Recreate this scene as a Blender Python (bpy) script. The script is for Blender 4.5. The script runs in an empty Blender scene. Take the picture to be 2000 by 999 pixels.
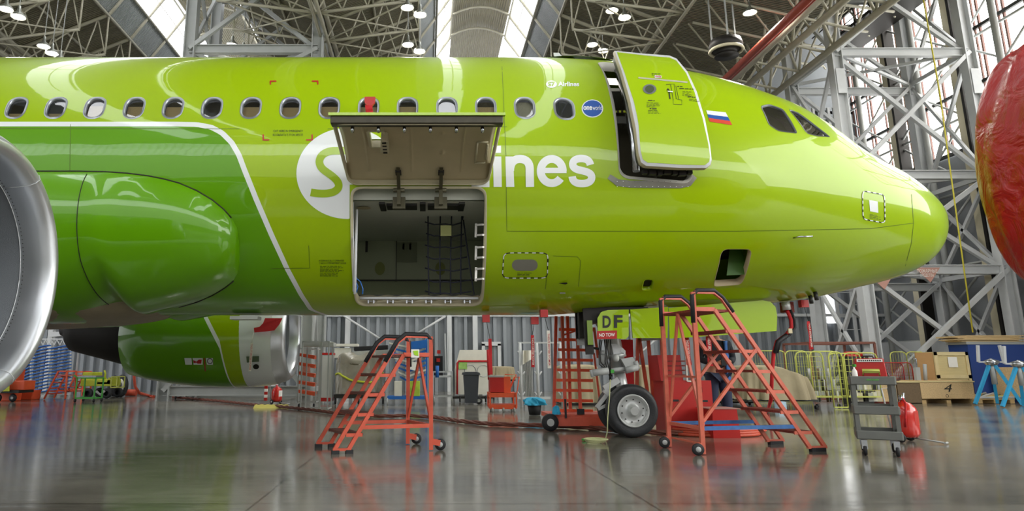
import bpy, bmesh, math, random
from mathutils import Vector, Matrix
from math import sin, cos, pi, radians, sqrt, atan2
R = random.Random(7)
S = bpy.context.scene
COL = S.collection

# ------------------------------------------------------------ camera, world, exposure
TILT = radians(12); F = 1360.0; CX = 832.0; CY = 428.0; H = 1.02
CT, ST = cos(TILT), sin(TILT)
cam = bpy.data.cameras.new('camera'); co = bpy.data.objects.new('camera', cam); COL.objects.link(co)
co.location = (0, 0, H); co.rotation_euler = (pi / 2 + TILT, 0, 0)
cam.sensor_width = 36; cam.lens = F / 2000 * 36
cam.shift_x = (1000 - CX) / 2000; cam.shift_y = -(499.5 - CY) / 2000
cam.clip_end = 300
S.camera = co
S.view_settings.view_transform = 'Standard'; S.view_settings.look = 'None'
S.view_settings.gamma = 1; S.view_settings.use_curve_mapping = False
S.view_settings.exposure = -0.2
w = bpy.data.worlds.new('world'); S.world = w; w.use_nodes = True
w.node_tree.nodes['Background'].inputs[0].default_value = (.80, .84, .90, 1)
w.node_tree.nodes['Background'].inputs[1].default_value = 1.0
GLAZE = 6.0      # daylight behind the roof and gate glazing
GATE = 7.5
BACKWIN = 4.0
def area(name, loc, rot, sx, sy, power, col=(1, 1, 1)):
    l = bpy.data.lights.new(name, 'AREA'); l.shape = 'RECTANGLE'; l.size = sx; l.size_y = sy
    l.energy = power; l.color = col
    o = bpy.data.objects.new(name, l); COL.objects.link(o); o.location = loc; o.rotation_euler = rot
    return o
# added soft fill lights just inside the closed front and left walls
area('front_fill', (-3, -11.5, 6.5), (radians(82), 0, 0), 44, 9, 1500, (1, .985, .96))
area('left_fill', (-33, 6, 7), (0, radians(-90), 0), 11, 36, 2500, (.96, .98, 1))

# ------------------------------------------------------------ projection helpers
def proj(X, Y, Z):
    dep = Y * CT + (Z - H) * ST; v = (Z - H) * CT - Y * ST
    return CX + F * X / dep, CY - F * v / dep
def at(px, py, Y):
    """point on the picture ray at world distance Y"""
    k = (CY - py) / F
    q = Y * (ST + k * CT) / (CT - k * ST)
    dep = Y * CT + q * ST
    return Vector(((px - CX) * dep / F, Y, H + q))
def gnd(px, py, z=0.0):
    k = (CY - py) / F
    Y = (z - H) * (CT - k * ST) / (ST + k * CT)
    return at(px, py, Y)

# ------------------------------------------------------------ materials
def lin(h):
    h = h.lstrip('#'); o = []
    for i in (0, 2, 4):
        c = int(h[i:i + 2], 16) / 255
        o.append(c / 12.92 if c <= .04045 else ((c + .055) / 1.055) ** 2.4)
    return o
MATS = {}
def mat(name, col, rough=.5, metal=0., coat=0., var=.12, scale=6., bump=0., bscale=40., spec=.5, rvar=.0, stretch=None):
    if name in MATS: return MATS[name]
    m = bpy.data.materials.new(name); m.use_nodes = True; nt = m.node_tree; N = nt.nodes; L = nt.links
    b = N['Principled BSDF']; c = lin(col) if isinstance(col, str) else col
    tc = N.new('ShaderNodeTexCoord'); src = tc.outputs['Object']
    if stretch:
        mp = N.new('ShaderNodeMapping'); mp.inputs['Scale'].default_value = stretch
        L.new(src, mp.inputs[0]); src = mp.outputs[0]
    nz = N.new('ShaderNodeTexNoise'); nz.inputs['Scale'].default_value = scale; nz.inputs['Detail'].default_value = 4
    L.new(src, nz.inputs[0])
    mx = N.new('ShaderNodeMix'); mx.data_type = 'RGBA'
    mx.inputs[6].default_value = [max(0, x * (1 - var)) for x in c] + [1]
    mx.inputs[7].default_value = [min(1, x * (1 + var)) for x in c] + [1]
    L.new(nz.outputs[0], mx.inputs[0]); L.new(mx.outputs[2], b.inputs['Base Color'])
    b.inputs['Roughness'].default_value = rough; b.inputs['Metallic'].default_value = metal
    b.inputs['Coat Weight'].default_value = coat; b.inputs['Coat Roughness'].default_value = .04
    b.inputs['Specular IOR Level'].default_value = spec
    if rvar:
        mr = N.new('ShaderNodeMapRange'); mr.inputs[3].default_value = rough - rvar; mr.inputs[4].default_value = rough + rvar
        mr.inputs[1].default_value = .3; mr.inputs[2].default_value = .7
        L.new(nz.outputs[0], mr.inputs[0]); L.new(mr.outputs[0], b.inputs['Roughness'])
    if bump:
        n2 = N.new('ShaderNodeTexNoise'); n2.inputs['Scale'].default_value = bscale; L.new(src, n2.inputs[0])
        bp = N.new('ShaderNodeBump'); bp.inputs['Strength'].default_value = bump; bp.inputs['Distance'].default_value = .02
        L.new(n2.outputs[0], bp.inputs['Height']); L.new(bp.outputs[0], b.inputs['Normal'])
    MATS[name] = m; return m
def emis(name, col, strength):
    if name in MATS: return MATS[name]
    m = mat(name, col, .6); b = m.node_tree.nodes['Principled BSDF']
    b.inputs['Emission Color'].default_value = lin(col) + [1]; b.inputs['Emission Strength'].default_value = strength
    return m
def glazing(name, strength, sx, axis='X'):
    """translucent daylight sheets: bright with thin darker ribs"""
    m = bpy.data.materials.new(name); m.use_nodes = True; nt = m.node_tree; N = nt.nodes; L = nt.links
    b = N['Principled BSDF']; b.inputs['Base Color'].default_value = (.7, .72, .72, 1); b.inputs['Roughness'].default_value = .5
    tc = N.new('ShaderNodeTexCoord'); wv = N.new('ShaderNodeTexWave'); wv.bands_direction = axis; wv.inputs['Scale'].default_value = sx
    L.new(tc.outputs['Object'], wv.inputs[0])
    r = N.new('ShaderNodeValToRGB'); r.color_ramp.elements[0].color = (.45, .45, .44, 1); r.color_ramp.elements[1].color = (.93, .95, 1, 1)
    r.color_ramp.elements[0].position = .0; r.color_ramp.elements[1].position = .25
    L.new(wv.outputs[0], r.inputs[0]); L.new(r.outputs[0], b.inputs['Emission Color'])
    b.inputs['Emission Strength'].default_value = strength
    return m
def corrugated(name, col, sx, axis='X', depth=.05, rough=.5, col2=None):
    m = bpy.data.materials.new(name); m.use_nodes = True; nt = m.node_tree; N = nt.nodes; L = nt.links
    b = N['Principled BSDF']; b.inputs['Roughness'].default_value = rough
    tc = N.new('ShaderNodeTexCoord'); wv = N.new('ShaderNodeTexWave'); wv.bands_direction = axis; wv.inputs['Scale'].default_value = sx
    L.new(tc.outputs['Object'], wv.inputs[0])
    nz = N.new('ShaderNodeTexNoise'); nz.inputs['Scale'].default_value = .8; L.new(tc.outputs['Object'], nz.inputs[0])
    c = lin(col); mx = N.new('ShaderNodeMix'); mx.data_type = 'RGBA'
    mx.inputs[6].default_value = [x * .8 for x in c] + [1]; mx.inputs[7].default_value = [x * 1.2 for x in c] + [1]
    L.new(nz.outputs[0], mx.inputs[0]); L.new(mx.outputs[2], b.inputs['Base Color'])
    bp = N.new('ShaderNodeBump'); bp.inputs['Strength'].default_value = 1; bp.inputs['Distance'].default_value = depth
    L.new(wv.outputs[0], bp.inputs['Height']); L.new(bp.outputs[0], b.inputs['Normal'])
    return m
LIME = lin('95b300'); GREEN = lin('5b9404'); WHITE = lin('dfe2e2')
def livery(name, third=False):
    m = bpy.data.materials.new(name); m.use_nodes = True; nt = m.node_tree; N = nt.nodes; L = nt.links
    b = N['Principled BSDF']
    a = N.new('ShaderNodeAttribute'); a.attribute_name = 'livery'
    mr = N.new('ShaderNodeMapRange'); mr.inputs[1].default_value = -1; mr.inputs[2].default_value = 1
    L.new(a.outputs['Fac'], mr.inputs[0])
    r = N.new('ShaderNodeValToRGB'); cr = r.color_ramp; cr.interpolation = 'CONSTANT'
    cr.elements[0].position = 0; cr.elements[0].color = GREEN + [1]
    cr.elements[1].position = .482; cr.elements[1].color = WHITE + [1]
    e = cr.elements.new(.518); e.color = LIME + [1]
    if third:
        e = cr.elements.new(.9); e.color = WHITE + [1]
    L.new(mr.outputs[0], r.inputs[0])
    tc = N.new('ShaderNodeTexCoord'); nz = N.new('ShaderNodeTexNoise'); nz.inputs['Scale'].default_value = 1.3; nz.inputs['Detail'].default_value = 6
    L.new(tc.outputs['Object'], nz.inputs[0])
    mx = N.new('ShaderNodeMix'); mx.data_type = 'RGBA'; mx.blend_type = 'MULTIPLY'; mx.inputs[0].default_value = 1
    r2 = N.new('ShaderNodeMapRange'); r2.inputs[3].default_value = .93; r2.inputs[4].default_value = 1.04
    L.new(nz.outputs[0], r2.inputs[0]); L.new(r.outputs[0], mx.inputs[6]); L.new(r2.outputs[0], mx.inputs[7])
    L.new(mx.outputs[2], b.inputs['Base Color'])
    b.inputs['Specular IOR Level'].default_value = .15; b.inputs['Roughness'].default_value = .32; b.inputs['Coat Weight'].default_value = .7; b.inputs['Coat Roughness'].default_value = .03
    # faint skin ripple
    mp = N.new('ShaderNodeMapping'); mp.inputs['Scale'].default_value = (.5, .5, 3); L.new(tc.outputs['Object'], mp.inputs[0])
    n3 = N.new('ShaderNodeTexNoise'); n3.inputs['Scale'].default_value = 1.6; L.new(mp.outputs[0], n3.inputs[0])
    bp = N.new('ShaderNodeBump'); bp.inputs['Strength'].default_value = .06; bp.inputs['Distance'].default_value = .05
    L.new(n3.outputs[0], bp.inputs['Height']); L.new(bp.outputs[0], b.inputs['Coat Normal'])
    return m
M_LIV = livery('green airliner paint'); M_COWL = livery('engine cowl paint', True)
def paint(name, c, **k): return mat(name, c, rough=.32, spec=.2, coat=.8, var=.05, scale=1.5, **k)
M_LIME = paint('lime paint', '95b300'); M_GREEN = paint('mid green paint', '5b9404'); M_WHITE = paint('white paint', 'dfe2e2')
M_OR = mat('orange red painted steel', 'c4523a', .42, var=.22, scale=9, rvar=.12)
M_OR2 = mat('bright orange painted steel', 'd9552e', .42, var=.15, scale=5)
M_RED = mat('red painted sheet steel', 'b01f1a', .38, var=.12, scale=3)
M_REDF = mat('red fabric', 'b3161c', .75, var=.2, scale=30)
M_DRED = mat('dark red worn tread', '7c2a20', .6, var=.35, scale=40, bump=.6, bscale=60)
M_TREAD = mat('worn checker tread', '5a332a', .5, var=.4, scale=50, bump=1, bscale=70)
M_BLK = mat('black rubber', '17171a', .65, var=.3, scale=20)
M_TYRE = mat('tyre rubber', '202225', .55, var=.25, scale=14, bump=.2)
M_DARK = mat('dark metal', '2b2b28', .5, .4, var=.3)
M_VDARK = mat('very dark metal', '211d19', .55, .3, var=.3)
M_STEEL = mat('grey painted steel', 'a3a5a3', .45, var=.12, scale=3)
M_LSTEEL = mat('light grey painted steel', 'bfc1c2', .42, var=.1, scale=3)
M_BSTEEL = mat('warm grey roof steel', 'b0ab98', .5, var=.15, scale=2)
M_BEIGE = mat('beige column paint', 'c9c0a4', .5, var=.12, scale=2)
M_CHROME = mat('bare aluminium', 'b9bcc0', .22, 1, var=.06, scale=3)
M_LIP = mat('polished intake lip', 'cfd2d6', .36, .9, var=.1, scale=2.2, rvar=.06)
M_LINER = mat('grey intake liner', '7d8186', .5, .2, var=.08, scale=3, bump=.3, bscale=260)
M_SILV = mat('silver gear enamel', 'b4b6b4', .35, .35, var=.15, scale=12)
M_GREY = mat('mid grey plastic', '62645f', .5, var=.12, scale=6)
M_LGREY = mat('light grey enamel', 'b6b7b2', .45, var=.1)
M_TAN = mat('beige primer lining', 'b5a886', .5, var=.12, scale=4)
M_TAN2 = mat('pale primer frame', 'bdb597', .45, var=.12, scale=6)
M_SEAL = mat('pale rubber seal', 'b3a78d', .6, var=.1)
M_HOLDG = mat('grey green hold lining', '99a080', .5, var=.1, scale=2)
M_HOLDC = mat('grey hold ceiling', 'c4c7ba', .45, var=.1, scale=2)
M_BLUE = mat('blue painted steel', '1f66b8', .45, var=.2, scale=5)
M_CYAN = mat('cyan blue painted steel', '2f9fd0', .4, var=.15, scale=5)
M_NAVY = mat('blue container steel', '1f3f86', .5, var=.12, scale=2)
M_YEL = mat('yellow green painted wire', 'bdc25c', .45, var=.12)
M_YEL2 = mat('yellow green painted steel', 'b5bd2b', .45, var=.2)
M_GRN = mat('green painted tube', '3d9a35', .45, var=.15)
M_OSB = mat('oriented strand board', 'c9ab7d', .7, var=.35, scale=30, bump=.3)
M_PLY = mat('pale plywood', 'd0bf8c', .65, var=.12, scale=4, stretch=(1, 1, 8))
M_WOOD = mat('raw timber', 'b99b6b', .7, var=.3, scale=6, stretch=(1, 8, 8))
M_OSBD = mat('dark brown board', '6d5a42', .75, var=.3, scale=25)
M_TARP = mat('beige tarpaulin', '9a8e72', .8, var=.22, scale=3, bump=.5, bscale=5)
M_CANV = mat('white canvas sheet', 'd8d5c9', .8, var=.1)
M_PAPER = mat('white paper', 'eceae4', .7, var=.04)
M_INK = mat('black ink', '16180f', .5, var=.1)
M_REDP = mat('red marking paint', 'b01c22', .4, var=.05)
M_BLUEP = mat('blue marking paint', '1c4f9e', .35, coat=.6, var=.05)
M_ROPE = mat('brown rubber cable', '6d3a2c', .6, var=.3, scale=20)
M_RCAB = mat('orange red cable', 'c04a30', .5, var=.2, scale=20)
M_CORD = mat('pale cord', 'b9bb8a', .7, var=.2)
M_SKIN = mat('skin', 'c08a6c', .55, var=.06)
M_CLOTH = mat('dark navy workwear', '1d2029', .8, var=.25, scale=12)
M_CLOTH2 = mat('blue workwear', '2d5f9e', .8, var=.2, scale=12)
M_HAIR = mat('dark hair', '2a2018', .6, var=.3)
M_RAG = mat('cyan cloth', '2a9cc4', .8, var=.3, scale=12)
M_BIN = mat('dark grey plastic', '3c4048', .5, var=.08)
M_LAMP = emis('lamp glow', 'fff8e8', 14)
M_SHADE = mat('lamp aluminium', 'a6a8a0', .3, .8)
M_PLANK = mat('sheet timber', 'c8ae80', .7, var=.25, scale=4, stretch=(1, 6, 20))

# ------------------------------------------------------------ mesh builder
class MB:
    def __init__(s): s.v = []; s.f = []; s.mi = []; s.cur = 0; s.sm = []; s.smooth = False
    def add(s, vs, fs, smooth=None):
        n = len(s.v); s.v += [tuple(v) for v in vs]
        for f in fs:
            s.f.append([n + i for i in f]); s.mi.append(s.cur); s.sm.append(s.smooth if smooth is None else smooth)
    def box(s, c, d, rz=0, M=None):
        x, y, z = d[0] / 2, d[1] / 2, d[2] / 2
        vs = [Vector((i, j, k)) for i in (-x, x) for j in (-y, y) for k in (-z, z)]
        if rz: m = Matrix.Rotation(rz, 3, 'Z'); vs = [m @ v for v in vs]
        if M: vs = [M @ v for v in vs]
        c = Vector(c); s.add([v + c for v in vs], [(0, 1, 3, 2), (4, 6, 7, 5), (0, 4, 5, 1), (2, 3, 7, 6), (0, 2, 6, 4), (1, 5, 7, 3)], False)
        return s
    def bar(s, p, q, w=.04, h=None, up=(0, 0, 1)):
        h = h or w; p = Vector(p); q = Vector(q); d = q - p
        if d.length < 1e-6: return s
        d.normalize(); u = Vector(up)
        if abs(d.dot(u)) > .98: u = Vector((0, 1, 0))
        a = d.cross(u).normalized(); b = a.cross(d)
        vs = []
        for e in (p, q):
            for i, j in ((-1, -1), (1, -1), (1, 1), (-1, 1)): vs.append(e + a * i * w / 2 + b * j * h / 2)
        s.add(vs, [(3, 2, 1, 0), (4, 5, 6, 7), (0, 1, 5, 4), (1, 2, 6, 5), (2, 3, 7, 6), (3, 0, 4, 7)], False)
        return s
    def ibeam(s, p, q, w=.3, h=.3, t=.03, up=(0, 0, 1)):
        p = Vector(p); q = Vector(q); d = (q - p).normalized(); u = Vector(up)
        if abs(d.dot(u)) > .98: u = Vector((0, 1, 0))
        a = d.cross(u).normalized(); b = a.cross(d)
        s.bar(p, q, t, h, u)
        for k in (-1, 1): s.bar(p + b * k * h / 2, q + b * k * h / 2, w, t, u)
        return s
    def tube(s, pts, r, n=8, cap=True, rr=None):
        pts = [Vector(p) for p in pts]; rings = []
        t0 = None
        for i, p in enumerate(pts):
            d = (pts[min(i + 1, len(pts) - 1)] - pts[max(i - 1, 0)])
            if d.length < 1e-7: d = Vector((0, 0, 1))
            d.normalize()
            if t0 is None:
                u = Vector((0, 0, 1)) if abs(d.z) < .9 else Vector((1, 0, 0))
                a = d.cross(u).normalized()
            else:
                a = (a - d * a.dot(d)); a.normalize()
            t0 = d; b = d.cross(a); ri = rr[i] if rr else r
            rings.append([p + a * cos(2 * pi * k / n) * ri + b * sin(2 * pi * k / n) * ri for k in range(n)])
        vs = [v for g in rings for v in g]; fs = []
        for i in range(len(rings) - 1):
            for k in range(n): fs.append((i * n + k, i * n + (k + 1) % n, (i + 1) * n + (k + 1) % n, (i + 1) * n + k))
        m = len(s.v); s.add(vs, fs, True)
        if cap: s.add([], [], False); s.f += [[m + k for k in range(n)][::-1], [m + (len(rings) - 1) * n + k for k in range(n)]]; s.mi += [s.cur] * 2; s.sm += [False] * 2
        return s
    def lathe(s, prof, o, axis='Z', n=32, a0=0, a1=2 * pi, smooth=True, sx=1., sy=1.):
        """prof: list of (r, t); axis direction t"""
        o = Vector(o); full = abs(a1 - a0 - 2 * pi) < 1e-6; m = n if full else n + 1; vs = []
        for r, t in prof:
            for k in range(m):
                g = a0 + (a1 - a0) * k / n; x, y = r * cos(g) * sx, r * sin(g) * sy
                vs.append(o + (Vector((x, y, t)) if axis == 'Z' else Vector((t, x, y)) if axis == 'X' else Vector((x, t, y))))
        fs = []
        for i in range(len(prof) - 1):
            for k in range(n):
                k2 = (k + 1) % m
                fs.append((i * m + k, i * m + k2, (i + 1) * m + k2, (i + 1) * m + k))
        s.add(vs, fs, smooth); return s
    def cyl(s, p, q, r, n=12, smooth=True): return s.tube([p, q], r, n)
    def sheet(s, fn, nu, nv, smooth=True):
        vs = [fn(i / nu, j / nv) for i in range(nu + 1) for j in range(nv + 1)]; fs = []
        for i in range(nu):
            for j in range(nv): a = i * (nv + 1) + j; fs.append((a, a + nv + 1, a + nv + 2, a + 1))
        s.add(vs, fs, smooth); return s
    def prism(s, poly, off):
        """polygon of 3D points pushed along off"""
        off = Vector(off); n = len(poly); vs = [Vector(p) for p in poly] + [Vector(p) + off for p in poly]
        s.add(vs, [tuple(range(n))[::-1], tuple(range(n, 2 * n))] + [(i, (i + 1) % n, n + (i + 1) % n, n + i) for i in range(n)], False)
        return s
    def build(s, name, m=None, parent=None, loc=None, bevel=0, fixn=True):
        me = bpy.data.meshes.new(name)
        org = Vector(loc) if loc is not None else Vector((0, 0, 0))
        me.from_pydata([tuple(Vector(v) - org) for v in s.v], [], s.f)
        ms = m if isinstance(m, (list, tuple)) else [m]
        for x in ms: me.materials.append(x)
        me.polygons.foreach_set('material_index', s.mi); me.polygons.foreach_set('use_smooth', s.sm)
        if fixn:
            b = bmesh.new(); b.from_mesh(me); bmesh.ops.recalc_face_normals(b, faces=b.faces); b.to_mesh(me); b.free()
        me.update()
        o = bpy.data.objects.new(name, me); COL.objects.link(o); o.location = org
        if bevel:
            bv = o.modifiers.new('b', 'BEVEL'); bv.width = bevel; bv.segments = 2; bv.limit_method = 'ANGLE'
        return o
def wmat(o):
    m = Matrix.Translation(o.location) @ o.rotation_euler.to_matrix().to_4x4()
    return wmat(o.parent) @ m if o.parent else m
def tag(o, label=None, cat=None, group=None, kind=None):
    if label: o['label'] = label
    if cat: o['category'] = cat
    if group: o['group'] = group
    if kind: o['kind'] = kind
    return o
def thing(name, label, cat, loc=(0, 0, 0), rz=0, group=None):
    o = bpy.data.objects.new(name, None); COL.objects.link(o); o.location = loc; o.rotation_euler = (0, 0, rz); o.empty_display_size = .1
    return tag(o, label, cat, group)
def part(mb, name, m, parent, label=None):
    """geometry given in the parent's local frame"""
    me_o = mb.build(name, m); me_o.parent = parent
    if label: me_o['label'] = label
    return me_o
def wpart(mb, name, m, parent, label=None, **k):
    """geometry given in world coordinates"""
    iv = wmat(parent).inverted(); mb.v = [tuple(iv @ Vector(v)) for v in mb.v]
    o = mb.build(name, m, **k); o.parent = parent
    if label: o['label'] = label
    return o
def struct(name, mb, m):
    o = mb.build(name, m); o['kind'] = 'structure'; return o
def sp(v, e): return math.copysign(abs(v) ** e, v)
def dup(root, loc, rz=None, label=None, group=None):
    r = root.copy(); COL.objects.link(r); r.location = loc
    if rz is not None: r.rotation_euler = (0, 0, rz)
    if label: r['label'] = label
    if group: r['group'] = group
    for ch in root.children:
        c = ch.copy(); COL.objects.link(c); c.parent = r
        for g in ch.children:
            d = g.copy(); COL.objects.link(d); d.parent = c
    return r
def text2d(s, bold=.0, shear=0., spacing=1.):
    c = bpy.data.curves.new('t', 'FONT'); c.body = s; c.offset = bold; c.shear = shear; c.space_character = spacing; c.resolution_u = 4
    o = bpy.data.objects.new('t', c); COL.objects.link(o)
    dg = bpy.context.evaluated_depsgraph_get(); me = bpy.data.meshes.new_from_object(o.evaluated_get(dg))
    vs = [(v.co.x, v.co.y) for v in me.vertices]; fs = [list(p.vertices) for p in me.polygons]
    bpy.data.objects.remove(o); bpy.data.curves.remove(c); bpy.data.meshes.remove(me)
    x0 = min(v[0] for v in vs); x1 = max(v[0] for v in vs); y0 = min(v[1] for v in vs); y1 = max(v[1] for v in vs)
    return [((x - x0) / (x1 - x0), (y - y0) / (y1 - y0)) for x, y in vs], fs
def flat_text(s, o, ux, uy, m, name, parent, bold=.02):
    """text on a plane: origin o, full-width vector ux, full-height vector uy"""
    vs, fs = text2d(s, bold); b = MB(); o = Vector(o); ux = Vector(ux); uy = Vector(uy)
    b.add([o + ux * x + uy * y for x, y in vs], fs, False)
    x = b.build(name, m, fixn=False); x.parent = parent; return x
# ------------------------------------------------------------ the hangar
XR = 19.8; YB = 30.5; XL = -36.0; YF = -13.0
# floor
fm = bpy.data.materials.new('polished hangar concrete'); fm.use_nodes = True
nt = fm.node_tree; N = nt.nodes; L = nt.links; b = N['Principled BSDF']
tc = N.new('ShaderNodeTexCoord')
def nz(scale, det=5, st=None):
    n = N.new('ShaderNodeTexNoise'); n.inputs['Scale'].default_value = scale; n.inputs['Detail'].default_value = det
    if st:
        mp = N.new('ShaderNodeMapping'); mp.inputs['Scale'].default_value = st; L.new(tc.outputs['Object'], mp.inputs[0]); L.new(mp.outputs[0], n.inputs[0])
    else: L.new(tc.outputs['Object'], n.inputs[0])
    return n
a1 = nz(.6, 8, (.6, 1.4, 1)); a2 = nz(5, 6)
r = N.new('ShaderNodeValToRGB'); r.color_ramp.elements[0].position = .32; r.color_ramp.elements[1].position = .7
r.color_ramp.elements[0].color = lin('57534b') + [1]; r.color_ramp.elements[1].color = lin('8f8a7e') + [1]
ad = N.new('ShaderNodeMath'); ad.operation = 'MULTIPLY_ADD'; ad.inputs[1].default_value = .35; L.new(a2.outputs[0], ad.inputs[0])
m2 = N.new('ShaderNodeMath'); m2.operation = 'MULTIPLY'; m2.inputs[1].default_value = .65; L.new(a1.outputs[0], m2.inputs[0]); L.new(m2.outputs[0], ad.inputs[2])
L.new(ad.outputs[0], r.inputs[0])
bk = N.new('ShaderNodeTexBrick'); bk.offset = 0; bk.inputs['Scale'].default_value = 1; bk.inputs['Brick Width'].default_value = 3; bk.inputs['Row Height'].default_value = 6
bk.inputs['Mortar Size'].default_value = .013; bk.inputs['Mortar Smooth'].default_value = .2
bk.inputs['Color1'].default_value = (1, 1, 1, 1); bk.inputs['Color2'].default_value = (.9, .9, .9, 1); bk.inputs['Mortar'].default_value = (.35, .34, .3, 1)
mp = N.new('ShaderNodeMapping'); mp.inputs['Rotation'].default_value = (0, 0, 0); mp.inputs['Location'].default_value = (1.3, .37, 0)
L.new(tc.outputs['Object'], mp.inputs[0]); L.new(mp.outputs[0], bk.inputs[0])
mx = N.new('ShaderNodeMix'); mx.data_type = 'RGBA'; mx.blend_type = 'MULTIPLY'; mx.inputs[0].default_value = 1
L.new(r.outputs[0], mx.inputs[6]); L.new(bk.outputs[0], mx.inputs[7]); L.new(mx.outputs[2], b.inputs['Base Color'])
rr = N.new('ShaderNodeMapRange'); rr.inputs[1].default_value = .3; rr.inputs[2].default_value = .75; rr.inputs[3].default_value = .10; rr.inputs[4].default_value = .22
L.new(a1.outputs[0], rr.inputs[0]); L.new(rr.outputs[0], b.inputs['Roughness'])
b.inputs['Specular IOR Level'].default_value = .75
b.inputs['Coat Weight'].default_value = .35; b.inputs['Coat Roughness'].default_value = .11
a3 = nz(3, 4, (.35, 1.6, 1)); bp = N.new('ShaderNodeBump'); bp.inputs['Strength'].default_value = .3; bp.inputs['Distance'].default_value = .01
L.new(a3.outputs[0], bp.inputs['Height']); L.new(bp.outputs[0], b.inputs['Normal'])
m = MB(); m.box(((XL + XR) / 2, (YB + YF) / 2, -.15), (XR - XL + 1, YB - YF + 1, .3)); struct('floor', m, fm)
# back wall: trapezoidal sheets modelled
M_WALL = mat('grey ribbed cladding', '84898e', .45, var=.1, scale=1.2)
m = MB(); P = .42; x = XL; pts = []
while x < XR:
    pts += [(x, 0), (x + .24, 0), (x + .26, -.2), (x + .40, -.2)]; x += P
vs = []; fs = []
for i, (x, dy) in enumerate(pts): vs += [(x, YB + dy, 0), (x, YB + dy, 12.6)]
for i in range(len(pts) - 1): fs.append((2 * i, 2 * i + 2, 2 * i + 3, 2 * i + 1))
m.add(vs, fs, False); struct('wall_back', m, M_WALL)
m = MB()
for x in (-21, -16, -11.2, -6.4, -3.35, 1.0, 2.1, 8.2, 13.2): m.ibeam((x, YB - .35, 0), (x, YB - .35, 12.6), .2, .25, .02, (0, 1, 0))
for z in (3.2, 6.5): m.bar((XL, YB - .26, z), (XR, YB - .26, z), .08, .12)
struct('trim_1', m, M_LSTEEL)
m = MB(); m.box((-8, 38, 15), (60, .2, 6)); struct('wall_upper', m, M_WALL)
m = MB(); m.box((-8, 34.3, 12.5), (60, 7.8, .15)); struct('roof_slab', m, M_WALL)
m = MB(); m.box((16.6, YB, 15), (8, .2, 6)); struct('wall_upper', m, M_WALL)
# front wall behind the camera: lower cladding, window band
M_WALLF = corrugated('front wall cladding', '7c7f7c', 6)
m = MB(); m.box((0, YF, 4.5), (80, .2, 9)); m.box((0, YF, 14.4), (80, .2, 3.2)); struct('wall_front', m, M_WALLF)
m = MB(); m.box((0, YF, 10.9), (80, .1, 3.8)); struct('window_1', m, glazing('front window daylight', BACKWIN, .8))
m = MB(); m.box((XL, (YB + YF) / 2, 8), (.2, YB - YF, 16)); struct('wall_left', m, M_WALLF)
# roof: gabled bays of 11.9 m with raised monitors on the ridges
ROOF = corrugated('brown grey roof deck', '8f886f', 3.2, 'Y', .12)
VAULT = corrugated('vault sheet', '8f8768', 3.4, 'X', .12)
GBAND = corrugated('grey monitor cladding', 'a2a7a4', 4.0, 'Y', .08)
GLZ = glazing('roof glazing daylight', GLAZE, 1.6, 'Y')
PER = 11.9; X0 = 2.44; ZV = 12.9; ZR = 14.3; HW = 2.7
def ridge(k): return X0 + k * PER
md, mv, mg, mz = MB(), MB(), MB(), MB()
y0, y1 = YF, 38.0
for k in (-3, -2, -1, 0):
    c = ridge(k)
    for s in (-1, 1):
        if k == 0 and s == 1:
            md.add([(c + HW, y0, ZR), (c + HW, y1, ZR), (13.2, y1, ZV - .3), (13.2, y0, ZV - .3)], [(0, 1, 2, 3)], False)
        else:
            md.add([(c + s * HW, y0, ZR), (c + s * HW, y1, ZR), (c + s * PER / 2, y1, ZV), (c + s * PER / 2, y0, ZV)], [(0, 1, 2, 3)], False)
        mg.add([(c + s * HW, y0, ZR), (c + s * HW, y1, ZR), (c + s * 2.05, y1, 15.2), (c + s * 2.05, y0, 15.2)], [(0, 1, 2, 3)], False)
        mz.add([(c + s * 2.05, y0, 15.2), (c + s * 2.05, y1, 15.2), (c + s * 1.25, y1, 16.5), (c + s * 1.25, y0, 16.5)], [(0, 1, 2, 3)], False)
    n = 8
    for i in range(n):
        g0 = -1 + 2 * i / n; g1 = -1 + 2 * (i + 1) / n
        mv.add([(c + g * 1.25, y, 16.5 + .45 * (1 - g * g)) for g in (g0, g1) for y in (y0, y1)], [(0, 1, 3, 2)], True)
struct('ceiling', md, ROOF); struct('roof_slab', mg, GBAND); struct('roof_slab', mv, VAULT)
o = struct('window_2', mz, GLZ)
# gate bay, higher roof
m = MB(); m.add([(13.2, y0, 17.4), (13.2, y1, 17.4), (XR + .5, y1, 17.4), (XR + .5, y0, 17.4)], [(0, 1, 2, 3)], False)
m.add([(13.2, y0, ZV - .3), (13.2, y1, ZV - .3), (13.2, y1, 17.4), (13.2, y0, 17.4)], [(0, 1, 2, 3)], False)
struct('roof_slab', m, ROOF)
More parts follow.
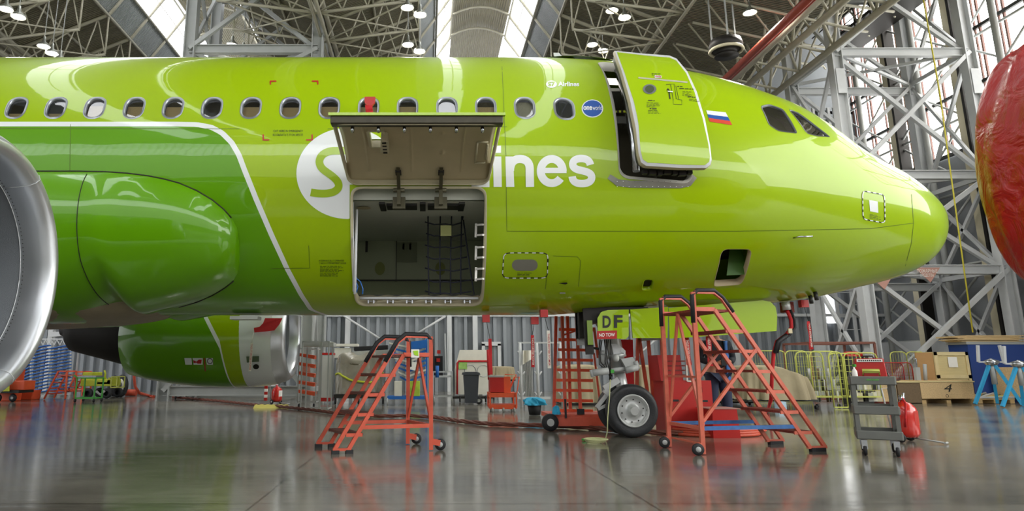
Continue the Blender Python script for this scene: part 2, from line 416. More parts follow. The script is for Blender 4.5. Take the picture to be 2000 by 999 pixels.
# trusses: one per 2.2 m in Y for each ridge
def truss_mb(c, right=PER / 2):
    m = MB(); zb = ZV - .75
    m.tube([(c - PER / 2, 0, ZV - .05), (c - HW, 0, ZR - .05), (c - 1.3, 0, 16.3)], .07, 6)
    m.tube([(c + right, 0, ZV - .05), (c + HW, 0, ZR - .05), (c + 1.3, 0, 16.3)], .07, 6)
    m.tube([(c - PER / 2, 0, zb), (c - HW, 0, zb + .45)], .05, 6); m.tube([(c + right, 0, zb), (c + HW, 0, zb + .45)], .05, 6)
    for s in (-1, 1):
        xs = [c + s * PER / 2 + (c + s * HW - (c + s * PER / 2)) * t / 4 for t in range(5)]
        for i in range(4):
            t0 = i / 4; t1 = (i + .5) / 4; t2 = (i + 1) / 4
            f = lambda t: (c + s * (PER / 2 + (HW - PER / 2) * t), 0, zb + .45 * t)
            g = lambda t: (c + s * (PER / 2 + (HW - PER / 2) * t), 0, ZV - .05 + (ZR - ZV) * t)
            m.tube([f(t0), g(t1)], .028, 5); m.tube([g(t1), f(t2)], .028, 5)
        m.tube([(c + s * HW, 0, zb + .45), (c + s * HW, 0, ZR)], .035, 5)
    n = 6
    m.tube([(c + 1.3 * g, 0, 16.38 + .42 * (1 - g * g)) for g in [-1 + 2 * i / n for i in range(n + 1)]], .05, 6)
    return m
tr = None
for k in (-2, -1, 0):
    for i in range(10):
        y = 12.5 + i * 2.0
        if tr is None: tr = struct('roof_truss', truss_mb(ridge(0)), M_BSTEEL); o = tr
        else: o = tr.copy(); COL.objects.link(o)
        o.location = (k * PER, y, 0)
m = MB()
for k in (-2, -1, 0):
    c = ridge(k)
    for s in (-1, 1):
        for xx, zz, r_ in ((HW, ZR - .1, .06), (HW + 1.6, ZR - .75, .045), (PER / 2 - .1, ZV - .15, .09), (2.0, 15.15, .05), (1.3, 16.35, .05), (1.65, 15.85, .02), (PER / 2 - .1, ZV - .8, .06)):
            m.tube([(c + s * xx, 6, zz), (c + s * xx, YB, zz)], r_, 6)
    # zigzag bracing between trusses in the bottom plane
    for i in range(8):
        y = 12.5 + i * 2
        for s in (-1, 1):
            m.tube([(c + s * PER / 2, y, ZV - .75), (c + s * (HW + .3), y + 2, ZV - .35)], .03, 5)
            m.tube([(c + s * (HW + .3), y, ZV - .35), (c + s * (PER / 2), y + 2, ZV - .75)], .03, 5)
struct('roof_beam', m, M_BSTEEL)
# dense lattice girder along Y at the edge of the gate bay
m = MB()
for X, z0, z1 in ((12.0, 11.3, 13.6), (13.4, 11.3, 14.2), (15.4, 14.2, 16.4)):
    m.tube([(X, 8, z0), (X, YB, z0)], .11, 6); m.tube([(X, 8, z1), (X, YB, z1)], .1, 6)
    y = 8; i = 0
    while y < YB - 1:
        m.tube([(X, y, z0), (X, y + 1.1, z1)], .05, 5); m.tube([(X, y + 1.1, z1), (X, y + 2.2, z0)], .05, 5); y += 2.2; i += 1
for y in [12 + 1.6 * i for i in range(11)]:
    m.tube([(9, y, 12.4), (13.4, y, 11.3)], .05, 5); m.tube([(12, y, 13.6), (15.4, y, 14.2)], .05, 5); m.tube([(12, y, 11.3), (15.4, y, 16.4)], .045, 5)
    m.tube([(13.4, y, 14.2), (18.2, y, 16.2)], .06, 5); m.tube([(13.4, y, 11.3), (15.4, y + 1.6, 14.2)], .04, 5); m.tube([(13.4, y, 14.2), (17.6, y + .8, 14.1)], .06, 5)
    m.tube([(15.4, y, 16.4), (18.2, y + 1.6, 14.3)], .04, 5); m.tube([(9.5, y, 13.2), (12, y + 1.6, 11.3)], .035, 5)
struct('roof_beam', m, M_BSTEEL)
m = MB(); p0 = at(1470, -60, 17); p1 = at(1297, 110, 27); m.tube([(10.6, 11, 11.0), (10.6, YB, 11.0)], .12, 8)
m.tube([(10.95, 11, 11.15), (10.95, YB, 11.15)], .04, 6)
struct('trim_2', m, mat('red brown fire pipe', '8a3a2c', .45))
# central pair of big pipes running away in depth
m = MB(); m.tube([(11.4, 12, 11.5), (11.4, YB, 11.5)], .16, 8); struct('trim_3', m, M_BSTEEL)
# gate wall on the right
M_GDARK = mat('dark grey gate sheet', '85888b', .55, var=.25, scale=1.2)
m = MB(); m.box((XR + .1, (YB + 11) / 2, 4.4), (.2, YB - 11, 8.8)); m.box((XR + .1, (11 + YF) / 2, 1.75), (.2, 11 - YF, 3.5)); struct('wall_right', m, M_GDARK)
m = MB(); m.box((XR, (YB + YF) / 2, 13.05), (.08, YB - YF, 8.5)); m.box((XR, (11 + YF) / 2, 6.15), (.08, 11 - YF, 5.3)); struct('window_3', m, emis('gate glazing daylight', 'f4f5f2', GATE))
m = MB(); m.box((XR - .35, (YB + 14) / 2, 1.0), (.5, YB - 14, 2.0)); struct('trim_4', m, M_LSTEEL)
MULL = mat('red brown glazing bar', '6e4a40', .5)
m = MB(); y = 6.0; i = 0
while y < YB:
    m.box((XR - .1, y, 13), (.07, .07, 8.4)); m.box((XR - .1, y + .22, 13), (.06, .05, 8.4)); y += 1.05; i += 1
struct('trim_5', m, MULL)
m = MB()
for z in (8.8, 10.9, 12.9, 15.9, 17.2): m.box((XR - .12, (YB + 6) / 2, z), (.1, YB - 6, .12))
struct('trim_6', m, M_DARK)
for y in (12.2, 16.0, 19.8, 23.6, 27.2):
    m = MB(); m.box((XR - .5, y, 8.7), (.35, .3, 17.4)); m.cur = 1; m.box((XR - .5, y - .26, 8.7), (.42, .12, 17.4)); struct('column', m, [M_BEIGE, M_VDARK])
    m = MB(); m.tube([(XR - .9, y + 1.5, 0), (XR - .9, y + 1.5, 16)], .11, 10)
    for z in (2, 4.6, 7.2, 9.8, 12.4):
        m.tube([(XR - .5, y, z), (XR - .5, y + 3.6, z + 2.6)], .045, 5); m.tube([(XR - .5, y + 3.6, z), (XR - .5, y, z + 2.6)], .045, 5)
        m.tube([(XR - .5, y, z), (XR - .5, y + 3.8, z)], .05, 5)
    struct('column', m, M_STEEL)
# crane runway with walkway along the gate
m = MB(); X = 18.4
for z in (14.4, 15.35): m.box((X, 17, z), (.35, 24, .14))
m.box((X - .1, 17, 14.9), (.06, 24, .5)); m.box((X - .55, 17, 14.35), (1.1, 24, .06))
for i in range(24): m.bar((X - 1, 5 + i, 14.35), (X - 1, 5 + i, 15.5), .04); m.bar((X, 5 + i, 14.4), (X, 6 + i, 15.35), .06)
m.bar((X - 1, 5, 15.5), (X - 1, 29, 15.5), .04); m.bar((X - 1, 5, 14.95), (X - 1, 29, 14.95), .03)
struct('trim_7', m, M_VDARK)

# lattice towers
def tower(x0, x1, yf, yr, z_levels, flip=1, w=.34):
    m = MB(); zt = 16.7
    for x in (x0, x1):
        for y in (yf, yr):
            m.ibeam((x, y, 0), (x, y, zt), w, w, .035, (1, 0, 0))
    for i in range(len(z_levels)):
        z = z_levels[i]
        m.ibeam((x0, yf, z), (x1, yf, z), .2, .27, .03); m.ibeam((x0, yr, z - .25), (x1, yr, z - .25), .2, .25, .03)
        for x in (x0, x1): m.bar((x, yf, z), (x, yr, z), .12, .16)
        if i + 1 < len(z_levels):
            z2 = z_levels[i + 1]
            for y, ww in ((yf, .135), (yr, .12)):
                m.bar((x0, y - .09, z), (x1, y - .09, z2), ww, ww); m.bar((x1, y + .09, z), (x0, y + .09, z2), ww, ww)
            for x in (x0, x1): m.bar((x, yf, z), (x, yr, z2), .11, .11); m.bar((x, yr, z), (x, yf, z2), .11, .11)
            m.bar((x0, yf, z2), (x1, yr, z2), .1, .1); m.bar((x1, yf, z2), (x0, yr, z2), .1, .1)
    for x in (x0, x1):
        for z in (10.6, 6.8): # splice plates
            m.box((x, yf - .19, z), (w * .85, .03, .9))
    # caged ladder on the near left leg
    return m
TY = 22.5
xa = at(1706, 690, TY).x; xb = at(1985, 655, TY).x
zl = [.3] + [at(1850, y, TY).z for y in (527, 342, 103)] + [15.6]
struct('column', tower(xa, xb, TY, TY + 2.9, zl), M_LSTEEL)
xa2 = at(375, 50, 22).x; xb2 = at(622, 50, 22).x
struct('column', tower(xa2, xb2, 22, 24.6, [.3, 5.2, 9.2, at(500, 97, 22).z, 15.2]), M_STEEL)
# ladder cage by the right end of the back wall
m = MB(); lx = at(1688, 660, 28.5).x
for dx in (-.95, -.3, 0, .35): m.bar((lx + dx, 28.5, 0), (lx + dx, 28.5, 12), .1 if dx != 0 else .16)
for i in range(24): m.bar((lx - .95, 28.5, .5 + i * .5), (lx + .3, 28.5, .5 + i * .5), .03)
struct('trim_8', m, M_LSTEEL)
# window panel, pipes and door on the back wall
m = MB(); p = at(1598, 632, YB - .2); q = at(1628, 560, YB - .2)
m.add([at(1598, 632, YB - .2), at(1640, 632, YB - .2), at(1628, 540, YB - .2), at(1590, 540, YB - .2)], [(0, 1, 2, 3)], False)
struct('window_4', m, emis('small window daylight', 'ffffff', 3))
dr = thing('door_1', None, None); dr['kind'] = 'structure'
m = MB(); a_ = at(944, 672, YB - .3); b_ = at(975, 672, YB - .3); 
m.box(((a_.x + b_.x) / 2, YB - .15, a_.z / 2), (b_.x - a_.x, .1, a_.z)); part(m, 'door_panel', M_GREY, dr)
m = MB(); m.bar((a_.x, YB - .25, 0), (a_.x, YB - .25, a_.z), .14); m.bar((b_.x, YB - .25, 0), (b_.x, YB - .25, a_.z), .14); m.bar((a_.x - .07, YB - .25, a_.z), (b_.x + .07, YB - .25, a_.z), .14, .16); part(m, 'door_frame', M_LSTEEL, dr)
m = MB()
m.tube([(at(660, 610, 29.6).x, 29.6, at(660, 610, 29.6).z), (at(742, 662, 29.6).x, 29.6, at(742, 662, 29.6).z)], .05, 6)
m.tube([at(810, 655, 29.6), at(870, 618, 29.6)], .05, 6)
m.tube([at(1285, 660, 29.6), at(1240, 700, 29.6)], .05, 6)
struct('trim_9', m, M_LSTEEL)
m = MB(); m.tube([at(1800, -20, 21.6), at(1835, 180, 21.6), at(1868, 420, 21.6), at(1900, 650, 21.6)], .022, 6)
tag(m.build('yellow_rope', mat('yellow rope', 'c9bd3c', .6)), 'long yellow rope hanging down through the steel tower onto the board stack', 'rope')
# ------------------------------------------------------------ the airliner
D = 10.95; ZC = 3.88; NX = 8.22; XTAIL = -10.0
ST_S = [0, .04, .1, .2, .35, .55, .8, 1.1, 1.45, 1.8, 2.2, 2.6, 3.0, 3.5, 4.0, 4.7, 5.5, 6.5, 8, 30]
ST_W = [0, .19, .32, .49, .68, .88, 1.07, 1.25, 1.408, 1.532, 1.648, 1.738, 1.81, 1.87, 1.91, 1.945, 1.968, 1.975, 1.975, 1.975]
ST_T = [-.66, -.50, -.42, -.31, -.206, -.09, .094, .273, .44, .68, 1.06, 1.343, 1.512, 1.695, 1.828, 1.946, 2.027, 2.07, 2.07, 2.07]
ST_B = [-.66, -.82, -.95, -1.11, -1.25, -1.372, -1.474, -1.561, -1.641, -1.727, -1.805, -1.86, -1.89, -1.913, -1.93, -1.961, -2.005, -2.07, -2.07, -2.07]
def _slopes(Y):
    X = ST_S; n = len(X); d = [(Y[i + 1] - Y[i]) / (X[i + 1] - X[i]) for i in range(n - 1)]
    m = [d[0]] + [0 if d[i - 1] * d[i] <= 0 else 2 * d[i - 1] * d[i] / (d[i - 1] + d[i]) for i in range(1, n - 1)] + [d[-1]]
    return m
SL = {k: _slopes(v) for k, v in (('w', ST_W), ('t', ST_T), ('b', ST_B))}
def hermite(Y, m, s):
    X = ST_S; s = max(0, min(s, 29.9)); i = 0
    while s > X[i + 1]: i += 1
    h = X[i + 1] - X[i]; t = (s - X[i]) / h; t2 = t * t; t3 = t2 * t
    return (2 * t3 - 3 * t2 + 1) * Y[i] + (t3 - 2 * t2 + t) * h * m[i] + (3 * t2 - 2 * t3) * Y[i + 1] + (t3 - t2) * h * m[i + 1]
_c = {}
def sec(X):
    k = round(X, 4)
    if k in _c: return _c[k]
    s = NX - X
    if s >= 8: r = (1.975, 2.07, -2.07, 0.)
    else:
        w = hermite(ST_W, SL['w'], s); t = hermite(ST_T, SL['t'], s); b = hermite(ST_B, SL['b'], s)
        zm = -.66 + .66 * min(1, max(0, s) / 6.5); zm = min(max(zm, b + .3 * (t - b)), b + .7 * (t - b))
        r = (w, t, b, zm)
    _c[k] = r; return r
def surf(X, a, off=0.):
    w, t, b, zm = sec(X); c = cos(a)
    y = D - w * sin(a); z = ZC + zm + ((t - zm) if c > 0 else (zm - b)) * c
    if off:
        e = .01; X2 = min(X + e, NX - 1e-4)
        p = surf(X, a); u = surf(X2, a) - surf(X - e, a); v = surf(X, a + e) - surf(X, a - e)
        n = u.cross(v); 
        if n.length < 1e-9: n = Vector((1, 0, 0))
        n.normalize()
        if n.dot(p - Vector((X - .5, D, ZC + zm))) < 0: n = -n
        return p + n * off
    return Vector((X, y, z))
def hit(px, py, dy=0.):
    """(X, a) of the near side skin under a picture point (skin moved dy towards the camera)"""
    X = (px - CX) / 142; lo, hi = .25, 3.0
    for it in range(26):
        a = (lo + hi) / 2
        for j in range(4 if X < 2 else 7):
            w, t, b, zm = sec(X); c = cos(a); y = D - dy - w * sin(a); q = ZC + zm + ((t - zm) if c > 0 else (zm - b)) * c - H
            dep = y * CT + q * ST; X = .3 * X + .7 * min(NX - .005, (px - CX) * dep / F)
        yy = CY - F * (q * CT - y * ST) / dep
        if yy < py: lo = a
        else: hi = a
    return X, a
RR_ = 2.02
def interp_poly(pts, step=10):
    out = []
    for i in range(len(pts) - 1):
        a, b = pts[i], pts[i + 1]; n = max(1, int(math.hypot(b[0] - a[0], b[1] - a[1]) / step))
        for k in range(n): out.append((a[0] + (b[0] - a[0]) * k / n, a[1] + (b[1] - a[1]) * k / n))
    out.append(pts[-1]); return out
def smooth_closed(pts, r=.25):
    out = []
    n = len(pts)
    for i in range(n):
        p0, p1, p2 = pts[i - 1], pts[i], pts[(i + 1) % n]
        a = (p1[0] + (p0[0] - p1[0]) * r, p1[1] + (p0[1] - p1[1]) * r); b = (p1[0] + (p2[0] - p1[0]) * r, p1[1] + (p2[1] - p1[1]) * r)
        for k in range(7):
            t = k / 6; out.append(((1 - t) ** 2 * a[0] + 2 * t * (1 - t) * p1[0] + t * t * b[0], (1 - t) ** 2 * a[1] + 2 * t * (1 - t) * p1[1] + t * t * b[1]))
    return out
def rrect(cx, cy, w, h, r, n=6):
    o = []
    for sx, sy, a0 in ((1, 1, 0), (-1, 1, pi / 2), (-1, -1, pi), (1, -1, 1.5 * pi)):
        for k in range(n + 1):
            g = a0 + pi / 2 * k / n; o.append((cx + sx * (w / 2 - r) + r * cos(g), cy + sy * (h / 2 - r) + r * sin(g)))
    return o
def map_px(poly): return [(lambda q: (q[0], q[1] * RR_))(hit(x, y)) for x, y in poly]

plane = thing('airliner', 'lime green passenger jet with white lettering, open cargo door and open cabin door', 'airplane', (NX - 5.07, D, 0))
# livery boundary: white stripe between mid green and lime
bl = [(-420, 243), (340, 243), (385, 244), (412, 249), (433, 260), (452, 279), (466, 303), (476, 330), (500, 390), (530, 460), (560, 525), (588, 577), (607, 605)]
BL = map_px(interp_poly(bl[:3], 60)[:-1] + interp_poly(bl[2:], 12))
x_, u_ = BL[-1]; BL += [(x_ + .12, u_ + .25), (x_ + .2, u_ + .55), (x_ + .2, u_ + 1.2), (x_ - 1.5, 2 * pi * RR_ - 2.5), (-12, 2 * pi * RR_ - 2.2)]
BL = [(-14, BL[0][1])] + BL
def livery_dist(X, a):
    u = a * RR_; best = 9; inside = False
    for i in range(len(BL) - 1):
        x1, y1 = BL[i]; x2, y2 = BL[i + 1]; dx, dy = x2 - x1, y2 - y1
        t = max(0, min(1, ((X - x1) * dx + (u - y1) * dy) / (dx * dx + dy * dy + 1e-12)))
        d = math.hypot(X - x1 - t * dx, u - y1 - t * dy)
        if d < best: best = d
        if (y1 > u) != (y2 > u) and X < x1 + (u - y1) / (y2 - y1) * dx: inside = not inside
    return (-best if inside else best)
# openings
holes = []   # (outline in (X,u), name)
WIN_PX = [32, 109, 185, 262, 338, 414, 490, 567, 643, 720, 796, 873, 949, 1025, 1102]
hx, ha1 = hit(490, 192); _, ha2 = hit(490, 230)
wa = (ha1 + ha2) / 2 * RR_; wh = (ha2 - ha1) * RR_
WIN_W = .25; wins = []
for p in WIN_PX:
    X, _ = hit(p, 211); wins.append(X); holes.append(rrect(X, wa, WIN_W, wh, .11, 5))
def ph(poly, r=.12): return map_px(smooth_closed(poly, r))
CARGO_PX = [(685, 366), (950, 366), (943, 597), (694, 597)]
cargo = ph(CARGO_PX, .09); holes.append(cargo)
DOOR_PX = [(1158, 127), (1290, 127), (1322, 150), (1340, 220), (1350, 345), (1207, 345), (1205, 330), (1201, 260), (1186, 195)]
xl = hit(1207, 300)[0]; xr_ = hit(1348, 300)[0]; ut = hit(1240, 128)[1] * RR_; ub = hit(1270, 352)[1] * RR_
doorh = rrect((xl + xr_) / 2, (ut + ub) / 2, xr_ - xl, ub - ut, .14, 6); holes.append(doorh)
scoop = ph([(1410, 487), (1470, 487), (1450, 556), (1394, 560), (1396, 548)], .2); holes.append(scoop)
vent = ph([(1258, 546), (1277, 547), (1273, 567), (1253, 567)], .28); holes.append(vent)
sidew = ph([(1486, 208), (1503, 204), (1530, 214), (1558, 261), (1520, 256), (1502, 244)], .15); holes.append(sidew)
frontw = ph([(1540, 213), (1562, 222), (1592, 245), (1622, 268), (1596, 266), (1576, 261)], .14); holes.append(frontw)
print('cargo X', min(p[0] for p in cargo), max(p[0] for p in cargo), 'door', xl, xr_)
# grid
nx = int((NX - XTAIL) / .05); xs = [XTAIL + (NX - .9 - XTAIL) * i / nx for i in range(nx + 1)]
xs += [NX - .9 * (cos(pi / 2 * k / 22)) ** 1.0 * (1 - k / 22 * .15) if k < 22 else NX - .0006 for k in range(1, 23)]
xs = sorted(set(xs))
NA = 150; NF = 40
us = [pi * RR_ * i / NA * 1.08 for i in range(NA + 1)]
rest = 2 * pi * RR_ - us[-1]
us += [us[-1] + rest * k / NF for k in range(1, NF)]
NU = len(us)
vid = {}; verts = []; faces = []
def vert(i, j):
    j %= NU
    if (i, j) not in vid: vid[(i, j)] = len(verts); verts.append((xs[i], us[j]))
    return vid[(i, j)]
skip = set(); patches = []
import bisect
for H_ in holes:
    x0_, x1_ = min(p[0] for p in H_) - .03, max(p[0] for p in H_) + .03; u0, u1 = min(p[1] for p in H_) - .03, max(p[1] for p in H_) + .03
    i0 = bisect.bisect_right(xs, x0_) - 1; i1 = bisect.bisect_left(xs, x1_); j0 = bisect.bisect_right(us, u0) - 1; j1 = bisect.bisect_left(us, u1)
    for i in range(i0, i1):
        for j in range(j0, j1): skip.add((i, j))
    patches.append((i0, i1, j0, j1, H_))
for i in range(len(xs) - 1):
    for j in range(NU):
        if (i, j) not in skip: faces.append((vert(i, j), vert(i + 1, j), vert(i + 1, j + 1), vert(i, j + 1)))
rims = []
def raycast(H_, c, p):
    dx, dy = p[0] - c[0], p[1] - c[1]; best = None
    for k in range(len(H_)):
        a, b = H_[k - 1], H_[k]; ex, ey = b[0] - a[0], b[1] - a[1]; den = dx * ey - dy * ex
        if abs(den) < 1e-12: continue
        t = ((a[0] - c[0]) * ey - (a[1] - c[1]) * ex) / den; s = ((a[0] - c[0]) * dy - (a[1] - c[1]) * dx) / den
        if t > 0 and -1e-6 <= s <= 1 + 1e-6 and (best is None or t > best): best = t
    t = best or 0; return (c[0] + dx * t, c[1] + dy * t)
for i0, i1, j0, j1, H_ in patches:
    bd = [(i, j0) for i in range(i0, i1)] + [(i1, j) for j in range(j0, j1)] + [(i, j1) for i in range(i1, i0, -1)] + [(i0, j) for j in range(j1, j0, -1)]
    c = (sum(p[0] for p in H_) / len(H_), sum(p[1] for p in H_) / len(H_))
    prev = [vert(*b) for b in bd]; inner = [raycast(H_, c, verts[v]) for v in prev]; outer = [verts[v] for v in prev]
    for t in (.4, .75, 1.0):
        cur = []
        for o_, q in zip(outer, inner): verts.append((o_[0] + (q[0] - o_[0]) * t, o_[1] + (q[1] - o_[1]) * t)); cur.append(len(verts) - 1)
        n = len(bd)
        for k in range(n): faces.append((prev[k], prev[(k + 1) % n], cur[(k + 1) % n], cur[k]))
        prev = cur
    rims.append([verts[v] for v in prev])
me = bpy.data.meshes.new('fuselage'); ox, oy = NX - 5.07, D
P3 = [surf(x, u / RR_) for x, u in verts]
me.from_pydata([(p.x - ox, p.y - oy, p.z) for p in P3], [], faces); me.materials.append(M_LIV)
at_ = me.attributes.new('livery', 'FLOAT', 'POINT')
vals = []
for x, u in verts:
    if x > 1.5: vals.append(1.0)
    else: vals.append(max(-1, min(.999, livery_dist(x, u / RR_))))
at_.data.foreach_set('value', vals)
bb = bmesh.new(); bb.from_mesh(me); bmesh.ops.recalc_face_normals(bb, faces=bb.faces); bb.to_mesh(me); bb.free()
me.polygons.foreach_set('use_smooth', [True] * len(me.polygons)); me.update()
fus = bpy.data.objects.new('fuselage', me); COL.objects.link(fus); fus.parent = plane

def rim_strip(rim, d0, d1, name, m, parent, inward=0., grow=0.):
    """band running along an opening from depth d0 to d1, optionally with a face ring"""
    b = MB(); n = len(rim); cx = sum(p[0] for p in rim) / n; cy = sum(p[1] for p in rim) / n
    def sc(p, g):
        l = math.hypot(p[0] - cx, p[1] - cy) or 1; k = (l + g) / l; return (cx + (p[0] - cx) * k, cy + (p[1] - cy) * k)
    A = [surf(*(lambda q: (q[0], q[1] / RR_))(sc(p, grow)), d0) for p in rim]; B = [surf(*(lambda q: (q[0], q[1] / RR_))(sc(p, -inward)), d0) for p in rim]
    Cc = [surf(*(lambda q: (q[0], q[1] / RR_))(sc(p, -inward)), d1) for p in rim]
    b.add(A + B + Cc, [(k, (k + 1) % n, n + (k + 1) % n, n + k) for k in range(n)] + [(n + k, n + (k + 1) % n, 2 * n + (k + 1) % n, 2 * n + k) for k in range(n)], True)
    return wpart(b, name, m, parent)
def fill(rim, d, name, m, parent, shrink=0., frac=None):
    b = MB(); n = len(rim); cx = sum(p[0] for p in rim) / n; cy = sum(p[1] for p in rim) / n; rings = [rim]
    vs = []
    for t in (1, .7, .35):
        for p in rim: vs.append(surf(cx + (p[0] - cx) * t, (cy + (p[1] - cy) * t) / RR_, d))
    vs.append(surf(cx, cy / RR_, d)); fs = []
    for r_ in range(2):
        for k in range(n): fs.append((r_ * n + k, r_ * n + (k + 1) % n, (r_ + 1) * n + (k + 1) % n, (r_ + 1) * n + k))
    for k in range(n): fs.append((2 * n + k, 2 * n + (k + 1) % n, 3 * n))
    b.add(vs, fs, True); return wpart(b, name, m, parent)
# glass: glossy, partly see-through
def glass_mat(name, tint, mixv=.35):
    m = bpy.data.materials.new(name); m.use_nodes = True; nt = m.node_tree; N = nt.nodes; L = nt.links; N.remove(N['Principled BSDF'])
    g = N.new('ShaderNodeBsdfGlossy'); g.inputs['Roughness'].default_value = .02; g.inputs['Color'].default_value = (.9, .9, .9, 1)
    t = N.new('ShaderNodeBsdfTransparent'); t.inputs['Color'].default_value = lin(tint) + [1]
    x = N.new('ShaderNodeMixShader'); f = N.new('ShaderNodeFresnel'); f.inputs[0].default_value = 1.5
    a = N.new('ShaderNodeMath'); a.operation = 'MAXIMUM'; a.inputs[1].default_value = mixv; L.new(f.outputs[0], a.inputs[0])
    L.new(a.outputs[0], x.inputs[0]); L.new(t.outputs[0], x.inputs[1]); L.new(g.outputs[0], x.inputs[2]); L.new(x.outputs[0], N['Material Output'].inputs[0]); return m
M_GLASS = glass_mat('cabin window pane', 'd8d8cc', .12); M_GLASSD = glass_mat('flight deck pane', 'a0a8b0', .3)
M_WFR = mat('window frame metal', '9a9ea3', .3, .7)
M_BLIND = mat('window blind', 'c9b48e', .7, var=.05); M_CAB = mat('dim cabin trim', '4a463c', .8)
blind = [.35, .35, .75, .72, .7, .0, .7, .68, .72, .7, .72, .3, .7, .97, .2]
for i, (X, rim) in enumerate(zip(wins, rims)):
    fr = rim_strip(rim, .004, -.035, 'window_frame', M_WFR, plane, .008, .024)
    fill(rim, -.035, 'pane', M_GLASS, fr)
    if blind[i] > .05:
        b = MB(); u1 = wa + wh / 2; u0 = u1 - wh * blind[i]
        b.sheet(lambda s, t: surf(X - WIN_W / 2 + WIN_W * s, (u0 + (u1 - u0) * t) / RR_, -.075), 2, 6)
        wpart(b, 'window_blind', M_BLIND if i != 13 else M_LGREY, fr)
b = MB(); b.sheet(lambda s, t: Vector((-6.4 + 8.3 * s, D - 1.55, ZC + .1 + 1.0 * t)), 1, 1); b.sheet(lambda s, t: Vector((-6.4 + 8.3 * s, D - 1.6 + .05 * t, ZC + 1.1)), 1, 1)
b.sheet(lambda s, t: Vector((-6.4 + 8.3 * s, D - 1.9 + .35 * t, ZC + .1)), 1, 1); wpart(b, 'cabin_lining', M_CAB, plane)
# flight deck windows
M_FDF = mat('windshield frame', '5b5f62', .35, .5)
names = [5, 4]
for rim in (rims[-2], rims[-1]):
    fr = rim_strip(rim, .003, -.02, 'windshield_frame', M_FDF, plane, .012, .008); fill(rim, -.014, 'pane', M_GLASSD, fr)
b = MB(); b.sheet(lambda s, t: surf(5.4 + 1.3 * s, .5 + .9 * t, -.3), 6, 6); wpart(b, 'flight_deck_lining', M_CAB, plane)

# decals: 2D shapes in picture points, laid on the skin
def decal(shape, name, m, parent=plane, off=.004, cell=9, hitf=None, sf=None):
    vs, fs = shape; bm = bmesh.new(); V = [bm.verts.new((x, y, 0)) for x, y in vs]
    for f in fs:
        try: bm.faces.new([V[i] for i in f])
        except ValueError: pass
    x0, x1 = min(v[0] for v in vs), max(v[0] for v in vs); y0, y1 = min(v[1] for v in vs), max(v[1] for v in vs)
    for axis, lo, hi in ((0, x0, x1), (1, y0, y1)):
        k = lo + cell
        while k < hi:
            n = Vector((1, 0, 0)) if axis == 0 else Vector((0, 1, 0))
            bmesh.ops.bisect_plane(bm, geom=bm.verts[:] + bm.edges[:] + bm.faces[:], plane_co=n * k, plane_no=n); k += cell
    for v in bm.verts:
        if sf: v.co = sf(v.co.x, v.co.y, off)
        else:
            X, a = (hitf or hit)(v.co.x, v.co.y); v.co = surf(X, a, off)
    b = MB(); bm.verts.index_update(); b.add([v.co for v in bm.verts], [[v.index for v in f.verts] for f in bm.faces], True); bm.free()
    return wpart(b, name, m, parent)
def poly_shape(p): return ([tuple(q) for q in p], [list(range(len(p)))])
def stroke(pts, w, closed=False):
    vs = []; n = len(pts); W = w if isinstance(w, (list, tuple)) else [w] * n
    for i, p in enumerate(pts):
        a = pts[(i - 1) % n] if (closed or i) else p; c = pts[(i + 1) % n] if (closed or i < n - 1) else p
        dx, dy = c[0] - a[0], c[1] - a[1]; l = math.hypot(dx, dy) or 1
        vs += [(p[0] - dy / l * W[i] / 2, p[1] + dx / l * W[i] / 2), (p[0] + dy / l * W[i] / 2, p[1] - dx / l * W[i] / 2)]
    k = n if closed else n - 1
    return vs, [[2 * i, 2 * i + 1, (2 * i + 3) % (2 * n), (2 * i + 2) % (2 * n)] for i in range(k)]
def merge(*sh):
    V = []; Fs = []
    for v, f in sh: n = len(V); V += v; Fs += [[n + i for i in q] for q in f]
    return V, Fs
def txt(s, x0, y0, x1, y1, bold=.02, skew=0., slope=0.):
    v, f = text2d(s, bold); return [(x0 + (x1 - x0) * x + skew * y, y1 + (y0 - y1) * y + slope * x) for x, y in v], f
def bez(p, n=10):
    out = []
    for i in range(0, len(p) - 3, 3):
        for k in range(n + (1 if i + 4 >= len(p) else 0)):
            t = k / n; c = ((1 - t) ** 3, 3 * t * (1 - t) ** 2, 3 * t * t * (1 - t), t ** 3)
            out.append((sum(c[j] * p[i + j][0] for j in range(4)), sum(c[j] * p[i + j][1] for j in range(4))))
    return out
def lines(x0, y0, x1, n, dy, rnd, slope=0., th=1.1):
    out = []
    for i in range(n):
        e = x1 - (x1 - x0) * rnd.random() * .35; y = y0 + dy * i; x = x0
        while x < e:
            l = 3 + rnd.random() * 7; xe = min(e, x + l); q = slope * (x - x0)
            out.append(([(x, y + q), (xe, y + q), (xe, y + q + th), (x, y + q + th)], [[0, 1, 2, 3]])); x = xe + 1.5
    return merge(*out)
circ = [(680 + 101 * cos(t), 339 + 89 * sin(t)) for t in [pi / 2 + 2 * pi * k / 72 for k in range(72)]]
circ = [q for q in circ if q[0] <= 683 or q[1] <= 360]; circ = [q for q in circ] + [(683, 361), (683, 427)]
decal(poly_shape(circ), 'white_roundel', M_WHITE, cell=8)
s_ = bez([(700, 293), (690, 294), (668, 295), (652, 295), (636, 296), (624, 304), (624, 317), (625, 332), (640, 336), (652, 347), (664, 357), (666, 368), (652, 375), (640, 380), (622, 379), (607, 376)], 12)
decal(stroke(s_, 15), 'roundel_letter', M_LIME, off=.008, cell=7)
decal(poly_shape([(921, 287), (956, 287), (956, 366), (921, 366)]), 'lettering', M_WHITE)
decal(poly_shape([(963, 285), (978.5, 285), (978.5, 299), (963, 299)]), 'lettering', M_WHITE)
decal(poly_shape([(963, 306), (979, 306), (980, 365.5), (964, 365.5)]), 'lettering', M_WHITE)
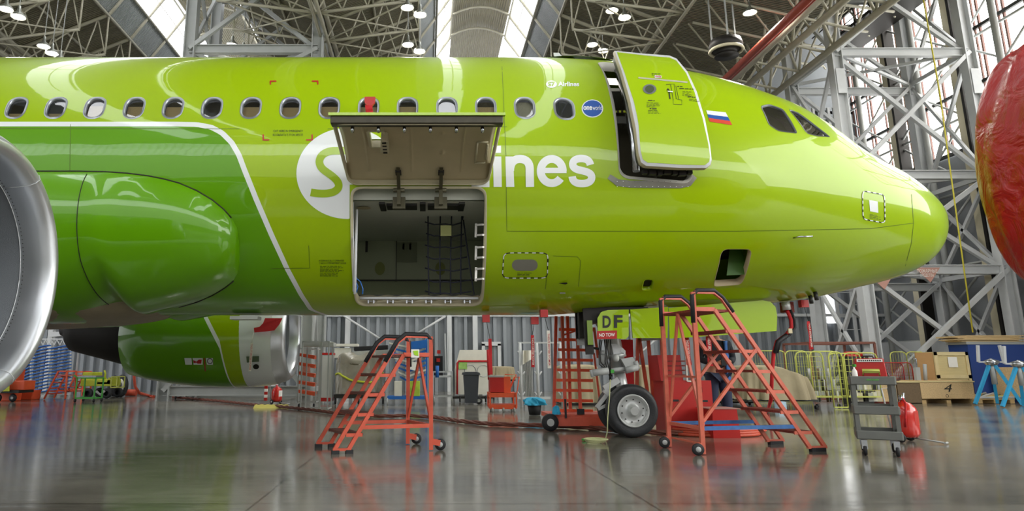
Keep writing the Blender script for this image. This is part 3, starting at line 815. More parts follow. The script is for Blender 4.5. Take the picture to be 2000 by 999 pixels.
decal(poly_shape([(987, 306), (1002, 306), (1004.5, 365.5), (988.5, 365.5)]), 'lettering', M_WHITE)
decal(stroke(bez([(996, 334), (996, 318), (1004, 311), (1015, 311), (1027, 311), (1034.5, 317), (1034.5, 331), (1034.5, 343), (1034.8, 355), (1035, 365.5)], 12), 16), 'lettering', M_WHITE, off=.005)
decal(stroke([(1077.5 + 21.5 * cos(t), 334.5 - 23.6 * sin(t)) for t in [-.02 + (2 * pi - .62) * k / 44 for k in range(45)]], 15.5), 'lettering', M_WHITE)
decal(poly_shape([(1060, 328), (1106, 328), (1106.5, 338.5), (1060, 338.5)]), 'lettering', M_WHITE, off=.005)
decal(stroke(bez([(1153, 322.5), (1151, 313), (1144, 310), (1135, 310), (1124, 310), (1118.5, 315), (1118.5, 321), (1118.5, 329), (1126, 331.5), (1136, 333.5), (1147, 336), (1155.5, 338.5), (1155.5, 347), (1155.5, 355), (1147, 359), (1136.5, 359), (1124, 359), (1118, 354), (1117.5, 345)], 10), 14.5), 'lettering', M_WHITE)
# small titles near the door
decal(poly_shape([(1077 + 10.5 * cos(t), 165 + 7.2 * sin(t)) for t in [2 * pi * k / 28 for k in range(28)]]), 'small_roundel', M_WHITE)
decal(txt('S7', 1070, 160.5, 1084, 169.5, .03), 'small_title', M_LIME, off=.008)
decal(txt('Airlines', 1090, 160, 1131, 169, .03), 'small_title', M_WHITE)
decal(poly_shape([(1157 + 21 * cos(t), 212.5 + 17.5 * sin(t)) for t in [2 * pi * k / 40 for k in range(40)]]), 'round_badge', M_WHITE)
decal(poly_shape([(1157 + 19 * cos(t), 212.5 + 15.8 * sin(t)) for t in [2 * pi * k / 40 for k in range(40)]]), 'round_badge', M_BLUEP, off=.007)
decal(txt('one', 1139, 208.5, 1156, 216, .035), 'badge_lettering', M_WHITE, off=.011); decal(txt('world', 1157, 207, 1175, 216, .0), 'badge_lettering', M_WHITE, off=.011)
fl = lambda a, b: [(1381 + a * 12 * 0 + a * 13, 216 + a * 17.5 + 0), (1417 + a * 9 + 0, 220.5 + a * 17.5 + a * 6), (1417 + b * 12, 220.5 + b * 24), (1384 + b * 5, 216 + b * 24)]
def band(t0, t1):
    f = lambda u, t: (1379 + 38 * u + 13 * t * u + 7 * t * (1 - u), 216 + 4 * u + t * (22 + 3 * u)); return [f(0, t0), f(1, t0), f(1, t1), f(0, t1)]
decal(poly_shape(band(0, .36)), 'flag', M_WHITE); decal(poly_shape(band(.34, .68)), 'flag', M_BLUEP); decal(poly_shape(band(.66, 1)), 'flag', mat('flag red', 'c8402c', .35, coat=.6))
# rescue corners and notes
cr_ = lambda x, y, dx, dy: merge(([(x, y), (x + dx, y), (x + dx, y + 2.5 * (1 if dy > 0 else -1)), (x, y + 2.5 * (1 if dy > 0 else -1))], [[0, 1, 2, 3]]), ([(x, y), (x + 2.5 * (1 if dx > 0 else -1), y), (x + 2.5 * (1 if dx > 0 else -1), y + dy), (x, y + dy)], [[0, 1, 2, 3]]))
for q in ((527, 158, 13, 8), (622, 158, -13, 8), (513, 275, 13, -12), (611, 275, -13, -12)): decal(cr_(*q), 'cut_in_mark', M_REDP, off=.006)
decal(merge(txt('CUT HERE IN EMERGENCY', 534, 254, 592, 258.5, .0), txt('ВСКРЫВАТЬ В ЭТОМ МЕСТЕ', 533, 261.5, 592, 266, .0)), 'stencil_note', M_INK)
decal(merge(txt('HYDRAULICALLY OPERATED', 623, 507.5, 672, 511, .0), txt('CARGO COMPARTMENT DOOR', 623.5, 512.5, 676, 516, .0), lines(625, 520, 672, 8, 2.7, R, th=.8)), 'stencil_note', M_INK)
# refuel style access panels with dashed outlines
def dashed(poly, w, a, b, name):
    pts = interp_poly(poly + [poly[0]], 1.0); on = []; 
    for st in range(0, len(pts) - 1, a + b):
        seg = pts[st:st + a + 1]
        if len(seg) > 1: on.append(stroke(seg, w))
    decal(merge(*[stroke(pts, w, False)]), name, M_INK, off=.004, cell=12); decal(merge(*on), name, M_WHITE, off=.008, cell=12)
dashed(smooth_closed([(984, 494), (1070, 494), (1069, 543), (981, 543)], .17), 1.8, 7, 7, 'dashed_outline')
dashed(smooth_closed([(1684, 373), (1727, 381), (1728, 436), (1685, 428)], .17), 1.8, 6, 5, 'dashed_outline')
decal(poly_shape(rrect(1025, 518, 50, 22, 10.8)), 'access_panel', mat('bare access panel', '8c8a80', .35, .5))
decal(poly_shape([(1697, 391), (1714, 394), (1715, 416), (1699, 413)]), 'access_panel', M_WHITE)
decal(merge(lines(1010, 533, 1040, 3, 2.6, R, th=.8), lines(1698, 419, 1720, 4, 2.4, R, .15, th=.7)), 'stencil_note', M_INK)
decal(([(1090, 552), (1107, 550), (1108, 552.5), (1104, 554)], [[0, 1, 2, 3]]), 'drain_mast', M_VDARK, off=.02)
decal(([(1093, 570.5), (1104, 570.5), (1104, 573), (1093, 573)], [[0, 1, 2, 3]]), 'drain_mast', M_LGREY, off=.01)
# skin seams
SEAM = mat('skin seam', '50680c', .5)
for pts in ([(980, 118), (988, 300), (990, 452), (1440, 452), (1700, 447), (1784, 436)], [(0, 251), (468, 252)], [(1780, 380), (1784, 436), (1780, 475), (1768, 520)], [(530, 525), (605, 524), (603, 480)], [(1130, 560), (1134, 510), (1128, 502), (1080, 500)], [(1065, 565), (1072, 505)], [(640, 252), (660, 252)], [(950, 248), (990, 248)], [(138, 243), (135, 420)]):
    decal(stroke(interp_poly(pts, 14), 1.0), 'skin_seam', SEAM, off=.003, cell=40)
# probes and antennas
b = MB(); X, a = hit(1550, 465); p = surf(X, a); b.tube([p, p + Vector((.03, -.09, 0)), p + Vector((.2, -.11, 0))], .012, 6); wpart(b, 'pitot_probe', M_CHROME, plane)
b = MB(); X, a = hit(1840, 436); 
for q in ((1592, 571), (1582, 578)):
    X, a = hit(*q); p = surf(X, a); b.tube([p, p + Vector((.0, -.02, -.12))], .03, 8)
wpart(b, 'drain_stub', M_DARK, plane)
X = (1113 - CX) / 118; b = MB(); zt_ = ZC + sec(X)[1]
b.prism([(X + .14, D, zt_ - .03), (X - .16, D, zt_ - .03), (X - .22, D, zt_ + .3), (X - .13, D, zt_ + .3)], (0, .03, 0)); wpart(b, 'blade_antenna', M_LSTEEL, plane)
X = (1060 - CX) / 118; b = MB(); b.sheet(lambda s, t: surf(X - .1 + 1.3 * s, -.14 + .5 * t, .05 * sin(pi * s)), 14, 4); wpart(b, 'roof_fairing', M_LIME, plane)

# ---- fairing at the wing root
FT = [(468, 479), (464, 447), (452, 426), (437, 409), (415, 391), (385, 373), (350, 358), (320, 350), (290, 344), (250, 339), (205, 336), (150, 335), (90, 335), (0, 335), (-200, 335)]
FB = [(468, 481), (468, 515), (464, 535), (456, 549), (440, 562), (415, 577), (385, 590), (350, 600), (320, 606), (296, 610)]
cols = []
for i, q in enumerate(FT):
    X, a = hit(*q)
    if i < len(FB): X2, a2 = hit(*FB[i])
    else: X2, a2 = X, min(pi, 2.72 + (i - len(FB)) * .2)
    k = i / (len(FT) - 1); cols.append((X, a, X2, a2, .50 * (1 - (1 - min(1, i / 9)) ** 2.4) , min(1, max(0, (i - 8) / 5))))
cols.append((-10, cols[-1][1], -10, pi, .5, 1))
def fair(s, t, off=0.):
    s = s * (len(cols) - 1); i = min(int(s), len(cols) - 2); f = s - i; A, B = cols[i], cols[i + 1]; c = [A[j] + (B[j] - A[j]) * f for j in range(6)]
    X = c[0] + (c[2] - c[0]) * t; a = c[1] + (c[3] - c[1]) * t; p1 = max(0, sin(pi * t)) ** .55 * (1 - .8 * t ** 3); p2 = sin(pi / 2 * min(1, t * 2.2)) ** .6 * (1 - 1.35 * max(0, t - .45))
    return surf(X, a, c[4] * (p1 * (1 - c[5]) + p2 * c[5]) + off)
b = MB(); b.sheet(fair, 56, 44); b.sheet(lambda s, t: (lambda q: Vector((q.x, 2 * D - q.y, q.z)))(fair(s, t)), 56, 44); wf = wpart(b, 'wing_root_fairing', M_GREEN, plane)
b = MB(); b.tube([fair(.70, .02 + .9 * i / 40, .002) for i in range(41)], .006, 5); wpart(b, 'panel_seam', M_VDARK, wf)
b = MB(); b.tube([surf(*(lambda q: q)(hit(*FT[k])), .006) for k in range(2, 14)], .012, 5); wpart(b, 'panel_seam', M_VDARK, wf)
b = MB(); b.tube([surf(*hit(*FB[k]), .006) for k in range(3, 8)], .010, 5); wpart(b, 'panel_seam', M_VDARK, wf)
b = MB(); b.sheet(lambda s, t: Vector((-7.9 + 3.9 * cos(pi * s), D + 1.75 * sp(cos(2 * pi * t), .8) * max(0, sin(pi * s)) ** .6, 2.02 + .44 * sp(sin(2 * pi * t), .8) * max(0, sin(pi * s)) ** .5)), 40, 40); wpart(b, 'belly_fairing', mat('grimy beige belly panel', '8c8068', .45, var=.35, scale=3), plane)
# white underbelly light patch and wings outside the frame
def wing(sign):
    b = MB(); y0_, y1_ = D - sign * 1.9, D - sign * 12
    pr = [(0, 0), (-.15, .1), (-.6, .22), (-1.6, .32), (-3.2, .28), (-5.2, .05), (-3.4, -.12), (-1.4, -.22), (-.5, -.2), (-.12, -.1)]
    def sct(y, x, z, k): return [Vector((x + q[0] * k, y, z + q[1] * k)) for q in pr]
    A = sct(y0_, -5.4, 2.35, 1.05); B = sct(y1_, -10.6, 3.2, .5); n = len(A)
    b.add(A + B, [(k, (k + 1) % n, n + (k + 1) % n, n + k) for k in range(n)] + [tuple(range(n)), tuple(range(n, 2 * n))], True)
    return wpart(b, 'wing', M_LGREY, plane)
wing(1); wing(-1)
b = MB(); p = at(480, 622, D - .2); b.box((p.x, D - .2, p.z + .0), (.42, .25, .05)); wpart(b, 'belly_panel', M_LGREY, plane)

# ---- engines
def engine(sign, lipx):
    cy = D - sign * 5.75; zc = 1.76
    cowl = [(1.0, -.02), (1.06, -.12), (1.13, -.3), (1.17, -.55), (1.2, -.9), (1.215, -1.4), (1.2, -2.0), (1.14, -2.7), (1.04, -3.3), (.93, -3.75), (.90, -3.76), (.86, -3.3)]
    root = MB(); e = []
    b = MB(); prof = [(r, lipx + t) for r, t in cowl[2:]]; b.lathe(prof, (0, cy, zc), 'X', 72)
    # livery attribute
    vals = []
    for v in b.v:
        x, z = v[0], v[2] - zc
        if x > lipx - .95 and sign < 0: vals.append(.95)
        elif sign < 0: xb = lipx - 1.55 - 0.58 * z - .10 * z * z; vals.append(max(-.9, min(.7, (x - xb) * .75)))
        else: vals.append(-.5)
    o = wpart(b, 'engine', M_COWL, plane, fixn=True); at = o.data.attributes.new('livery', 'FLOAT', 'POINT'); at.data.foreach_set('value', vals)
    b = MB(); lp = [(1.125, -.3), (1.085, -.18), (1.045, -.085), (1.0, -.025), (.955, 0.0), (.91, -.02), (.885, -.06), (.87, -.12), (.86, -.19), (.852, -.27)]
    b.lathe([(r, lipx + t) for r, t in lp], (0, cy, zc), 'X', 96); l = wpart(b, 'intake_lip', M_LIP, o)
    b = MB(); b.lathe([(.852, lipx - .27), (.848, lipx - .31), (.84, lipx - .7), (.85, lipx - 1.1), (.86, lipx - 1.25)], (0, cy, zc), 'X', 72); wpart(b, 'intake_liner', M_LINER, o)
    b = MB()
    for k in range(24):
        a = 2 * pi * k / 24
        f = lambda r, w_: Vector((lipx - 1.1 + w_ * .5, cy + r * cos(a + w_ * .6), zc + r * sin(a + w_ * .6)))
        b.add([f(.25, -.2), f(.85, -.3), f(.85, .12), f(.25, .2)], [(0, 1, 2, 3)], False)
    b.lathe([(0.001, lipx - .72), (.1, lipx - .78), (.2, lipx - .93), (.27, lipx - 1.15)], (0, cy, zc), 'X', 24)
    b.lathe([(.84, lipx - 1.3), (.001, lipx - 1.3)], (0, cy, zc), 'X', 24)
    wpart(b, 'fan', M_DARK, o)
    b = MB(); b.lathe([(.84, lipx - 3.4), (.84, lipx - 3.85), (.70, lipx - 4.4), (.55, lipx - 5.0), (.50, lipx - 5.2), (.42, lipx - 5.27), (.2, lipx - 5.3), (.14, lipx - 5.5), (.001, lipx - 5.52)], (0, cy, zc + .12), 'X', 48)
    wpart(b, 'exhaust_nozzle', M_VDARK, o)
    b = MB(); b.prism([(lipx - 1.2, cy - .15, zc + 1.1), (lipx - 4.2, cy - .15, zc + 1.5), (lipx - 6.5, cy - .15, zc + 1.3), (lipx - 5.2, cy - .15, zc + .4), (lipx - 3.4, cy - .15, zc + .7)], (0, .3, 0)); wpart(b, 'pylon', M_LGREY, o)
    return o, cy, zc
LIPX = -3.27
e1, ey1, ez1 = engine(1, LIPX); e2, ey2, ez2 = engine(-1, -3.13)
# lip joints and rivets on the near intake
b = MB()
for g in (-1.06, 1.02): 
    b.tube([Vector((LIPX + t, ey1 + r * cos(g) * 1.0, ez1 + r * sin(g))) for r, t in ((1.005, -.025), (.952, .004), (.908, -.017), (.881, -.06), (.866, -.12), (.856, -.19), (.848, -.27))], .0025, 4)
b.tube([Vector((LIPX - .275, ey1 + .846 * cos(t), ez1 + .846 * sin(t))) for t in [2 * pi * k / 90 for k in range(91)]], .004, 4)
wpart(b, 'lip_joint', M_LSTEEL, e1)
b = MB()
for k in range(150):
    t = 2 * pi * k / 150; c_ = Vector((LIPX - .25, ey1 + .848 * cos(t), ez1 + .848 * sin(t))); b.box(c_, (.006, .006, .006))
wpart(b, 'rivet_row', M_DARK, e1)
# markings on the far engine
def on_eng(px, py, off):
    y = ey2 - 1.18
    for it in range(4):
        p = at(px, py, y); z = max(-1.15, min(1.15, p.z - ez2)); r = 1.205; y = ey2 - sqrt(max(.01, r * r - z * z)) - off
    return at(px, py, y)
dk = lambda sh, m, off=.01, nm='cowl_marking': decal(sh, nm, m, parent=e2, off=off, cell=6, sf=on_eng)
dk(poly_shape([(360, 700), (374, 700), (375, 713), (362, 713)]), M_WHITE); dk(poly_shape([(376, 700), (396, 700), (396, 713), (378, 713)]), M_WHITE); dk(poly_shape([(402, 700), (416, 700), (416, 713), (404, 713)]), M_WHITE)
dk(poly_shape([(377, 704), (384, 707), (388, 703), (394, 703), (393, 711), (386, 711), (384, 709), (378, 710)]), M_REDP, .016)
dk(poly_shape([(398, 700), (400, 700), (402, 726), (400, 726)]), M_REDP); dk(stroke([(410 + 5 * cos(t), 706 + 5 * sin(t)) for t in [pi * k / 8 for k in range(17)]], 1.4), M_INK, .016)
dk(poly_shape([(481, 697), (506, 696), (506, 707), (482, 709)]), mat('dark green plate', '5a6a50', .5)); dk(poly_shape([(500 + 6 * cos(t), 717 + 5 * sin(t)) for t in [pi * k / 8 for k in range(16)]]), M_VDARK)
# ------------------------------------------------------------ cargo bay
cr = rims[len(WIN_PX)]
fr = rim_strip(cr, .012, -.09, 'cargo_door_frame', M_TAN2, plane, .025, .012)
cx0 = min(p[0] for p in cr); cx1 = max(p[0] for p in cr)
zc_top = at(800, 388, 9.15).z; zb_ = surf(0, max(p[1] for p in cr) / RR_).z
zsill = at(800, 577, surf(0, (max(p[1] for p in cr) - .12) / RR_).y).z
hold = None
yb_ = 12.3
zl_ = at(800, 548, yb_ - .05).z; zb3 = max(zsill + .02, 2.0)
b = MB(); b.add([(-1.7, yb_, zc_top), (1.15, yb_, zc_top), (1.15, yb_, zl_), (-1.7, yb_, zl_), (1.15, 11.75, zb3 - .02), (-1.7, 11.75, zb3 - .02)], [(0, 1, 2, 3), (3, 2, 4, 5)], False); hold = wpart(b, 'cargo_hold', M_HOLDG, plane)
b = MB(); b.sheet(lambda s, t: Vector((-1.7 + 2.85 * s, 9.22 + (yb_ - 9.22) * t, zc_top - .02)), 2, 2); b.prism([(-1.2, 9.24, zc_top), (1.0, 9.24, zc_top), (1.0, 9.24, zc_top + .2), (-1.2, 9.24, zc_top + .2)], (0, .05, 0)); wpart(b, 'ceiling_lining', M_HOLDC, hold)
b = MB(); b.box((-.27, 11.0, zb3 - .03), (2.7, 1.4, .04)); wpart(b, 'hold_floor', M_DARK, hold)
def hullp(X, z0, z1, ins, yback, n=14):
    q = []
    for k in range(n + 1):
        z = z0 + (z1 - z0) * k / n; w, t, bq, zm = sec(X); c = (z - ZC - zm) / ((t - zm) if z > ZC + zm else (zm - bq)); c = max(-.999, min(.999, c))
        q.append((X, D - w * sqrt(1 - c * c) + ins, z))
    return q + [(X, yback, z1), (X, yback, z0)]
for X_ in (-1.66, 1.12):
    b = MB(); b.prism(hullp(X_, zb3, zc_top, .07, 11.7), (.03, 0, 0)); wpart(b, 'side_lining', M_HOLDC, hold)
b = MB(); b.bar((-1.6, yb_ - .02, at(800, 466, yb_).z), (1.1, yb_ - .02, at(800, 466, yb_).z), .02, .02); b.bar((-1.6, yb_ - .02, at(800, 548, yb_).z), (1.1, yb_ - .02, at(800, 548, yb_).z), .02, .02)
b.bar((at(774, 500, yb_).x, yb_ - .02, 2.2), (at(774, 500, yb_).x, yb_ - .02, at(800, 466, yb_).z), .012)
b.box(at(737, 446, yb_ - .02), (.4, .02, .13)); b.box(at(716, 482, yb_ - .02), (.04, .02, .2)); wpart(b, 'wall_trim', M_VDARK, hold)
b = MB()
for i in range(46): 
    p = at(700 + 4.6 * i, 467, yb_ - .03); b.add([p, p + Vector((.025, 0, 0)), p + Vector((.04, 0, .03)), p + Vector((.015, 0, .03))], [(0, 1, 2, 3)], False)
wpart(b, 'hazard_tape', M_LGREY, hold)
p = at(786, 488, yb_ - .02); q = at(803, 488, yb_ - .02)
b = MB(); b.box(at(795, 493, yb_ - .015), (.36, .01, .36)); wpart(b, 'hold_placard', mat('pale green placard', '747a5e', .6), hold)
flat_text('11', p, (q.x - p.x, 0, 0), (0, 0, .11), M_INK, 'hold_number', hold, .02).location = -Vector(plane.location)
b = MB(); c_ = at(742, 525, yb_ - .02); b.lathe([(.001, 0), (.09, 0)], c_, 'Y', 20, sy=1.3); c_ = at(860, 525, yb_ - .02); b.lathe([(.001, 0), (.09, 0)], c_, 'Y', 20, sy=1.3); wpart(b, 'round_placard', mat('yellow green placard', '7d8440', .6), hold)
b = MB(); c_ = at(711, 386, 9.6); b.lathe([(.001, 0), (.1, 0)], (c_.x, c_.y, zc_top - .03), 'Z', 20); wpart(b, 'hold_lamp', M_TAN, hold)
b = MB() # cargo net
for px0, px1 in ((836, 838), (860, 860), (882, 880), (902, 900), (905, 926)):
    b.tube([at(px0, 418 if px0 != 905 else 430, 10.2), at((px0 + px1) / 2 - 1, 500, 10.15), at(px1, 576, 10.1)], .011, 5)
for k in range(7):
    y = 434 + 22.5 * k; b.tube([at(830 + (2 if k % 2 else 0), y, 10.18), at(848, y + 5, 10.15), at(870, y + 4, 10.15), at(885, y + 6, 10.15), at(903 + 3 * k, y + 1, 10.15)], .011, 5)
b.tube([at(836, 418, 10.2), at(837, 404, 10.2)], .02, 6); b.tube([at(908, 400, 10.2), at(903, 430, 10.2)], .012, 6)
wpart(b, 'cargo_net', mat('dark blue net webbing', '20232f', .7), hold)
b = MB(); c_ = at(871, 451, 10.1); b.box(c_, (.16, .005, .16)); wpart(b, 'net_tag', mat('pale yellow tag', 'b9bd7a', .6), hold)
b = MB()
for y in (440, 484, 526):
    for dy in (0, 20): b.bar(at(930, y + dy, 9.6), at(944, y + dy - 1, 9.25), .025)
    b.bar(at(930, y - 3, 9.6), at(929, y + 24, 9.6), .03)
wpart(b, 'white_bracket', M_PAPER, hold)
b = MB(); b.tube([at(697, 410, 9.3), at(695, 500, 9.3), at(693, 575, 9.3)], .018, 8); b.tube([at(690, 395, 9.25), at(690, 570, 9.35)], .01, 6); wpart(b, 'white_stay', M_LSTEEL, hold)
b = MB(); b.tube([at(694, 535, 9.4), at(697, 545, 9.4), at(704, 551, 9.4), at(709, 565, 9.4), at(708, 575, 9.4)], .008, 6); b.tube([at(694, 548, 9.4), at(699, 560, 9.4), at(696, 572, 9.4)], .008, 6); wpart(b, 'blue_cord', M_BLUE, hold)
# sill with latches
b = MB(); ua = max(p[1] for p in cr); 
b.sheet(lambda s, t: surf(cx0 + .05 + (cx1 - cx0 - .1) * s, (ua - .015 - .17 * t) / RR_, -.06 - .02 * abs(sin(20 * s))), 60, 4); sl = wpart(b, 'door_sill', M_TAN2, plane)
b = MB(); b.tube([surf(cx0 + .06 + (cx1 - cx0 - .12) * s / 20, (ua - .18) / RR_, -.03) for s in range(21)], .02, 8); wpart(b, 'sill_rail', M_LSTEEL, sl)
for k in range(6):
    b = MB(); X = cx0 + .22 + (cx1 - cx0 - .44) * k / 5; p = surf(X, (ua - .1) / RR_, -.03)
    for dx in (-.04, .04): b.box(p + Vector((dx, 0, 0)), (.018, .05, .08))
    b.tube([p + Vector((-.06, 0, -.01)), p + Vector((.06, 0, -.01))], .012, 6); wpart(b, 'door_latch', M_CHROME, sl)
# the raised cargo door
HT = surf(0, min(p[1] for p in cr) / RR_, .03)
dl, dr_ = cx0 - .01, cx1 + .01
E0 = Vector((0, HT.y - .02, HT.z + .05)); E1 = at(832, 240, 7.30)
ch = (E1 - E0); cl = ch.length; cd = ch.normalized(); nn = Vector((0, cd.z, -cd.y)); nn = nn if nn.z > 0 else -nn
def dsurf(x, t, off=0., sag=.20):
    k = 4 * sag * t * (1 - t); return Vector((x, 0, 0)) + Vector((0, E0.y, E0.z)) + cd * (cl * t) + nn * (k + off)
cdoor = None
def cut_vent(b, nu, nv):
    keep = [k for k in range(len(b.f)) if not (.185 < (k // nv + .5) / nu < .285 and .42 < (k % nv + .5) / nv < .70)]
    b.f = [b.f[k] for k in keep]; b.mi = [b.mi[k] for k in keep]; b.sm = [b.sm[k] for k in keep]
def inner(s, t, off=0.):
    return dsurf(dl + (dr_ - dl) * s, t, off)
b = MB(); poly = rrect(.5, .5, 1, 1, .07, 6)
b.sheet(lambda s, t: inner(s, t, .10), 50, 50); cut_vent(b, 50, 50); cdoor = wpart(b, 'cargo_door', M_LIME, plane)
b = MB()
def liner(s, t):
    e = min(s, 1 - s) * (dr_ - dl); f = min(t, 1 - t) * cl; d_ = min(1, min(e, f) / .05); k = d_ * d_ * (3 - 2 * d_)
    g = 0
    for gx in (.155, .455, .80): g = max(g, max(0, 1 - abs(s - gx) / .009) * (.1 < t < .93))
    for (gx, gt) in ((.66, .62), (.665, .32)):
        q = abs(s - gx) / .022 + abs(t - gt) / .028; g = max(g, max(0, 1 - q) * 2)
    for gx in (.36, .66): # hinge pockets
        pass
    return inner(s, t, .02 + .03 * (1 - k) - .018 * g)
b.sheet(liner, 160, 60); cut_vent(b, 160, 60); wpart(b, 'door_lining', M_TAN, cdoor)
b = MB() # rim
rim2 = [(dl + (dr_ - dl) * x, t) for x, t in poly]; n = len(rim2)
A = [dsurf(x, t, .11) for x, t in rim2]; B = [dsurf(x, t, -.015) for x, t in rim2]; C3 = [dsurf(x + (.03 if x < 0 else -.03), min(.98, max(.02, t)), -.015) for x, t in rim2]
b.add(A + B, [(k, (k + 1) % n, n + (k + 1) % n, n + k) for k in range(n)], True)
b.tube(B + [B[0]], .016, 6); wpart(b, 'door_rim', M_TAN2, cdoor)
b = MB() # latch beam along the lower (now outer) edge
b.bar(inner(-.01, .985, .02), inner(1.01, .985, .02), .13, .10, (0, 0, 1)); lb = wpart(b, 'latch_beam', mat('greasy latch beam', '3a3629', .4, .4, var=.4, scale=12), cdoor, bevel=.015)
b = MB(); b.bar(inner(-.02, 1.03, .1), inner(1.02, 1.03, .1), .05, .03); wpart(b, 'door_edge', M_LIME, cdoor)
for k in range(6):
    b = MB(); s = .115 + .155 * k; b.tube([inner(s, .955, -.05), inner(s, .955, -.09), inner(s, .93, -.10), inner(s, .92, -.05)], .02, 6); wpart(b, 'latch_hook', M_CHROME, lb)
# vent grille box and small frame on the lining
b = MB(); c_ = inner(.245, .57, 0)
for a_, q in ((.175, .66), (.30, .66), (.30, .40), (.175, .40)): pass

for (s0, t0), (s1, t1) in (((.185, .42), (.185, .70)), ((.285, .42), (.285, .70)), ((.185, .70), (.285, .70)), ((.185, .42), (.285, .42))): b.bar(inner(s0, t0, .03), inner(s1, t1, .03), .03, .09)
wpart(b, 'vent_surround', M_TAN2, cdoor)
b = MB(); c_ = inner(.27, .50, -.05); b.prism([inner(.25, .42, -.1), inner(.31, .42, -.1), inner(.31, .62, -.1), inner(.27, .66, -.1)], (0, 0, .12)); wpart(b, 'vent_box', M_TAN2, cdoor, bevel=.008)
b = MB()
for k in range(4): b.box(inner(.285, .44 + .055 * k, -.105), (.05, .035, .02))
wpart(b, 'vent_slot', M_VDARK, cdoor)
b = MB()
for (s0, t0, s1, t1) in ((.895, .2, .965, .2), (.895, .47, .965, .47), (.895, .2, .895, .47), (.965, .24, .965, .44)): b.tube([inner(s0, t0, .012), inner(s1, t1, .012)], .014, 6)
wpart(b, 'raised_frame', M_TAN2, cdoor)
for s in (.36, .66):
    b = MB(); b.box(inner(s, .10, .0), (.075, .2, .03)); wpart(b, 'hinge_pocket', M_VDARK, cdoor)
    b = MB(); b.bar(inner(s, .16, -.02), inner(s, -.03, -.03), .045, .05); b.box(inner(s, -.03, -.05) + Vector((0, .05, -.10)), (.05, .12, .2)); b.box(inner(s, -.03, -.05) + Vector((0, .12, -.16)), (.17, .1, .16)); b.tube([inner(s - .04, -.04, -.04), inner(s + .04, -.04, -.04)], .03, 8)
    wpart(b, 'hinge_arm', mat('dark hinge metal', '55523f', .4, .5), cdoor)
# strip of ceiling fittings under the hinges
b = MB()
for x0_, x1_ in ((-.12 + cx0 + .6, cx0 + .9), (cx0 + 1.05, cx0 + 1.5)): b.box(((x0_ + x1_) / 2, 9.5, zc_top - .03), (x1_ - x0_, .3, .04))
for x in (cx0 + .42, cx0 + .98, cx0 + 1.52): b.box((x, 9.5, zc_top - .035), (.08, .45, .03))
wpart(b, 'ceiling_fitting', M_DARK, hold)

# ------------------------------------------------------------ cabin door opening and door
dm = rims[len(WIN_PX) + 1]
rim_strip(dm, .01, -.12, 'door_surround', mat('white grey door surround', 'a9a79d', .45), plane, .03, .012)
sp_ = [(1188, 338), (1207, 335), (1207, 345), (1216, 352), (1332, 354), (1346, 345), (1346, 335), (1357, 340), (1357, 350), (1342, 365), (1200, 363), (1189, 350)]
vs_ = sp_; fs_ = [[0, 1, 2, 11 - 0], ]
decal(stroke([(1189, 345), (1206, 357), (1230, 360), (1330, 361), (1345, 358), (1357, 345)], [10, 13, 14, 14, 13, 10]), 'scuff_plate', mat('bare scuff plate', '84857b', .3, .7, var=.2), off=.008)
b = MB()
for k in range(13):
    X, a = hit(1205 + 11.5 * k, 365); b.box(surf(X, a, .01), (.006, .01, .006)); X, a = hit(1205 + 11.5 * k, 355); b.box(surf(X, a, .01), (.006, .01, .006))
wpart(b, 'rivet_row', M_CHROME, plane)
dxl = min(p[0] for p in dm); dxr = max(p[0] for p in dm); zs = surf(3, max(p[1] for p in dm) / RR_).z
b = MB() # galley interior seen through the gap
b.box(((dxl + dxr) / 2, D + .2, zs + .85), (dxr - dxl + .6, .05, 1.75)); gal = wpart(b, 'galley', mat('dim galley wall', '8b836e', .6), plane)
b = MB(); b.box(((dxl + dxr) / 2, D - .65, zs - .02), (dxr - dxl + .6, 1.7, .05)); wpart(b, 'entry_floor', M_DARK, gal)
for X_ in (dxl - .3, dxr + .22):
    b = MB(); b.prism(hullp(X_, zs, zs + 1.75, .08, D + .1), (.04, 0, 0)); wpart(b, 'side_wall', mat('galley side wall', '75705c', .6), gal)
b = MB(); b.box((dxl + .3, D - .35, zs + 1.74), (1.2, 1.0, .05)); b.box((dxl + .2, D - .2, zs + 1.45), (.9, .2, .12)); wpart(b, 'ceiling_panel', M_LGREY, gal)
b = MB(); b.box((dxl + .05, D - .15, zs + 1.5), (.5, .3, .1)); b.prism([(dxl + .0, D - .9, zs), (dxl + .32, D - .9, zs), (dxl + .3, D - .9, zs + .75), (dxl + .1, D - .9, zs + .85)], (0, .3, 0)); wpart(b, 'seat_cover', mat('olive seat cover', '6f6a44', .8, bump=.3), gal)
b = MB(); b.prism([(dxl + .1, D - .6, zs + .9), (dxl + .3, D - .6, zs + 1.0), (dxl + .3, D - .6, zs + 1.5), (dxl + .2, D - .6, zs + 1.4)], (0, .04, 0)); wpart(b, 'grey_frame', M_LSTEEL, gal)
b = MB(); b.prism([at(1172, 152, 9.9), at(1214, 154, 9.9), at(1218, 166, 9.9), at(1178, 164, 9.9)], (0, .02, 0)); wpart(b, 'glow_panel', emis('glowing white panel', 'fff6e6', 1.6), gal)  # white panel, not a lamp; glow added to brighten the dark entry
b = MB(); n_ = 9
for k in range(n_):
    b.cur = k % 2; p = at(1196 + 4.2 * k, 218.5, 9.2); q = at(1196 + 4.2 * (k + 1), 218.2, 9.2); b.bar(p, q, .02, .03)
wpart(b, 'barrier_strap', [M_VDARK, M_YEL2], gal)
DDY = .42
def dhit(x, y): return hit(x, y, DDY)
def dmap(x, y, off=0.):
    X, a = dhit(x, y); return surf(X, a, off) + Vector((0, -DDY, 0))
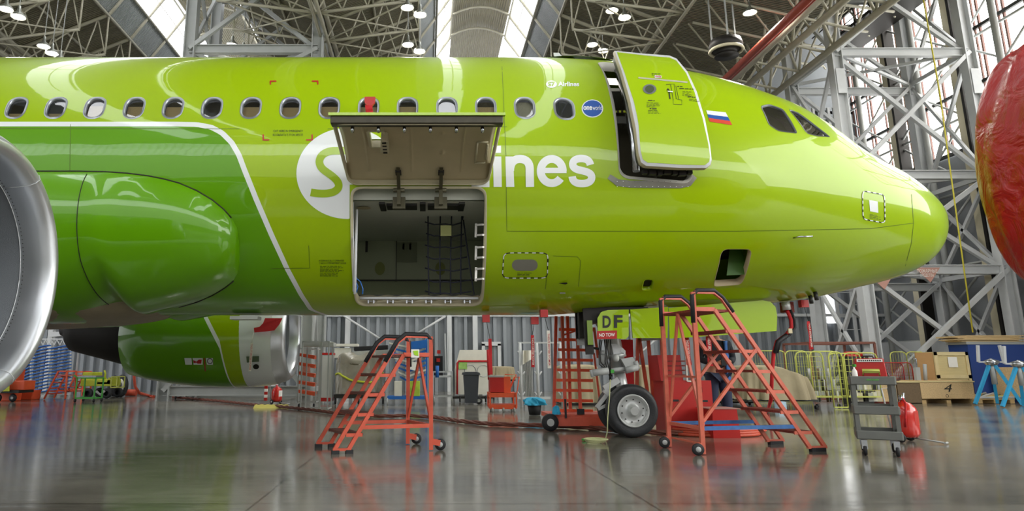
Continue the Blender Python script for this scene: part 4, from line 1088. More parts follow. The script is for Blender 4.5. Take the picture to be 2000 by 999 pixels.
dout = [(1200, 98), (1255, 103), (1308, 107), (1322, 113), (1343, 138), (1362, 178), (1378, 232), (1388, 285), (1391, 312), (1389, 322), (1380, 329), (1330, 329), (1262, 325), (1252, 318), (1247, 300), (1241, 250), (1230, 195), (1214, 138)]
D2 = []
for i in range(len(dout)):
    a_, c_ = dout[i], dout[(i + 1) % len(dout)]; D2 += interp_poly([a_, c_], 8)[:-1]
cxp = sum(p[0] for p in D2) / len(D2); cyp = sum(p[1] for p in D2) / len(D2)
def shr(p, k): 
    l = math.hypot(p[0] - cxp, p[1] - cyp); return (cxp + (p[0] - cxp) * (l - k) / l, cyp + (p[1] - cyp) * (l - k) / l)
rings = [[dmap(*shr(p, 7), .0) for p in D2], [dmap(*shr(p, 7), .0) for p in D2]]
def door_grid(shrink, off, name, m, par, label=None):
    sh = poly_shape([shr(p, shrink) for p in D2]); return decal(sh, name, m, parent=par, off=off, cell=9, sf=lambda x, y, o: dmap(x, y, o))
pdoor = door_grid(7, .012, 'passenger_door', M_LIME, plane)
b = MB(); A = [dmap(*shr(p, 7.5), .010) for p in D2]; B = [dmap(*shr(p, 1), -.004) for p in D2]; C3 = [dmap(*shr(p, -.5), -.02) for p in D2]; n = len(D2)
b.add(A + B, [(k, (k + 1) % n, n + (k + 1) % n, n + k) for k in range(n)], True); wpart(b, 'door_border', M_LSTEEL, pdoor)
b = MB(); C4 = [q + Vector((0, .07, 0)) for q in C3]
b.add(B + C3 + C4, [(k, (k + 1) % n, n + (k + 1) % n, n + k) for k in range(n)] + [(n + k, n + (k + 1) % n, 2 * n + (k + 1) % n, 2 * n + k) for k in range(n)], True); wpart(b, 'door_seal', M_SEAL, pdoor)
b = MB(); C5 = [dmap(*shr(p, 4), -.02) + Vector((0, .07, 0)) for p in D2]; C6 = [dmap(*shr(p, 6), -.02) + Vector((0, .2, 0)) for p in D2]
b.add(C5 + C6, [(k, (k + 1) % n, n + (k + 1) % n, n + k) for k in range(n)], True)
m_ = len(b.v); b.add([dmap(cxp, cyp, -.02) + Vector((0, .2, 0))], [], True); b.v[m_] = tuple(dmap(cxp, cyp, -.02) + Vector((0, .2, 0)))
for k in range(n): b.f.append([n + k, n + (k + 1) % n, m_]); b.mi.append(0); b.sm.append(True)
wpart(b, 'door_inner_trim', mat('dark grey door trim', '55534b', .5), pdoor)
b = MB()
for k in range(7): b.box(dmap(1270 + 15 * k, 326, -.1) + Vector((0, .14, -.02)), (.06 + .03 * (k % 2), .08, .05 + .02 * (k % 3)))
b.bar(dmap(1300, 240, -.02) + Vector((0, .2, 0)), (dxr - .03, 9.35, dmap(1300, 240).z), .14, .12); wpart(b, 'door_mechanism', M_VDARK, pdoor)
sf2 = lambda x, y, o: dmap(x, y, o + .012)
dd = lambda sh, nm, m, off=.003: decal(sh, nm, m, parent=pdoor, off=off, cell=9, sf=sf2)
dd(stroke([(1246, 153.5), (1342, 162.5)], 3), 'door_stripe', mat('grey stripe', 'a9a690', .4))
el = lambda cx, cy, rx, ry, n=30: poly_shape([(cx + rx * cos(2 * pi * k / n), cy + ry * sin(2 * pi * k / n)) for k in range(n)])
dd(el(1268, 176, 13, 9.5), 'porthole_frame', M_WFR, .006); dd(el(1268, 176, 8.5, 7), 'porthole', mat('porthole glass', '4a5340', .08), .01)
dd(poly_shape([(1278, 149), (1291, 150), (1291, 155), (1278, 154)]), 'exit_sign', M_WHITE, .006); dd(poly_shape([(1279, 150), (1290, 151), (1290, 154), (1279, 153)]), 'exit_sign', M_REDP, .008)
dd(txt('EXIT', 1280, 151, 1289, 153.6, .0, slope=.6), 'exit_lettering', M_WHITE, .011)
dd(merge(([(1304, 178), (1306.5, 178), (1309, 195), (1306.5, 195)], [[0, 1, 2, 3]]), ([(1301, 178), (1303.5, 174), (1308, 178.5)], [[0, 1, 2]])), 'handle_arrow', M_INK, .005)
dd(poly_shape([(1303, 180), (1313, 181), (1313, 183), (1303, 182)]), 'door_handle', M_WHITE, .014)
dd(merge(lines(1272, 145, 1296, 2, 3, R, .05, .9), lines(1265, 197, 1284, 1, 3, R, .05, 1.5), lines(1262, 202, 1290, 4, 2.6, R, .03, .8), lines(1268, 213, 1286, 1, 3, R, .03, 1.8), lines(1265, 217, 1290, 3, 2.5, R, .03, .8),
         lines(1322, 170, 1333, 1, 3, R, .05, 1.4), lines(1326, 174, 1354, 1, 3, R, .05, 1.4), lines(1332, 180, 1352, 4, 2.6, R, .08, .7), lines(1342, 190, 1358, 1, 2, R, .06, 1.8), lines(1345, 195, 1368, 2, 2.6, R, .12, .8)), 'stencil_note', M_INK, .004)
dd(merge(stroke([(1300, 167), (1316, 166), (1320, 195), (1331, 197), (1331, 206), (1314, 205), (1314, 196), (1309, 167)], .9), stroke([(1319, 169), (1325, 196)], .8)), 'stencil_outline', M_INK, .004)
# frame behind the door on the fuselage side: grey hinge column
b = MB(); b.tube([at(1205, 135, 9.9), at(1225, 200, 9.3), at(1236, 260, 9.0), at(1243, 335, 8.95)], .05, 8); b.tube([at(1212, 150, 9.7), at(1238, 300, 9.1)], .03, 6); wpart(b, 'hinge_column', M_CHROME, plane)

# small openings
ml = rims[len(WIN_PX) + 2]; rim_strip(ml, .003, -.10, 'bay_surround', M_TAN, plane, .004, .003); fill(ml, -.45, 'bay_back', M_VDARK, plane)
b = MB(); b.add([at(1398, 545, 10.2), at(1404, 492, 10.2), at(1424, 490, 10.2), at(1440, 536, 10.2), at(1434, 543, 10.2)], [(0, 1, 2, 3, 4)], False); b.v = [tuple(Vector(v) + Vector((0, -.38, 0))) for v in b.v]; wpart(b, 'bay_flap', mat('dark green flap','2f5a0a',.5), plane)
ml = rims[len(WIN_PX) + 3]; rim_strip(ml, .005, -.06, 'vent_surround', M_LIME, plane, .004, .012); fill(ml, -.06, 'vent_back', M_VDARK, plane)

# ------------------------------------------------------------ nose gear
GX = gnd(1237, 857).x; GY = D - .24
gx, gy, rw = at(1237, 808, GY - .1).x, GY, .385
zw = rw
gear = None
b = MB(); ax = Vector((gx, D, zw)); top = Vector((gx - .28, D, 2.35))
d_ = (top - ax).normalized()
b.tube([ax + d_ * .05, ax + d_ * .62], .085, 20); b.tube([ax + d_ * .55, ax + d_ * .60], .125, 20); b.tube([ax + d_ * .6, top], .115, 20, rr=[.115, .12])
b.tube([ax + d_ * .78, ax + d_ * .84], .15, 20); gear = wpart(b, 'nose_landing_gear', M_SILV, plane)
b = MB(); b.tube([ax + Vector((0, -.42, 0)), ax + Vector((0, .42, 0))], .06, 14); b.tube([ax + Vector((-.12, 0, .02)), ax + Vector((.1, 0, .12))], .09, 12); wpart(b, 'axle', M_SILV, gear)
def wheel_mb(c, r, w):
    b = MB(); pr = []
    for k in range(15):
        a = -pi / 2 + pi * k / 14; pr.append((r - .075 + .075 * cos(a) ** .7 if abs(cos(a)) > 1e-6 else r - .075, w / 2 * sin(a)))
    pr = [(r * .60, -w * .40)] + [(r * .72, -w * .47)] + pr + [(r * .72, w * .47), (r * .60, w * .40)]
    b.lathe(pr, c, 'Y', 64); return b
for s in (-1, 1):
    c_ = ax + Vector((0, s * .25, 0)); b = wheel_mb(c_, rw, .22); wl = wpart(b, 'tyre', M_TYRE, gear)
for s in (-1, 1):
    c_ = ax + Vector((0, s * .25, 0)); b = MB()
    b.lathe([(rw * .62, s * .10), (rw * .60, s * .115), (rw * .56, s * .11), (rw * .52, s * .06), (rw * .30, s * .045), (rw * .2, s * .07), (rw * .17, s * .1), (rw * .16, s * .15), (.001, s * .155)], c_, 'Y', 48)
    b.tube([c_ + Vector((rw * .53 * cos(t), s * .07, rw * .53 * sin(t))) for t in [2 * pi * k / 32 for k in range(33)]], .008, 6)
    wpart(b, 'wheel_rim', M_SILV, gear)
    b = MB()
    for k in range(10):
        t = 2 * pi * k / 10 + .2; b.lathe([(.001, s * .06), (.011, s * .06)], c_ + Vector((rw * .42 * cos(t), 0, rw * .42 * sin(t))), 'Y', 10)
    wpart(b, 'rim_hole', M_VDARK, gear)
# torque link, steering cylinders, brackets and hoses
G = lambda px, py, dy=0.: at(px, py, D - .12 + dy)
b = MB(); b.bar(G(1165, 797), G(1188, 768), .06, .05); b.bar(G(1168, 800), G(1232, 770), .035, .04); b.bar(G(1180, 760), G(1208, 742), .05, .09); b.bar(G(1180, 762), G(1190, 772), .08, .08); wpart(b, 'torque_link', M_SILV, gear)
b = MB(); b.tube([G(1157, 729, -.1), G(1188, 725, -.1)], .052, 14); b.tube([G(1155, 723, -.1), G(1158, 737, -.1)], .03, 8); b.tube([G(1188, 725, -.05), G(1222, 721, -.05)], .035, 12); b.tube([G(1222, 724, -.1), G(1245, 718, -.1)], .05, 12); b.tube([G(1241, 706, -.1), G(1246, 721, -.1)], .035, 10); wpart(b, 'steering_cylinder', M_STEEL, gear)
b = MB(); b.prism([G(1203, 672), G(1216, 680), G(1222, 686), G(1221, 692), G(1214, 694), G(1206, 704), G(1200, 700), G(1194, 672)], (0, .05, 0)); b.tube([G(1216, 686, -.02), G(1216, 686, .08)], .028, 12); wpart(b, 'lug_bracket', M_LSTEEL, gear)
b = MB(); b.prism([G(1213, 702, -.1), G(1236, 698, -.1), G(1244, 712, -.1), G(1222, 718, -.1)], (0, .1, 0)); b.tube([G(1176, 694), G(1178, 712)], .06, 12); b.tube([G(1172, 690), G(1180, 690)], .04, 10); b.tube([G(1180, 712), G(1188, 716)], .05, 10); wpart(b, 'hydraulic_block', M_STEEL, gear)
b = MB(); b.lathe([(.001, -.04), (.03, -.04), (.035, .06), (.035, .1)], G(1204, 700, -.12), 'Y', 20, sy=1.7); tl = wpart(b, 'taxi_lamp', M_LGREY, gear)
b = MB(); rnd = random.Random(3)
for k in range(6):
    x = 1172 + 4 * k; b.tube([G(x, 664, -.05), G(x - 4 + rnd.random() * 8, 680 + rnd.random() * 10, -.08), G(x + rnd.random() * 12 - 6, 705 + rnd.random() * 12, -.1), G(1186 + rnd.random() * 10, 728 + rnd.random() * 16, -.07)], .008, 6)
b.tube([G(1155, 680), G(1170, 682)], .02, 6); wpart(b, 'hydraulic_hose', M_DARK, gear)
b = MB(); b.box(G(1196, 726, -.13), (.05, .01, .05)); wpart(b, 'green_tag', M_GRN, gear)
# front strut behind
b = MB(); b.bar(Vector((gx - .55, D, 2.1)), ax + d_ * .8, .09, .09); b.bar(Vector((gx - .62, D + .15, 1.9)), Vector((gx - .62, D + .15, 1.35)), .1); wpart(b, 'drag_strut', M_STEEL, gear)
b = MB(); b.box((gx - .5, D, 1.82), (.16, .7, .3)); b.box((gx - .62, D + .1, 1.7), (.1, .3, .5)); b.bar(Vector((gx - .62, D - .35, 2.0)), Vector((gx - .6, D - .35, 1.2)), .12, .05); wpart(b, 'wheel_well', M_VDARK, plane)
b = MB(); p = Vector((gx - .6, D - .42, 1.52)); b.box(p, (.08, .03, .36)); wpart(b, 'gear_door', paint('olive green panel', '6f8a20'), plane)
# gear doors
yd = D - .42
def panel(pts, y, th, name, m, r=.0, lab=None):
    b = MB(); q = [at(px, py, y) for px, py in (smooth_closed(pts, r) if r else pts)]; b.prism(q, (0, th, 0)); return wpart(b, name, m, plane, lab)
panel([(1187, 606), (1228, 605), (1228, 657), (1222, 663), (1206, 662), (1168, 662), (1167, 622), (1174, 610)], yd - .05, .02, 'gear_door', M_LIME, .0, 'curved leg door with black letters')
panel([(1231, 605), (1305, 600), (1304, 661), (1236, 661)], yd, .03, 'gear_door', M_LIME)
gd3 = panel([(1306, 602), (1400, 594), (1490, 587), (1505, 590), (1515, 600), (1518, 618), (1517, 647), (1400, 656), (1308, 662)], yd + .02, .03, 'gear_door', M_LIME)
panel([(1306, 607), (1500, 596), (1500, 640), (1308, 655)], D + .42, .03, 'gear_door', M_LIME)
b = MB(); b.box(at(1200, 607, D - .1), (.9, .5, .06)); wpart(b, 'gear_bay_edge', M_VDARK, plane)
def face_text(s, x0, y0, x1, y1, y, m, nm, bold): 
    v, f = txt(s, x0, y0, x1, y1, bold); b = MB(); b.add([at(a, c, y) for a, c in v], f, False); return wpart(b, nm, m, plane, fixn=False)
face_text('D', 1177, 617, 1193, 641, yd - .056, M_INK, 'door_letter', .03); face_text('F', 1199, 616, 1216, 641, yd - .056, M_INK, 'door_letter', .03)
sg = MB(); sg.prism([at(1166, 647, yd - .062), at(1205, 646, yd - .062), at(1205, 662, yd - .062), at(1166, 663, yd - .062)], (0, .004, 0)); sgo = wpart(sg, 'no_tow_sign', M_RED, None or plane)
sg = MB(); v, f = txt('NO TOW', 1170, 651.5, 1201, 658.5, .02, slope=-1); sg.add([at(a, c, yd - .068) for a, c in v], f, False); wpart(sg, 'sign_lettering', M_PAPER, sgo, fixn=False)
# ground power socket and umbilical (a thing of its own)
b = MB(); X, a = hit(1535, 592); b.tube([at(1534, 590, D - .2), at(1537, 606, D - .2)], .06, 12); wpart(b, 'power_socket', M_SILV, plane)
b = MB(); b.box(at(1537, 601, D - .1), (.16, .12, .16)); wpart(b, 'socket_cover', M_DRED, plane)
hz = thing('ground_power_cable', 'thick red and black cable bundle hanging from the nose belly to the floor', 'cable', (at(1536, 606, D - .2).x, D - .2, 0))
hp = [at(1537, 606, D - .2), at(1545, 625, D - .2), at(1546, 640, D - .2), at(1535, 655, D - .2), at(1517, 668, D - .2), at(1511, 690, D - .2), at(1508, 730, D - .2), at(1506, 780, D - .15), gnd(1500, 806) + Vector((0, 0, .04)), gnd(1492, 812) + Vector((0, 0, .03))]
b = MB(); b.tube(hp, .028, 8); wpart(b, 'red_core', M_REDF, hz)
b = MB(); b.tube([p + Vector((.045, -.02, 0)) for p in hp[:6]], .02, 8); b.tube([p + Vector((0, -.035, 0)) for p in hp[3:6]], .03, 8); wpart(b, 'black_sleeve', M_BLK, hz)
b = MB(); b.box(at(1543, 647, D - .28), (.07, .02, .07), rz=.3); wpart(b, 'cable_tag', M_TAN, hz)
# red plugs and streamers
def streamer(px0, py0, px1, py1, y, label, txts=None, plug=None, white=False, wpx=7):
    s = thing('warning_streamer', label, 'streamer', at(px1, py1, y) , 0, None)
    b = MB(); p, q = at(px0, py0, y), at(px1, py1, y); wd = wpx / 2 / 125
    b.sheet(lambda u, t: p + (q - p) * t + Vector(((u - .5) * 2 * wd, .012 * sin(9 * t + 2 * u), 0)), 2, 16); wpart(b, 'ribbon', M_REDF if not white else M_CANV, s)
    if txts:
        v, f = text2d(txts, .01); L_ = (q - p).length; dn = (q - p).normalized(); b = MB()
        b.add([p + dn * (L_ * (.08 + .84 * (1 - x))) + Vector(((yy - .5) * wd * 1.1, -.016, 0)) for x, yy in v], f, False); wpart(b, 'ribbon_lettering', M_CANV if not white else M_REDF, s, fixn=False)
    if plug:
        b = MB(); c_ = at(*plug, y); b.box(c_, (.11, .1, .11)); wpart(b, 'plug', M_RED, s); b = MB(); b.tube([c_, p], .004, 4); wpart(b, 'string', M_VDARK, s)
    return s
streamer(957, 662, 959, 732, D - .3, 'plain dark red streamer hanging above the orange tool cart', None, (949, 623), wpx=6)
streamer(1040, 655, 1041, 718, D - .3, 'narrow red streamer with lettering beside the grey profile rack', 'REMOVE BEFORE FLIGHT', (1044, 627), wpx=6)
streamer(1071, 646, 1073, 720, D - .5, 'white and red streamer hanging by the tall red ladder', 'REMOVE BEFORE FLIGHT', (1062, 613), white=True, wpx=6)
streamer(1579, 628, 1585, 683, D - .2, 'short red streamer hanging ahead of the nose gear near yellow cages', 'REMOVE BEFORE FLIGHT', (1569, 594), wpx=6)
streamer(1341, 660, 1346, 714, D - .3, 'red streamer with white lettering behind the rear legs of the blue-railed ladder', 'REMOVE BEFORE FLIGHT', wpx=9)
streamer(1383, 655, 1388, 716, D - .3, 'red streamer with white lettering hanging in front of the person', 'REMOVE BEFORE FLIGHT', wpx=9)
s = streamer(720, 205, 722, 223, 8.7, 'red wide cover strap hanging over a cabin window', wpx=12)
b = MB(); b.prism([at(712, 189, 8.75), at(733, 189, 8.75), at(732, 200, 8.75), at(727, 206, 8.75), at(717, 206, 8.75), at(712, 200, 8.75)], (0, .05, 0)); wpart(b, 'pouch', M_RED, s)
# red flap on the far intake with its white tape
fl_ = thing('intake_cover_flap', 'dark red fabric flap draped over the rim of the far engine intake', 'cover', (at(520, 630, ey2 - 1.3).x, ey2 - 1.3, 1.6))
fv = [(496, 641), (507, 639), (514, 632), (518, 622), (552, 622), (546, 634), (536, 646), (520, 648), (497, 650)]
b = MB(); b.prism([on_eng(x, y, .05) if y > 0 else None for x, y in fv], (0, -.015, 0)); wpart(b, 'flap', M_REDF, fl_)
b = MB(); p0, p1, p2 = at(495, 650, ey2 - 1.25), at(492, 670, ey2 - 1.28), at(488, 726, ey2 - 1.28); b.tube([p0, p1], .006, 4); b.sheet(lambda u, t: p1 + (p2 - p1) * t + Vector(((u - .5) * .06, 0, 0)), 1, 8); wpart(b, 'tape', M_CANV, fl_)
v, f = text2d('REMOVE BEFORE FLIGHT', .0); b = MB(); dn = (p2 - p1); b.add([p1 + dn * (.05 + .9 * (1 - x)) + Vector(((yy - .5) * .04, -.006, 0)) for x, yy in v], f, False); wpart(b, 'tape_lettering', M_REDF, fl_, fixn=False)
# ------------------------------------------------------------ near step ladders
def ladder(name, label, A, U, Wv, L_, W_, nst, zpl, ztop, back_l, mats, style):
    """A: foot corner, U: unit towards the rear, Wv: unit across, L_: base length, W_ width"""
    A = Vector(A); U = Vector(U).normalized(); Wv = Vector(Wv).normalized()
    c = A + U * L_ / 2 + Wv * W_ / 2
    t = thing(name, label, 'step ladder', (c.x, c.y, 0)); OR = mats
    rail_gap = style.get('gap', .2); rad = .038
    def fr(z): return L_ * style['run'] * (z / zpl)      # horizontal travel of the rail at height z
    for s in (0, 1):
        o = A + Wv * W_ * s; Z = Vector((0, 0, 1))
        P_ = lambda u, z: o + U * u + Z * z
        b = MB(); b.bar(P_(0, .05), P_(fr(zpl) * ((ztop - .08) / zpl), ztop - .08), rad, rad * 1.2)
        b.bar(P_(fr(ztop - .08), ztop - .08), P_(fr(ztop) + .06, ztop), rad); b.bar(P_(fr(ztop) + .06, ztop), P_(L_ - .02, ztop), rad); wpart(b, 'front_rail', OR, t)
        b = MB(); b.bar(P_(rail_gap, .05), P_(fr(zpl) + rail_gap, zpl), rad, rad * 1.2); b.bar(P_(fr(zpl) + rail_gap, zpl), P_(L_, zpl), rad, .05)
        b.bar(P_(-.02, .05), P_(rail_gap + .03, .05), .04, .03); wpart(b, 'rear_rail', OR, t)
        b = MB(); b.bar(P_(L_ + style.get('lean', 0), 0.01), P_(L_, ztop), .05, .05); lg = wpart(b, 'rear_leg', OR, t)
        b = MB(); b.bar(P_(rail_gap + .25 * style['run'], .30), P_(L_, .30 + style.get('brz', 0)), .035, .045); wpart(b, 'base_bar', style.get('barm', OR), t)
        for dx in ((.0, .17) if style.get('feet2') else (.1,)):
            b = MB(); b.box(P_(dx + .01, .022), (.09 if style.get('feet2') else .2, .06, .044), rz=atan2(U.y, U.x)); wpart(b, 'rubber_foot', M_BLK, t)
        # caster on a bracket
        wc = P_(L_ + style['wx'], .07)
        b = MB(); b.lathe([(.03, -.018), (.068, -.018), (.07, 0), (.068, .018), (.03, .018)], wc + Wv * style.get('wy', 0), 'Y', 24); w_ = wpart(b, 'caster_wheel', M_BLK, t)
        b = MB(); b.lathe([(.001, -.022), (.032, -.022), (.032, .022), (.001, .022)], wc + Wv * style.get('wy', 0), 'Y', 16); wpart(b, 'caster_hub', M_STEEL, w_)
        b = MB(); b.bar(P_(L_, .11), wc + Vector((0, -.03, .02)), .02, .07); b.bar(P_(L_, .11), wc + Vector((0, .03, .02)), .02, .07); wpart(b, 'caster_bracket', OR, t)
        # padded grip
        b = MB(); gz = style.get('padz', ztop - .38)
        b.tube([P_(fr(gz), gz) + Vector((0, 0, .03)), P_(fr(ztop - .08), ztop - .06) , P_(fr(ztop) + .06, ztop + .025), P_(L_ - .06, ztop + .02), P_(L_ + .01, ztop - .04), P_(L_ + .02, ztop - .38)], .03, 8); wpart(b, 'padded_grip', M_BLK, t)
    for k in range(1, nst + 1):
        z = zpl * k / (nst + 1); u0 = fr(z); o = A + U * (u0 + rail_gap * .5 + .02) + Vector((0, 0, z))
        b = MB(); b.prism([A + U * (u0 - .0) + Vector((0, 0, z)), A + U * (u0 + rail_gap + .04) + Vector((0, 0, z)), A + U * (u0 + rail_gap + .04) + Wv * W_ + Vector((0, 0, z)), A + U * u0 + Wv * W_ + Vector((0, 0, z))], (0, 0, -.03)); wpart(b, 'tread', style['tread'], t)
        b = MB(); 
        for s in (0, 1): b.bar(A + Wv * W_ * s + U * u0 + Vector((0, 0, z - .02)), A + Wv * W_ * s + U * (u0 + rail_gap + .03) + Vector((0, 0, z - .02)), .02, .04)
        wpart(b, 'tread_bracket', OR, t)
    u0 = fr(zpl) + .02
    b = MB(); b.prism([A + U * u0 + Vector((0, 0, zpl)), A + U * L_ + Vector((0, 0, zpl)), A + U * L_ + Wv * W_ + Vector((0, 0, zpl)), A + U * u0 + Wv * W_ + Vector((0, 0, zpl))], (0, 0, -.03)); wpart(b, 'platform', style['tread'], t)
    mid = A + U * L_ + Wv * W_ / 2; b = MB()
    for s in (0, 1): b.bar(A + U * L_ + Wv * W_ * s + Vector((0, 0, .33)), mid + Vector((0, 0, zpl - .03)), .03)
    b.bar(A + U * L_ + Vector((0, 0, .3)), A + U * L_ + Wv * W_ + Vector((0, 0, .3)), .04)
    wpart(b, 'rear_brace', OR, t)
    return t, A, U, Wv
A1 = gnd(653, 888); B1 = gnd(842, 881)
U1 = (B1 - A1); L1 = U1.length; W1v = gnd(613, 871) - A1
l1, *_ = ladder('step_ladder', 'orange red step ladder with black padded handrails beside the rubbish bin', A1, U1, (gnd(785, 866) - B1) + W1v, L1, .78, 4, 1.17, 1.40, 0, M_OR,
     {'run': .56, 'gap': .17, 'wx': .12, 'feet2': 1, 'tread': M_TREAD, 'padz': 1.05})
b = MB(); c_ = at(811, 691, A1.y + .1); b.box(c_, (.1, .01, .1)); st_ = wpart(b, 'ladder_sticker', M_PAPER, l1); b = MB(); b.prism([c_ + Vector((-.03, -.01, .03)), c_ + Vector((.035, -.01, .035)), c_ + Vector((.04, -.01, -.03)), c_ + Vector((-.01, -.01, -.02))], (0, -.003, 0)); wpart(b, 'sticker_mark', mat('lime mark', '9ccb1e', .5), st_)
A2 = gnd(1612, 882); B2 = gnd(1378, 889)
U2 = B2 - A2; L2 = U2.length
l2, A_, U_, Wv_ = ladder('step_ladder', 'taller worn orange ladder with blue base rails beside the nose wheels', A2, U2, (gnd(1296, 873) - B2) + (gnd(1536, 868) - A2), L2, .80, 6, 1.72, 1.93, 0, mat('faded salmon painted steel', 'c8644e', .45, var=.25, scale=14, rvar=.1),
     {'run': .70, 'gap': .22, 'wx': .13, 'wy': -.06, 'lean': .03, 'tread': M_DRED, 'padz': 1.66, 'barm': mat('scuffed blue base rail', '30609a', .45, var=.5, scale=14)})
b = MB()
for s in (0, 1):
    b.bar(A_ + Wv_ * .8 * s + U_ * (L2) + Vector((0, 0, .38)), A_ + Wv_ * .8 * s + U_ * (L2 * .7 * .72) + Vector((0, 0, 1.24)), .035)
b.bar(A_ + U_ * L2 + Vector((0, 0, .9)), A_ + U_ * L2 + Wv_ * .8 + Vector((0, 0, .9)), .025)
b.bar(A_ + U_ * L2 + Vector((0, 0, .12)), A_ + U_ * L2 + Wv_ * .8 + Vector((0, 0, .12)), .02)
wpart(b, 'diagonal_brace', MATS['faded salmon painted steel'], l2)

# ------------------------------------------------------------ grey service cart, tool box, extinguisher
c0 = gnd(1690, 893); c1 = gnd(1752, 894)
cw = .46; cd_ = .62
cart = thing('service_cart', 'grey three shelf service cart standing on the open floor near the crates', 'cart', ((c0.x + c1.x) / 2 + .18, c0.y + .27, 0), radians(-29))
def tray(z, h=.1):
    b = MB(); b.box((0, 0, z - h / 2 + .01), (cw - .04, cd_ - .04, .02)); 
    for sx in (-1, 1): b.box((sx * (cw / 2 - .01), 0, z), (.03, cd_, h))
    for sy in (-1, 1): b.box((0, sy * (cd_ / 2 - .01), z), (cw, .03, h))
    return b
for z in (.235, .52, .86): part(tray(z), 'shelf', M_GREY, cart).modifiers.new('b', 'BEVEL').width = .01
for sx in (-1, 1):
    for sy in (-1, 1):
        b = MB(); b.box((sx * (cw / 2 - .03), sy * (cd_ / 2 - .04), .55), (.045, .05, .62)); part(b, 'post', M_GREY, cart)
        b = MB(); b.lathe([(.001, -.02), (.02, -.022), (.055, -.018), (.06, 0), (.055, .018), (.02, .022), (.001, .02)], (sx * (cw / 2 - .07), sy * (cd_ / 2 - .06), .06), 'X', 20); w_ = part(b, 'caster_wheel', M_BLK, cart)
        b = MB(); b.box((sx * (cw / 2 - .07), sy * (cd_ / 2 - .06), .125), (.06, .06, .1)); part(b, 'caster_fork', M_CHROME, w_)
b = MB(); b.tube([(-cw / 2 + .02, cd_ / 2 - .05, .9), (-cw / 2 + .02, cd_ / 2 + .05, .94), (cw / 2 - .02, cd_ / 2 + .05, .94), (cw / 2 - .02, cd_ / 2 - .05, .9)], .014, 8); part(b, 'push_handle', M_GREY, cart)
b = MB()
for k in range(9): b.box((-.06 + .015 * k, -cd_ / 2 - .008, .87), (.009, .004, .012 + .008 * (k % 2)))
part(b, 'green_lettering', mat('bright green print', '4fae3a', .5), cart)
def clump(name, label, cat, c, sx, sy, sz, m, seed=1, n=18, amp=.35):
    rnd = random.Random(seed); ph_ = [rnd.random() * 6 for _ in range(6)]
    b = MB()
    def f(u, v):
        a = 2 * pi * u; g = pi / 2 * v; k = 1 + amp * (sin(3 * a + ph_[0] + 4 * g) * .4 + sin(7 * a + ph_[1]) * .25 + sin(11 * a + 9 * g + ph_[2]) * .2)
        return Vector((c[0] + sx * k * cos(a) * cos(g) ** .7, c[1] + sy * k * sin(a) * cos(g) ** .7, c[2] + sz * (sin(g) + .12 * sin(5 * a + ph_[3]) * cos(g) * g)))
    b.sheet(f, n * 3, n); o = b.build(name, m); tag(o, label, cat); return o
cc = cart.location; clump('cleaning_rag', 'crumpled dark blue rag lying on the bottom shelf of the grey cart', 'cloth', (cc.x + .04, cc.y - .1, .2), .1, .1, .06, mat('dark teal rag', '1d5a78', .8, var=.5, scale=30), 5)
tb = thing('tool_box', 'red tool box with a front handle on top of the grey service cart', 'tool box', (cc.x + .06, cc.y + .1, .87), radians(-26))
b = MB(); b.prism([(-.17, -.12, 0), (.17, -.12, 0), (.15, -.12, .25), (-.15, -.12, .25)], (0, .26, 0)); part(b, 'case', M_RED, tb).modifiers.new('b', 'BEVEL').width = .008
b = MB(); b.box((0, -.125, .225), (.27, .012, .035)); part(b, 'label_strip', M_PAPER, tb)
b = MB(); 
for k in range(11): b.box((-.11 + .022 * k, -.133, .225), (.013, .003, .016))
part(b, 'strip_lettering', M_INK, tb)
b = MB(); b.tube([(-.085, -.125, .05), (-.085, -.16, .1), (.085, -.16, .1), (.085, -.125, .05)], .01, 8); b.box((0, -.13, .10), (.18, .01, .05)); part(b, 'handle', M_YEL, tb)
b = MB(); b.tube([(-.06, 0, .25), (-.05, 0, .28), (.05, 0, .28), (.06, 0, .25)], .01, 6); part(b, 'top_handle', M_BLK, tb)
sb = thing('spray_bottle', 'white spray bottle with green cap standing on the grey cart', 'bottle', (cc.x - .2, cc.y - .02, .87)); b = MB(); b.lathe([(.001, 0), (.03, 0), (.032, .05), (.028, .1), (.01, .13), (.01, .15)], (0, 0, 0), 'Z', 16); part(b, 'bottle_body', M_PAPER, sb); b = MB(); b.box((0, -.01, .165), (.02, .05, .03)); part(b, 'cap', M_GRN, sb)
